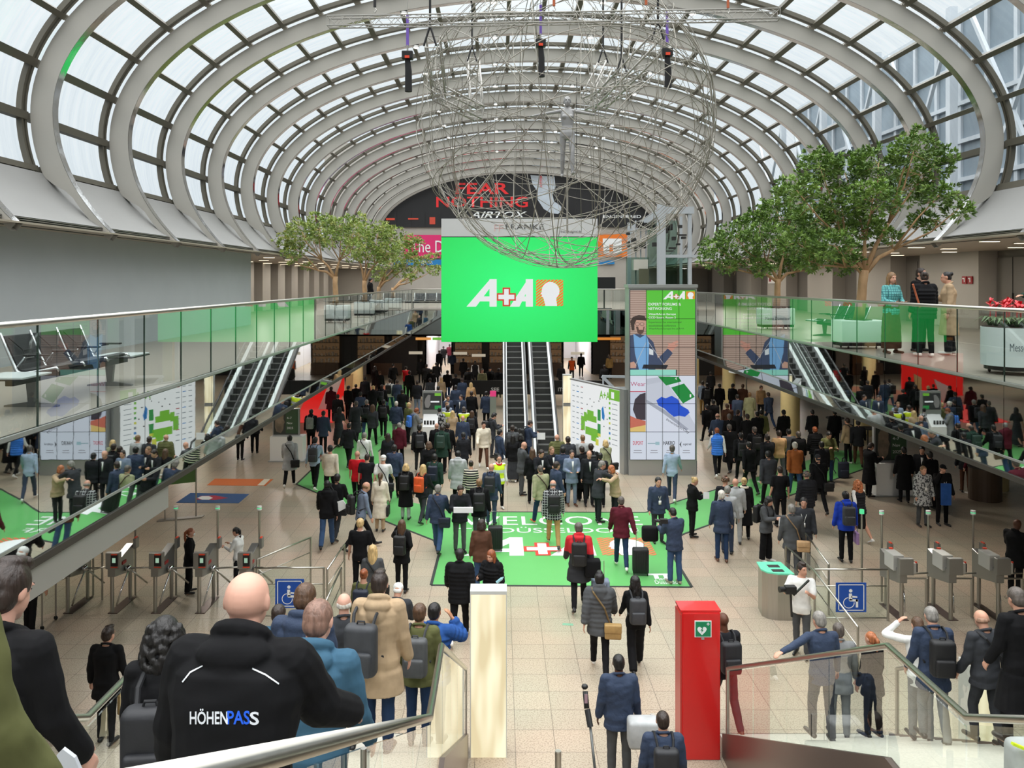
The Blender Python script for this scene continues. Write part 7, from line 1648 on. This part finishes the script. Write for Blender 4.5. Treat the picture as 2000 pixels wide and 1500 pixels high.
# ---------------------------------------------------------------- things in hand
def hold(name, lab, cat, m, mat): o = m.build(name, mat, None); tag(o, lab, cat); return o
q = P(976, 1133, F*(H-1.64)/(1075-VY)-.25)
hold('water_bottle', 'clear water bottle held above the glowing column', 'bottle', MB().tube([q+Vector((-.06, 0, -.05)), q+Vector((.04, 0, .03)), q+Vector((.055, 0, .042)), q+Vector((.075, 0, .058))], [.03, .03, .014, .014], 12), M('bottle_blue', (150, 196, 206), .1))
q = P(903, 998, 19.0); hold('newspaper', 'open newspaper held by person in black jacket and grey trousers', 'newspaper', MB().box(q.x-.2, q.x+.25, q.y-.1, q.y-.02, q.z-.02, q.z+.1), PW)
q = P(664, 992, 21.3); hold('white_folder', 'white paper folder carried by person in black hoodie and jeans', 'folder', MB().prism([q+Vector((-.1, 0, -.14)), q+Vector((.2, 0, .02)), q+Vector((.08, 0, .2)), q+Vector((-.14, 0, .14))], (0, .03, 0)), PW)
q = P(1544, 1152, 14.9); o = thing('video_camera', 'large black video camera held by person in white t-shirt', 'camera')
MB().box(q.x-.11, q.x+.09, q.y-.08, q.y+.05, q.z-.06, q.z+.08).build('camera_body', BLACK, o, bevel=.015); MB().tube([q+Vector((-.11, -.02, .02)), q+Vector((-.22, -.04, .02))], [.045, .055], 14).build('lens', BLACK, o); MB().tube([q+Vector((0, 0, -.05)), q+Vector((.03, .02, -.5))], .02, 8).build('grip', BLACK, o); MB().bar(q+Vector((.05, 0, -.1)), q+Vector((.34, 0, .18)), .05, .02).build('support_arm', BLACK, o)
q = P(1302, 1018, 17.6); hold('camera', 'small black camera held up by person in navy jacket and blue jeans', 'camera', MB().box(q.x-.14, q.x+.02, q.y-.05, q.y+.05, q.z-.04, q.z+.05).tube([q+Vector((-.14, 0, 0)), q+Vector((-.26, 0, .02))], .035, 12), BLACK)
q = P(1376, 968, 21.6); hold('leaflet', 'white leaflet held by person in black top with red lanyard', 'leaflet', MB().box(q.x-.04, q.x+.12, q.y-.03, q.y-.02, q.z-.08, q.z+.1), PW)
q = P(1520, 1014, 19.4); hold('paper_sheet', 'white papers held by person in grey jacket and wide black trousers', 'papers', MB().box(q.x-.05, q.x+.12, q.y-.2, q.y-.19, q.z-.1, q.z+.08), PW)
q = P(1046, 846, 30.2); hold('paper_sheet', 'white papers held by person in navy jacket at the escalator', 'papers', MB().box(q.x+.05, q.x+.35, q.y-.2, q.y-.19, q.z-.2, q.z+.05), PW)
q = P(1833, 948, 23.2); hold('tote_bag', 'bright blue tote bag carried by person on the phone', 'bag', MB().box(q.x-.14, q.x+.12, q.y-.45, q.y-.37, q.z-.45, q.z+.15), cm('blue'))
bag('sc', 'off', 'dark grey suitcase of person in dark quilted jacket at the bottom', (FL(1208, 1497).x+.05, 11.5, 0), 0, 1, dx=.42, dy=-.3)
q = P(1258, 1440, 11.0); o = thing('travel_bag', 'pale grey travel bag strapped on top of the dark suitcase', 'bag'); part('bag_body', g_rounded(q.x-.22, q.x+.2, q.y-.12, q.y+.14, q.z-.12, q.z+.25, .05), cm('lgrey'), o)
bag('sc', 'steel', 'steel blue suitcase beside the red and black rain jacket', (FL(1130, 1187).x+.08, 17.6, 0), 0, 1, dx=.38, dy=-.2)
q = P(1158, 1110, 17.2); o = thing('duffel_bag', 'black bag slung on the steel blue suitcase', 'bag'); part('bag_body', g_rounded(q.x-.18, q.x+.16, q.y-.12, q.y+.12, q.z-.18, q.z+.2, .05), cm('blk'), o)
q = P(1272, 1048, 19.3); o = thing('duffel_bag', 'black bag on the case behind the maroon bomber jacket', 'bag'); part('bag_body', g_rounded(q.x-.22, q.x+.16, q.y-.12, q.y+.12, q.z-.1, q.z+.25, .06), cm('blk'), o)
q = FL(1645, 932); bag('bp', 'navy', 'dark backpack standing on the floor by the green walkway end', (q.x+.0, q.y+.2, 0), 0, 1.25, -.06)
# selfie stick with gimbal camera rising from the bottom edge
o = thing('camera_gimbal', 'black selfie stick with small gimbal camera rising at bottom centre', 'camera stick')
MB().tube([P(1165, 1530, 5.2), P(1153, 1420, 5.35)], .009, 10).build('stick', M('stick_grey', (90, 92, 90), .4, .4), o, smooth=True); MB().tube([P(1153, 1420, 5.35), P(1147, 1385, 5.4)], .02, 10).build('clamp', BLACK, o)
MB().tube([P(1146, 1384, 5.4), P(1143, 1350, 5.45)], .018, 12).build('handle', BLACK, o, smooth=True); MB().ell(P(1142, 1341, 5.45), (.022, .02, .018)).build('camera_head', BLACK, o, smooth=True); a = P(1144, 1362, 5.41); MB().box(a.x-.01, a.x+.01, a.y-.02, a.y-.018, a.z-.03, a.z+.03).build('small_display', emis('tiny_display', (190, 150, 160), .6), o)
q = P(2004, 1478, 6.5); o = thing('grey_rucksack', 'pale grey rucksack with yellow green strap at the bottom right edge', 'backpack'); part('pack_body', g_rounded(q.x-.13, q.x+.2, q.y-.1, q.y+.12, q.z-.3, q.z+.12, .06), cm('lgrey'), o); part('strap', MB().bar(P(1977, 1452, 6.38), P(2010, 1466, 6.38), .03, .02).mesh('strap'), cm('hivis'), o)
# white face mask, red neck scarf, red lanyard
def by(lab): return [o for o in COL.objects if o.get('label') == 'person in '+lab][0]
def add_part(lab, nm, pts_fn, mat, pose, fem=True):
    J = skel(pose, fem); m = MB(); pts_fn(m, J); part(nm, m.mesh(nm), mat, by(lab))
add_part('black suit and white face mask by the turnstiles', 'face_mask', lambda m, J: m.ell(J['hc']+J['HR'] @ Vector((0, .075, -.045)), (.05, .042, .045), 14, 8), PW, 'stand')
add_part('yellow safety vest and red scarf facing the viewer', 'scarf', lambda m, J: m.tube([J['up']((.085*math.cos(a), .0+.085*math.sin(a), .55-.03*math.sin(a))) for a in [2*PI*i/14 for i in range(14)]], .03, 8, closed=True), cm('red'), 'stand')
add_part('dark waistcoat and skirt with curly ginger hair', 'scarf', lambda m, J: m.tube([J['up']((.0, .10, .53)), J['up']((-.03, .17, .35)), J['up']((-.05, .16, .18))], .03, 8), cm('orange'), 'walk')
add_part('black coat with pale scarf and fair hair', 'scarf', lambda m, J: m.tube([J['up']((.09*math.cos(a), -.02+.09*math.sin(a), .56)) for a in [2*PI*i/14 for i in range(14)]], .035, 8, closed=True), cm('cream'), 'stand')

q = P(128, 1492, 2.75); o = MB().prism([q+Vector((-.03, 0, -.14)), q+Vector((.10, 0, -.14)), q+Vector((.03, 0, .02)), q+Vector((-.01, 0, .05)), q+Vector((-.03, 0, .03))], (0, .015, 0)).build('paper_bag', M('paper_pale', (186, 190, 196), .6), None); tag(o, 'pale paper bag hanging beside the person in black wool coat', 'bag')
# ================================================================ airport benches
def bench(loc, rz, n, lab, grp='rows of linked black seats', vox=None):
    t = thing('linked_bench', lab, 'bench', loc, rz, grp); W = .62
    L_ = n*W; MB().box(-L_/2-.5, L_/2+.5, -.05, .05, .30, .38).build('beam', M('beam_black', (34, 34, 36), .4, .4), t, bevel=.005)
    for s in (-1, 1):
        x = s*(L_/2+.05); m = MB(); m.prism([(x-.03, -.06, .30), (x-.03, .06, .30), (x-.03, .035, .06), (x-.03, .32, .02), (x-.03, .32, 0), (x-.03, -.32, 0), (x-.03, -.32, .02), (x-.03, -.035, .06)], (.06, 0, 0)); m.build('leg', M('leg_cast', (118, 118, 116), .4, .7), t)
        xx = s*(L_/2+.42); MB().box(xx-.30, xx+.30, -.28, .28, .40, .425).build('side_table', M('table_pale', (176, 182, 182), .35), t, bevel=.008)
        MB().box(xx-.302, xx+.302, -.282, .282, .385, .40).build('table_edge', BLACK, t)
    PADM = M('seat_black_leather', (30, 31, 34), .4, bump=.15, scale=14)
    for i in range(n):
        xc = -L_/2+W*(i+.5)
        m = MB(); pr = [(.26, .44), (.20, .455), (.05, .42), (-.12, .39), (-.20, .40)]
        m.loft([[Vector((xc+sx_*.27, y, z+dz)) for sx_, dz in ((-1, .0), (1, .0), (1, .035), (-1, .035))] for y, z in pr]); m.build('seat_pad', PADM, t, bevel=.008)
        m = MB(); m.loft([[Vector((xc+sx_*.27, y+dy, z)) for sx_, dy in ((-1, 0), (1, 0), (1, -.03), (-1, -.03))] for y, z in ((-.19, .42), (-.24, .52), (-.31, .68), (-.38, .84))]); m.build('back_pad', PADM, t, bevel=.008)
        m = MB()
        for sx_ in (-1, 1):
            m.tube([(xc+sx_*.25, -.17, .475), (xc+sx_*.09, -.225, .56), (xc+sx_*.09, -.27, .66), (xc+sx_*.25, -.35, .82)], .006, 5)
        m.tube([(xc-.09, -.225, .565), (xc+.09, -.225, .565)], .006, 5); m.tube([(xc-.09, -.265, .655), (xc+.09, -.265, .655)], .006, 5); m.build('seam', BLACK, t)
    for i in range(n+1):
        x = -L_/2+W*i
        MB().tube([(x, .30, .42), (x, .27, .46), (x, .12, .43), (x, -.14, .385), (x, -.21, .41), (x, -.27, .54), (x, -.34, .70), (x, -.41, .88)], [.016, .02, .018, .022, .024, .02, .018, .014], 8).build('side_frame', M('cast_aluminium', (186, 188, 190), .25, .9), t, smooth=True)
        MB().box(x-.03, x+.03, -.12, .18, .60, .625).build('armrest', BLACK, t, bevel=.006); MB().tube([(x, -.2, .47), (x, -.12, .58), (x, .0, .60)], .012, 6).build('arm_support', M('cast_aluminium', (0, 0, 0)), t)
    return t
b0 = bench((-5.62, 10.75, GZ), -PI/2, 3, 'three seat black linked bench with side tables behind the near glass')
clone(b0, 'black linked bench on the tree gallery behind the green reflection', (9.0, 21.6, GZ), PI/2+.0)
clone(b0, 'black linked bench on the bridge left of the green screen', (-3.9, 45.6, GZ), PI); clone(b0, 'black linked bench on the bridge close to the screen edge', (-1.3, 45.8, GZ), PI)
clone(b0, 'black linked bench beyond the row of trees on the left gallery', (-5.9, 38.0, GZ), -PI/2)
# ================================================================ planters, trees, bromeliads
POT = M('planter_white', (206, 214, 214), .45); SOIL = M('soil', (52, 40, 30), .9, bump=.6, scale=30)
BARK = M('bark_pale', (176, 142, 104), .8, var=.15, scale=12, bump=.4, stretch=(1, 1, .3))
LEAFS = [M('leaf_%d' % i, c, .5, var=.2, scale=3) for i, c in enumerate(((120, 146, 68), (148, 166, 84), (170, 176, 98)))]
LEAFR = [M('leaf_r%d' % i, c, .5, var=.2, scale=3) for i, c in enumerate(((78, 108, 42), (106, 138, 56), (130, 160, 74)))]
def planter(x, y, r, hh, lab, square=True, word=None):
    t = thing('planter', lab, 'planter', (x, y, GZ))
    if square: part('pot', g_rounded(-r, r, -r*.6, r*.6, .14, .14+hh, .03), POT, t)
    else: smooth_by_angle(MB().cyl((0, 0, .14), r, hh, 40).build('pot', POT, t))
    MB().cyl((0, 0, .14+hh-.02), r*(.58 if square else .97), .03, 24).build('soil', SOIL, t); (MB().cyl((0, 0, .07), r*.9, .08, 24) if not square else MB().box(-r*.94, r*.94, -r*.54, r*.54, .07, .15)).build('base', BLACK, t)
    for sx_ in (-1, 1):
        for sy in (-1, 1): MB().ell((sx_*r*.62, sy*r*.4, .035), (.018, .035, .035), 8, 6).build('caster', BLACK, t)
    if word:
        s = r if not square else r*.6
        text(word, (-r*.82, -s-.004, .14+hh*(.42 if not square else .3)), (1, 0, 0), (0, 0, 1), M('planter_letter', (70, 84, 92), .5), t, w=r*1.55, h=hh*.20)
    return t
rt = random.Random(3)
def tree(lab, bx, by_, pz, fork, blobs, depth, leafm, ls, per, tr=.11, name='tree', stem2=None):
    """trunk from the pot, limbs to each leafy blob (px, py, radius px, dy metres), real leaves around them"""
    t = thing(name, lab, 'tree', (bx, by_, pz)); O = Vector((bx, by_, pz)); fk = fork-O
    MB().tube([(0, 0, 0), (fk.x*.3+.02, 0, fk.z*.35), (fk.x*.8-.01, 0, fk.z*.75), fk], [tr*1.15, tr, tr*.92, tr*.95], 12).build('trunk', BARK, t, smooth=True)
    cen = []
    for (px, py, r, dy) in blobs:
        Y = by_+dy; c = P(px, py, Y)-O; cen.append((c, r*Y/F))
    # main limbs: cluster blobs by bearing
    cen2 = sorted(cen, key=lambda q: math.atan2(q[0].x-fk.x, q[0].z-fk.z)); ng = max(3, len(cen2)//4); limbs = MB(); tw = MB()
    for g in range(ng):
        grp = cen2[g*len(cen2)//ng:(g+1)*len(cen2)//ng]
        if not grp: continue
        mid = sum((q[0] for q in grp), Vector())/len(grp); j1 = fk+(mid-fk)*.45+Vector((0, 0, -.10)); near = min((q[0]-fk).length for q in grp); j0 = fk+(j1-fk)*.5+Vector((0, 0, .06))
        limbs.tube([fk-Vector((0, 0, .1)), j0, j1], [tr*.62, tr*.45, tr*.32], 8)
        for c, r in grp:
            k = j1+(c-j1)*.55+Vector((rt.uniform(-.1, .1), rt.uniform(-.1, .1), rt.uniform(-.1, .05)))
            limbs.tube([j1, k, c], [tr*.28, tr*.18, tr*.09], 6)
            for _ in range(7):
                d = Vector((rt.gauss(0, 1), rt.gauss(0, 1), rt.gauss(0, .7))).normalized()*r*.8; s_ = k+(c-k)*rt.random(); limbs.tube([s_, s_+d*.5+Vector((0, 0, .03)), s_+d], [tr*.08, tr*.06, tr*.03], 5)
    limbs.build('branches', BARK, t, smooth=True)
    V = []; Fc = []; mi = []
    for c, r in cen:
        n = int(per*(r/.8)**2)
        ncl = max(6, n//9)
        for _ in range(ncl):
            d = Vector((rt.gauss(0, 1), rt.gauss(0, 1), rt.gauss(0, .8))); d = d.normalized()*r*rt.uniform(.35, 1.08)**.7; d.z *= .8; d.y *= 1.15
            q0 = c+d; ax = (d.normalized()+Vector((0, 0, .5))).normalized(); mm = rt.choice((0, 0, 1, 1, 1, 2))
            for k in range(9):
                u = (ax+Vector((rt.gauss(0, .75), rt.gauss(0, .75), rt.gauss(0, .5)))).normalized(); s = u.cross(Vector((rt.gauss(0, 1), rt.gauss(0, 1), rt.gauss(0, 1)))); 
                if s.length < .1: continue
                s.normalize(); L_ = ls*rt.uniform(.75, 1.25); w_ = L_*.19; nn = u.cross(s)*L_*.10; b = q0+u*.02; i0 = len(V)
                V += [b, b+u*L_*.5+s*w_-nn*.0, b+u*L_-nn, b+u*L_*.5-s*w_, b+u*L_*.5+nn*.6]; Fc += [(i0, i0+1, i0+4), (i0+1, i0+2, i0+4), (i0+2, i0+3, i0+4), (i0+3, i0, i0+4)]; mi += [mm]*4
    me = bpy.data.meshes.new('foliage'); me.from_pydata([tuple(v) for v in V], [], Fc); me.polygons.foreach_set('material_index', mi)
    for q in leafm: me.materials.append(q)
    o = bpy.data.objects.new('foliage', me); COL.objects.link(o); o.parent = t
    return t
# right hand trees
planter(8.05, 18.3, .50, .50, 'white planter carrying the big tree behind the green glass')
tree('big green tree with a forked trunk on the planter near the standing group', 8.05, 18.3, GZ+.6, P(1688, 528, 18.3), [(1600, 322, 42, .3), (1556, 372, 40, -.3), (1650, 338, 44, .5), (1716, 318, 44, 0), (1786, 290, 40, -.4), (1828, 318, 38, .2), (1768, 366, 48, .6), (1706, 386, 48, -.6), (1644, 402, 46, .2), (1592, 430, 42, .8), (1838, 378, 30, -.5), (1872, 408, 26, 0), (1806, 432, 28, .4), (1690, 448, 40, .2), (1630, 478, 38, -.5), (1556, 474, 36, .4), (1664, 512, 24, 0), (1742, 462, 18, .3), (1580, 510, 26, .2), (1790, 250, 0.1, 0)], 1, LEAFR, .11, 3400, .105)
planter(8.72, 25.8, .52, .52, 'white planter lettered Messe Düsseldorf behind the tower glass', word='Messe Düsseldorf')
tree('round green tree on the lettered planter right of the lift', 8.74, 25.8, GZ+.6, P(1520, 545, 25.8), [(1398, 486, 30, .3), (1436, 462, 34, -.4), (1478, 432, 36, .4), (1516, 408, 34, 0), (1556, 436, 34, .5), (1504, 466, 42, -.6), (1560, 492, 40, .3), (1452, 504, 34, .4), (1606, 504, 34, -.3), (1598, 462, 30, .5), (1420, 520, 20, 0), (1536, 516, 28, .6), (1640, 520, 20, .2), (1486, 524, 22, -.4), (1378, 512, 14, 0), (1546, 378, 22, .3)], 1, LEAFR, .12, 2500, .10)
# left hand trees
planter(-5.98, 29.9, .44, .50, 'white planter carrying the nearest tree of the left row')
tree('nearest tree of the row on the blank wall side', -6.06, 29.9, GZ+.6, P(655, 540, 29.9), [(560, 472, 24, .3), (588, 448, 28, -.4), (626, 440, 30, .4), (664, 438, 26, 0), (692, 452, 26, .4), (566, 500, 16, -.3), (612, 470, 26, .5), (648, 464, 24, -.5), (598, 520, 10, .2), (576, 486, 20, .1), (690, 480, 20, -.3)], 1, LEAFS, .12, 1900, .10)
for i, (px, py, Y, bl, lab) in enumerate(((712, 548, 34.5, [(706, 470, 28, .3), (738, 456, 30, -.3), (768, 464, 26, .4), (728, 496, 30, 0), (700, 428, 16, .3), (756, 492, 26, -.4), (686, 496, 16, .2)], 'second tree of the row on the blank wall side'),
                              (740, 560, 38.5, [(788, 490, 24, .3), (762, 512, 26, -.3), (808, 474, 18, .3), (782, 530, 16, 0), (742, 538, 16, .3), (800, 508, 20, -.3)], 'third tree of the row on the blank wall side'),
                              (768, 562, 42.5, [(828, 508, 14, .3), (846, 528, 14, -.2), (850, 500, 10, .3), (800, 545, 10, 0), (812, 530, 14, .2)], 'farthest tree of the row beside the green screen'))):
    b = P(px, 600, Y); planter(b.x, Y, .42, .50, 'white planter carrying the '+lab.replace(' of the row', '')); tree(lab, b.x, Y, GZ+.6, P(px, py, Y), bl, 1, LEAFS, .13, 1700, .10)
# near right drum planter with red bromeliads
planter(8.42, 13.3, .50, .62, 'round white planter lettered Messe Düsseldorf with red flowers', square=False, word='Messe Düsseldorf')
for i in range(16):
    a = i*2.4; r = .08+.022*i; x, y = 8.42+r*math.cos(a), 13.3+r*math.sin(a)
    t = thing('bromeliad', 'red bromeliad flower in the round planter', 'flower', (x, y, GZ+.74), a, 'red bromeliads in the round planter'); m = MB(); f_ = MB()
    for k in range(9):
        b = 2*PI*k/9+i; d = Vector((math.cos(b), math.sin(b), 0)); s = Vector((-d.y, d.x, 0)); L_ = .26; p0 = Vector((0, 0, 0)); p1 = d*L_*.5+Vector((0, 0, .18)); p2 = d*L_+Vector((0, 0, .08))
        m.add([p0-s*.012, p0+s*.012, p1+s*.022, p1-s*.022, p2], ((0,1,2,3), (3,2,4)))
    h0 = .22+.1*rt.random()
    for k in range(14):
        b = 2*PI*k/14*1.7+i; d = Vector((math.cos(b), math.sin(b), 0)); s = Vector((-d.y, d.x, 0)); z = h0+.012*k; L_ = .13-.005*k; p1 = d*L_*.6+Vector((0, 0, z+.04)); p2 = d*L_+Vector((0, 0, z+.05))
        f_.add([Vector((0, 0, z))-s*.01, Vector((0, 0, z))+s*.01, p1+s*.018, p1-s*.018, p2], ((0,1,2,3), (3,2,4)))
    f_.tube([(0, 0, 0), (0, 0, h0+.1)], .008, 5); m.build('leaves', M('bromeliad_leaf', (74, 104, 52), .45), t, fix=False); f_.build('flower_head', M('bromeliad_red', (204, 30, 44), .4), t, fix=False)
for (x, y, n) in ((8.72, 25.8, 14),):
    for i in range(n):
        t = thing('small_plant', 'small dark leafy plant in the lettered planter', 'plant', (x-.40+.8*i/(n-1), y-.22+.05*(i % 3), GZ+.66), i, 'small plants in the lettered planter'); m = MB()
        for k in range(7):
            b = 2*PI*k/7; d = Vector((math.cos(b), math.sin(b), 0)); s = Vector((-d.y, d.x, 0)); m.add([-s*.01, s*.01, d*.07+s*.03+Vector((0, 0, .07)), d*.07-s*.03+Vector((0, 0, .07)), d*.14+Vector((0, 0, .05))], ((0,1,2,3), (3,2,4)))
        m.build('leaves', M('plant_dark', (52, 56, 40), .5), t, fix=False)
# ================================================================ wire globe, floating figure, trusses, hoists
WIRE = M('wire_grey', (150, 146, 136), .45, .3); GC = P(1103, 236, 20.0); GR_ = 3.62
t = thing('wire_globe', 'huge hanging globe sculpture of tangled grey wire', 'sculpture', GC)
rw = random.Random(21)
for i in range(74):
    n = Vector((rw.gauss(0, 1), rw.gauss(0, 1), rw.gauss(0, 1))).normalized(); a = n.orthogonal().normalized(); b = n.cross(a); o_ = 0 if i % 3 else rw.uniform(-.75, .75)
    rr_ = GR_*math.sqrt(1-o_*o_)*rw.uniform(.975, 1.0); c = n*GR_*o_; ph = rw.uniform(0, 6.28); ecc = rw.uniform(.0, .02)
    span = 2*PI if i % 2 else rw.uniform(2.6, 5.2); N = 56 if span > 6 else 36
    pts = [c+(a*math.cos(ph+span*k/N)+b*math.sin(ph+span*k/N))*rr_*(1+ecc*math.sin(3*span*k/N+i)) for k in range(N+(0 if span > 6 else 1))]
    if i >= 66: d = Vector((rw.uniform(-.9, .9), rw.uniform(-.9, .9), 0))*GR_*.7; pts = [Vector((d.x, d.y, -2.6)), Vector((d.x*.9, d.y*.9, 0)), Vector((d.x, d.y, 2.6))]; span = 1
    MB().tube(pts, .0072 if i % 3 else .011, 5, closed=span > 6).build('wire_hoop', WIRE, t, smooth=True)
for k in range(3): x_ = (-1.5, .2, 1.7)[k]; MB().tube([(x_, 0, 3.2), (x_, 0, 15.4-GC.z-.1)], .012, 5).build('hanger', BLACK, t)
fg = P(1108, 268, 19.8)
FIG = M('figure_grey', (146, 146, 146), .5, .15)
o = bpy.data.objects.new('floating_figure', g_body('statue', True, .011, True)); COL.objects.link(o); o.data.materials.append(FIG); o.location = (fg.x, 19.8, P(1108, 345, 19.8).z-.02); o.rotation_euler = (0, 0, PI); o.scale = (1.13, 1.13, 1.13)
tag(o, 'grey human figure with outstretched arms floating inside the wire globe', 'sculpture')
MB().tube([(0, 0, .2), (0, 0, -1.2)], .02, 8).build('support_rod', WIRE, o)
ALU = M('truss_aluminium', (168, 166, 160), .5, .25)
def truss(a, b, s, lab, par=None, grp='aluminium trusses'):
    a, b = Vector(a), Vector(b); d = (b-a); L_ = d.length; d.normalize(); u = Vector((0, 0, 1)) if abs(d.z) < .85 else Vector((0, 1, 0)); r = d.cross(u).normalized(); u = r.cross(d).normalized()
    t = thing('lighting_truss', lab, 'truss', (0, 0, 0), 0, grp); cs = [(r*sx_+u*sz)*s/2 for sx_, sz in ((-1, -1), (1, -1), (1, 1), (-1, 1))]
    for c in cs: MB().tube([a+c, b+c], s*.075, 7).build('chord', ALU, t, smooth=True)
    n = max(2, int(L_/s)); m = MB()
    for i in range(n):
        p, q = a+d*(L_*i/n), a+d*(L_*(i+1)/n)
        for j in range(4):
            c0, c1 = cs[j], cs[(j+1) % 4]; m.tube([p+(c0 if i % 2 else c1), q+(c1 if i % 2 else c0)], s*.035, 5)
    m.tube([a+cs[0], a+cs[1], a+cs[2], a+cs[3], a+cs[0]], s*.05, 5); m.tube([b+cs[0], b+cs[1], b+cs[2], b+cs[3], b+cs[0]], s*.05, 5)
    m.build('bracing', ALU, t); return t
truss(P(641, 43, 17.2), P(1521, 29, 16.6), .20, 'long straight truss crossing the hall above the globe')
TP = [((845, 82, 19.6), (858, 180, 21.4)), ((856, 182, 21.2), (936, 222, 22.0)), ((924, 122, 24.5), (932, 215, 23.0)), ((1150, 196, 24), (1182, 128, 24.5)), ((1172, 200, 22.4), (1290, 78, 19.4)), ((1148, 205, 23), (1260, 150, 21.6))]
LB = ('short truss hanging at the globe edge below its black sling', 'sloping truss inside the globe under the short one', 'upright truss inside the globe left of centre', 'sloping truss above the right arm of the figure', 'long sloping truss from the figure toward the upper right', 'lower sloping truss beside the long one')
for (a, b), lb in zip(TP, LB): truss(P(*a), P(*b), .34, lb)
def roofz(x): return ZC+BU*math.sqrt(max(0, 1-((x-XC)/A_)**2))
def sling(px, py, Y, lab, spread=.28):
    q = P(px, py, Y); t = thing('black_sling', lab, 'sling', q, 0, 'black lifting slings')
    MB().tube([(-spread/2, 0, -.45), (0, 0, 0)], .025, 6).build('leg_strap', BLACK, t); MB().tube([(spread/2, 0, -.45), (0, 0, 0)], .025, 6).build('leg_strap', BLACK, t); MB().tube([(0, 0, 0), (0, 0, roofz(q.x)-q.z+.2)], .03, 6).build('main_strap', BLACK, t)
for a in ((840, 50, 18.0, 'black sling above the short hanging truss'), (922, 90, 24, 'black sling above the upright truss'), (1178, 92, 23.6, 'black sling above the right arm truss'), (1285, 40, 19.2, 'black sling above the top of the long sloping truss'), (1214, 110, 21.5, 'black sling above the lower sloping truss')): sling(*a)
def hoist(px, py, Y, lab, col=(112, 84, 176)):
    q = P(px, py, Y); t = thing('chain_hoist', lab, 'hoist', q, 0, 'black chain hoists')
    MB().box(-.12, .12, -.09, .09, -.05, .13).build('motor', BLACK, t, bevel=.02); MB().tube([(0, 0, -.05), (.02, 0, -.3), (.02, 0, -.75)], [.06, .075, .08], 10).build('chain_bag', M('bag_cloth', (26, 26, 28), .8), t)
    MB().box(-.03, .03, -.01, .01, .25, .95).build('round_sling', M('sling_%d' % col[0], col, .7), t); MB().tube([(0, 0, .12), (0, 0, .27)], .02, 6).build('hook', STEEL, t); MB().box(-.05, .05, -.1, -.09, -.04, .02).build('orange_plate', ORG, t); MB().tube([(0, 0, .9), (0, 0, roofz(q.x)-q.z+.2)], .008, 5).build('chain', STEEL, t)
hoist(796, 112, 17.8, 'black chain hoist on a violet sling left of the globe'); hoist(1056, 88, 19.2, 'black chain hoist on a violet sling in the middle'); hoist(1303, 106, 18.2, 'black chain hoist on a violet sling at the globe right side')
for i, (px, py, Y) in enumerate(((732, 12, 15.8), (1082, 10, 16.4), (1262, 8, 16.6), (1422, 14, 16.4))):
    q = P(px, py, Y); t = thing('hoist_hook', 'orange and black hoist hook %s' % ('at the left end of the long truss', 'above the middle of the long truss', 'above the long truss near the globe top', 'at the right end of the long truss')[i], 'hook', q, 0, 'orange hoist hooks'); MB().tube([(0, 0, .14), (0, 0, -.02)], .028, 8).build('hook_block', M('hook_orange', (180, 92, 52), .5) if i else BLACK, t); MB().tube([(0, 0, -.02), (.03, 0, -.08), (0, 0, -.13), (-.02, 0, -.10)], .012, 6).build('hook', STEEL, t); MB().tube([(0, 0, .12), (0, 0, roofz(q.x)-q.z+.1)], .012, 5).build('chain', STEEL, t)
# a few things standing on the gallery by the lift
t = thing('monitor_stand', 'black monitor on a stand on the bridge right of the screen', 'monitor', (P(1180, 0, 45).x, 45, GZ)); MB().box(-.62, .62, -.05, .05, 1.1, 1.75).build('monitor', BLACK, t, bevel=.02); MB().cyl((0, 0, 0), .04, 1.1, 10).build('pole', BLACK, t); MB().box(-.4, .4, -.2, .2, 0, .03).build('foot', BLACK, t)
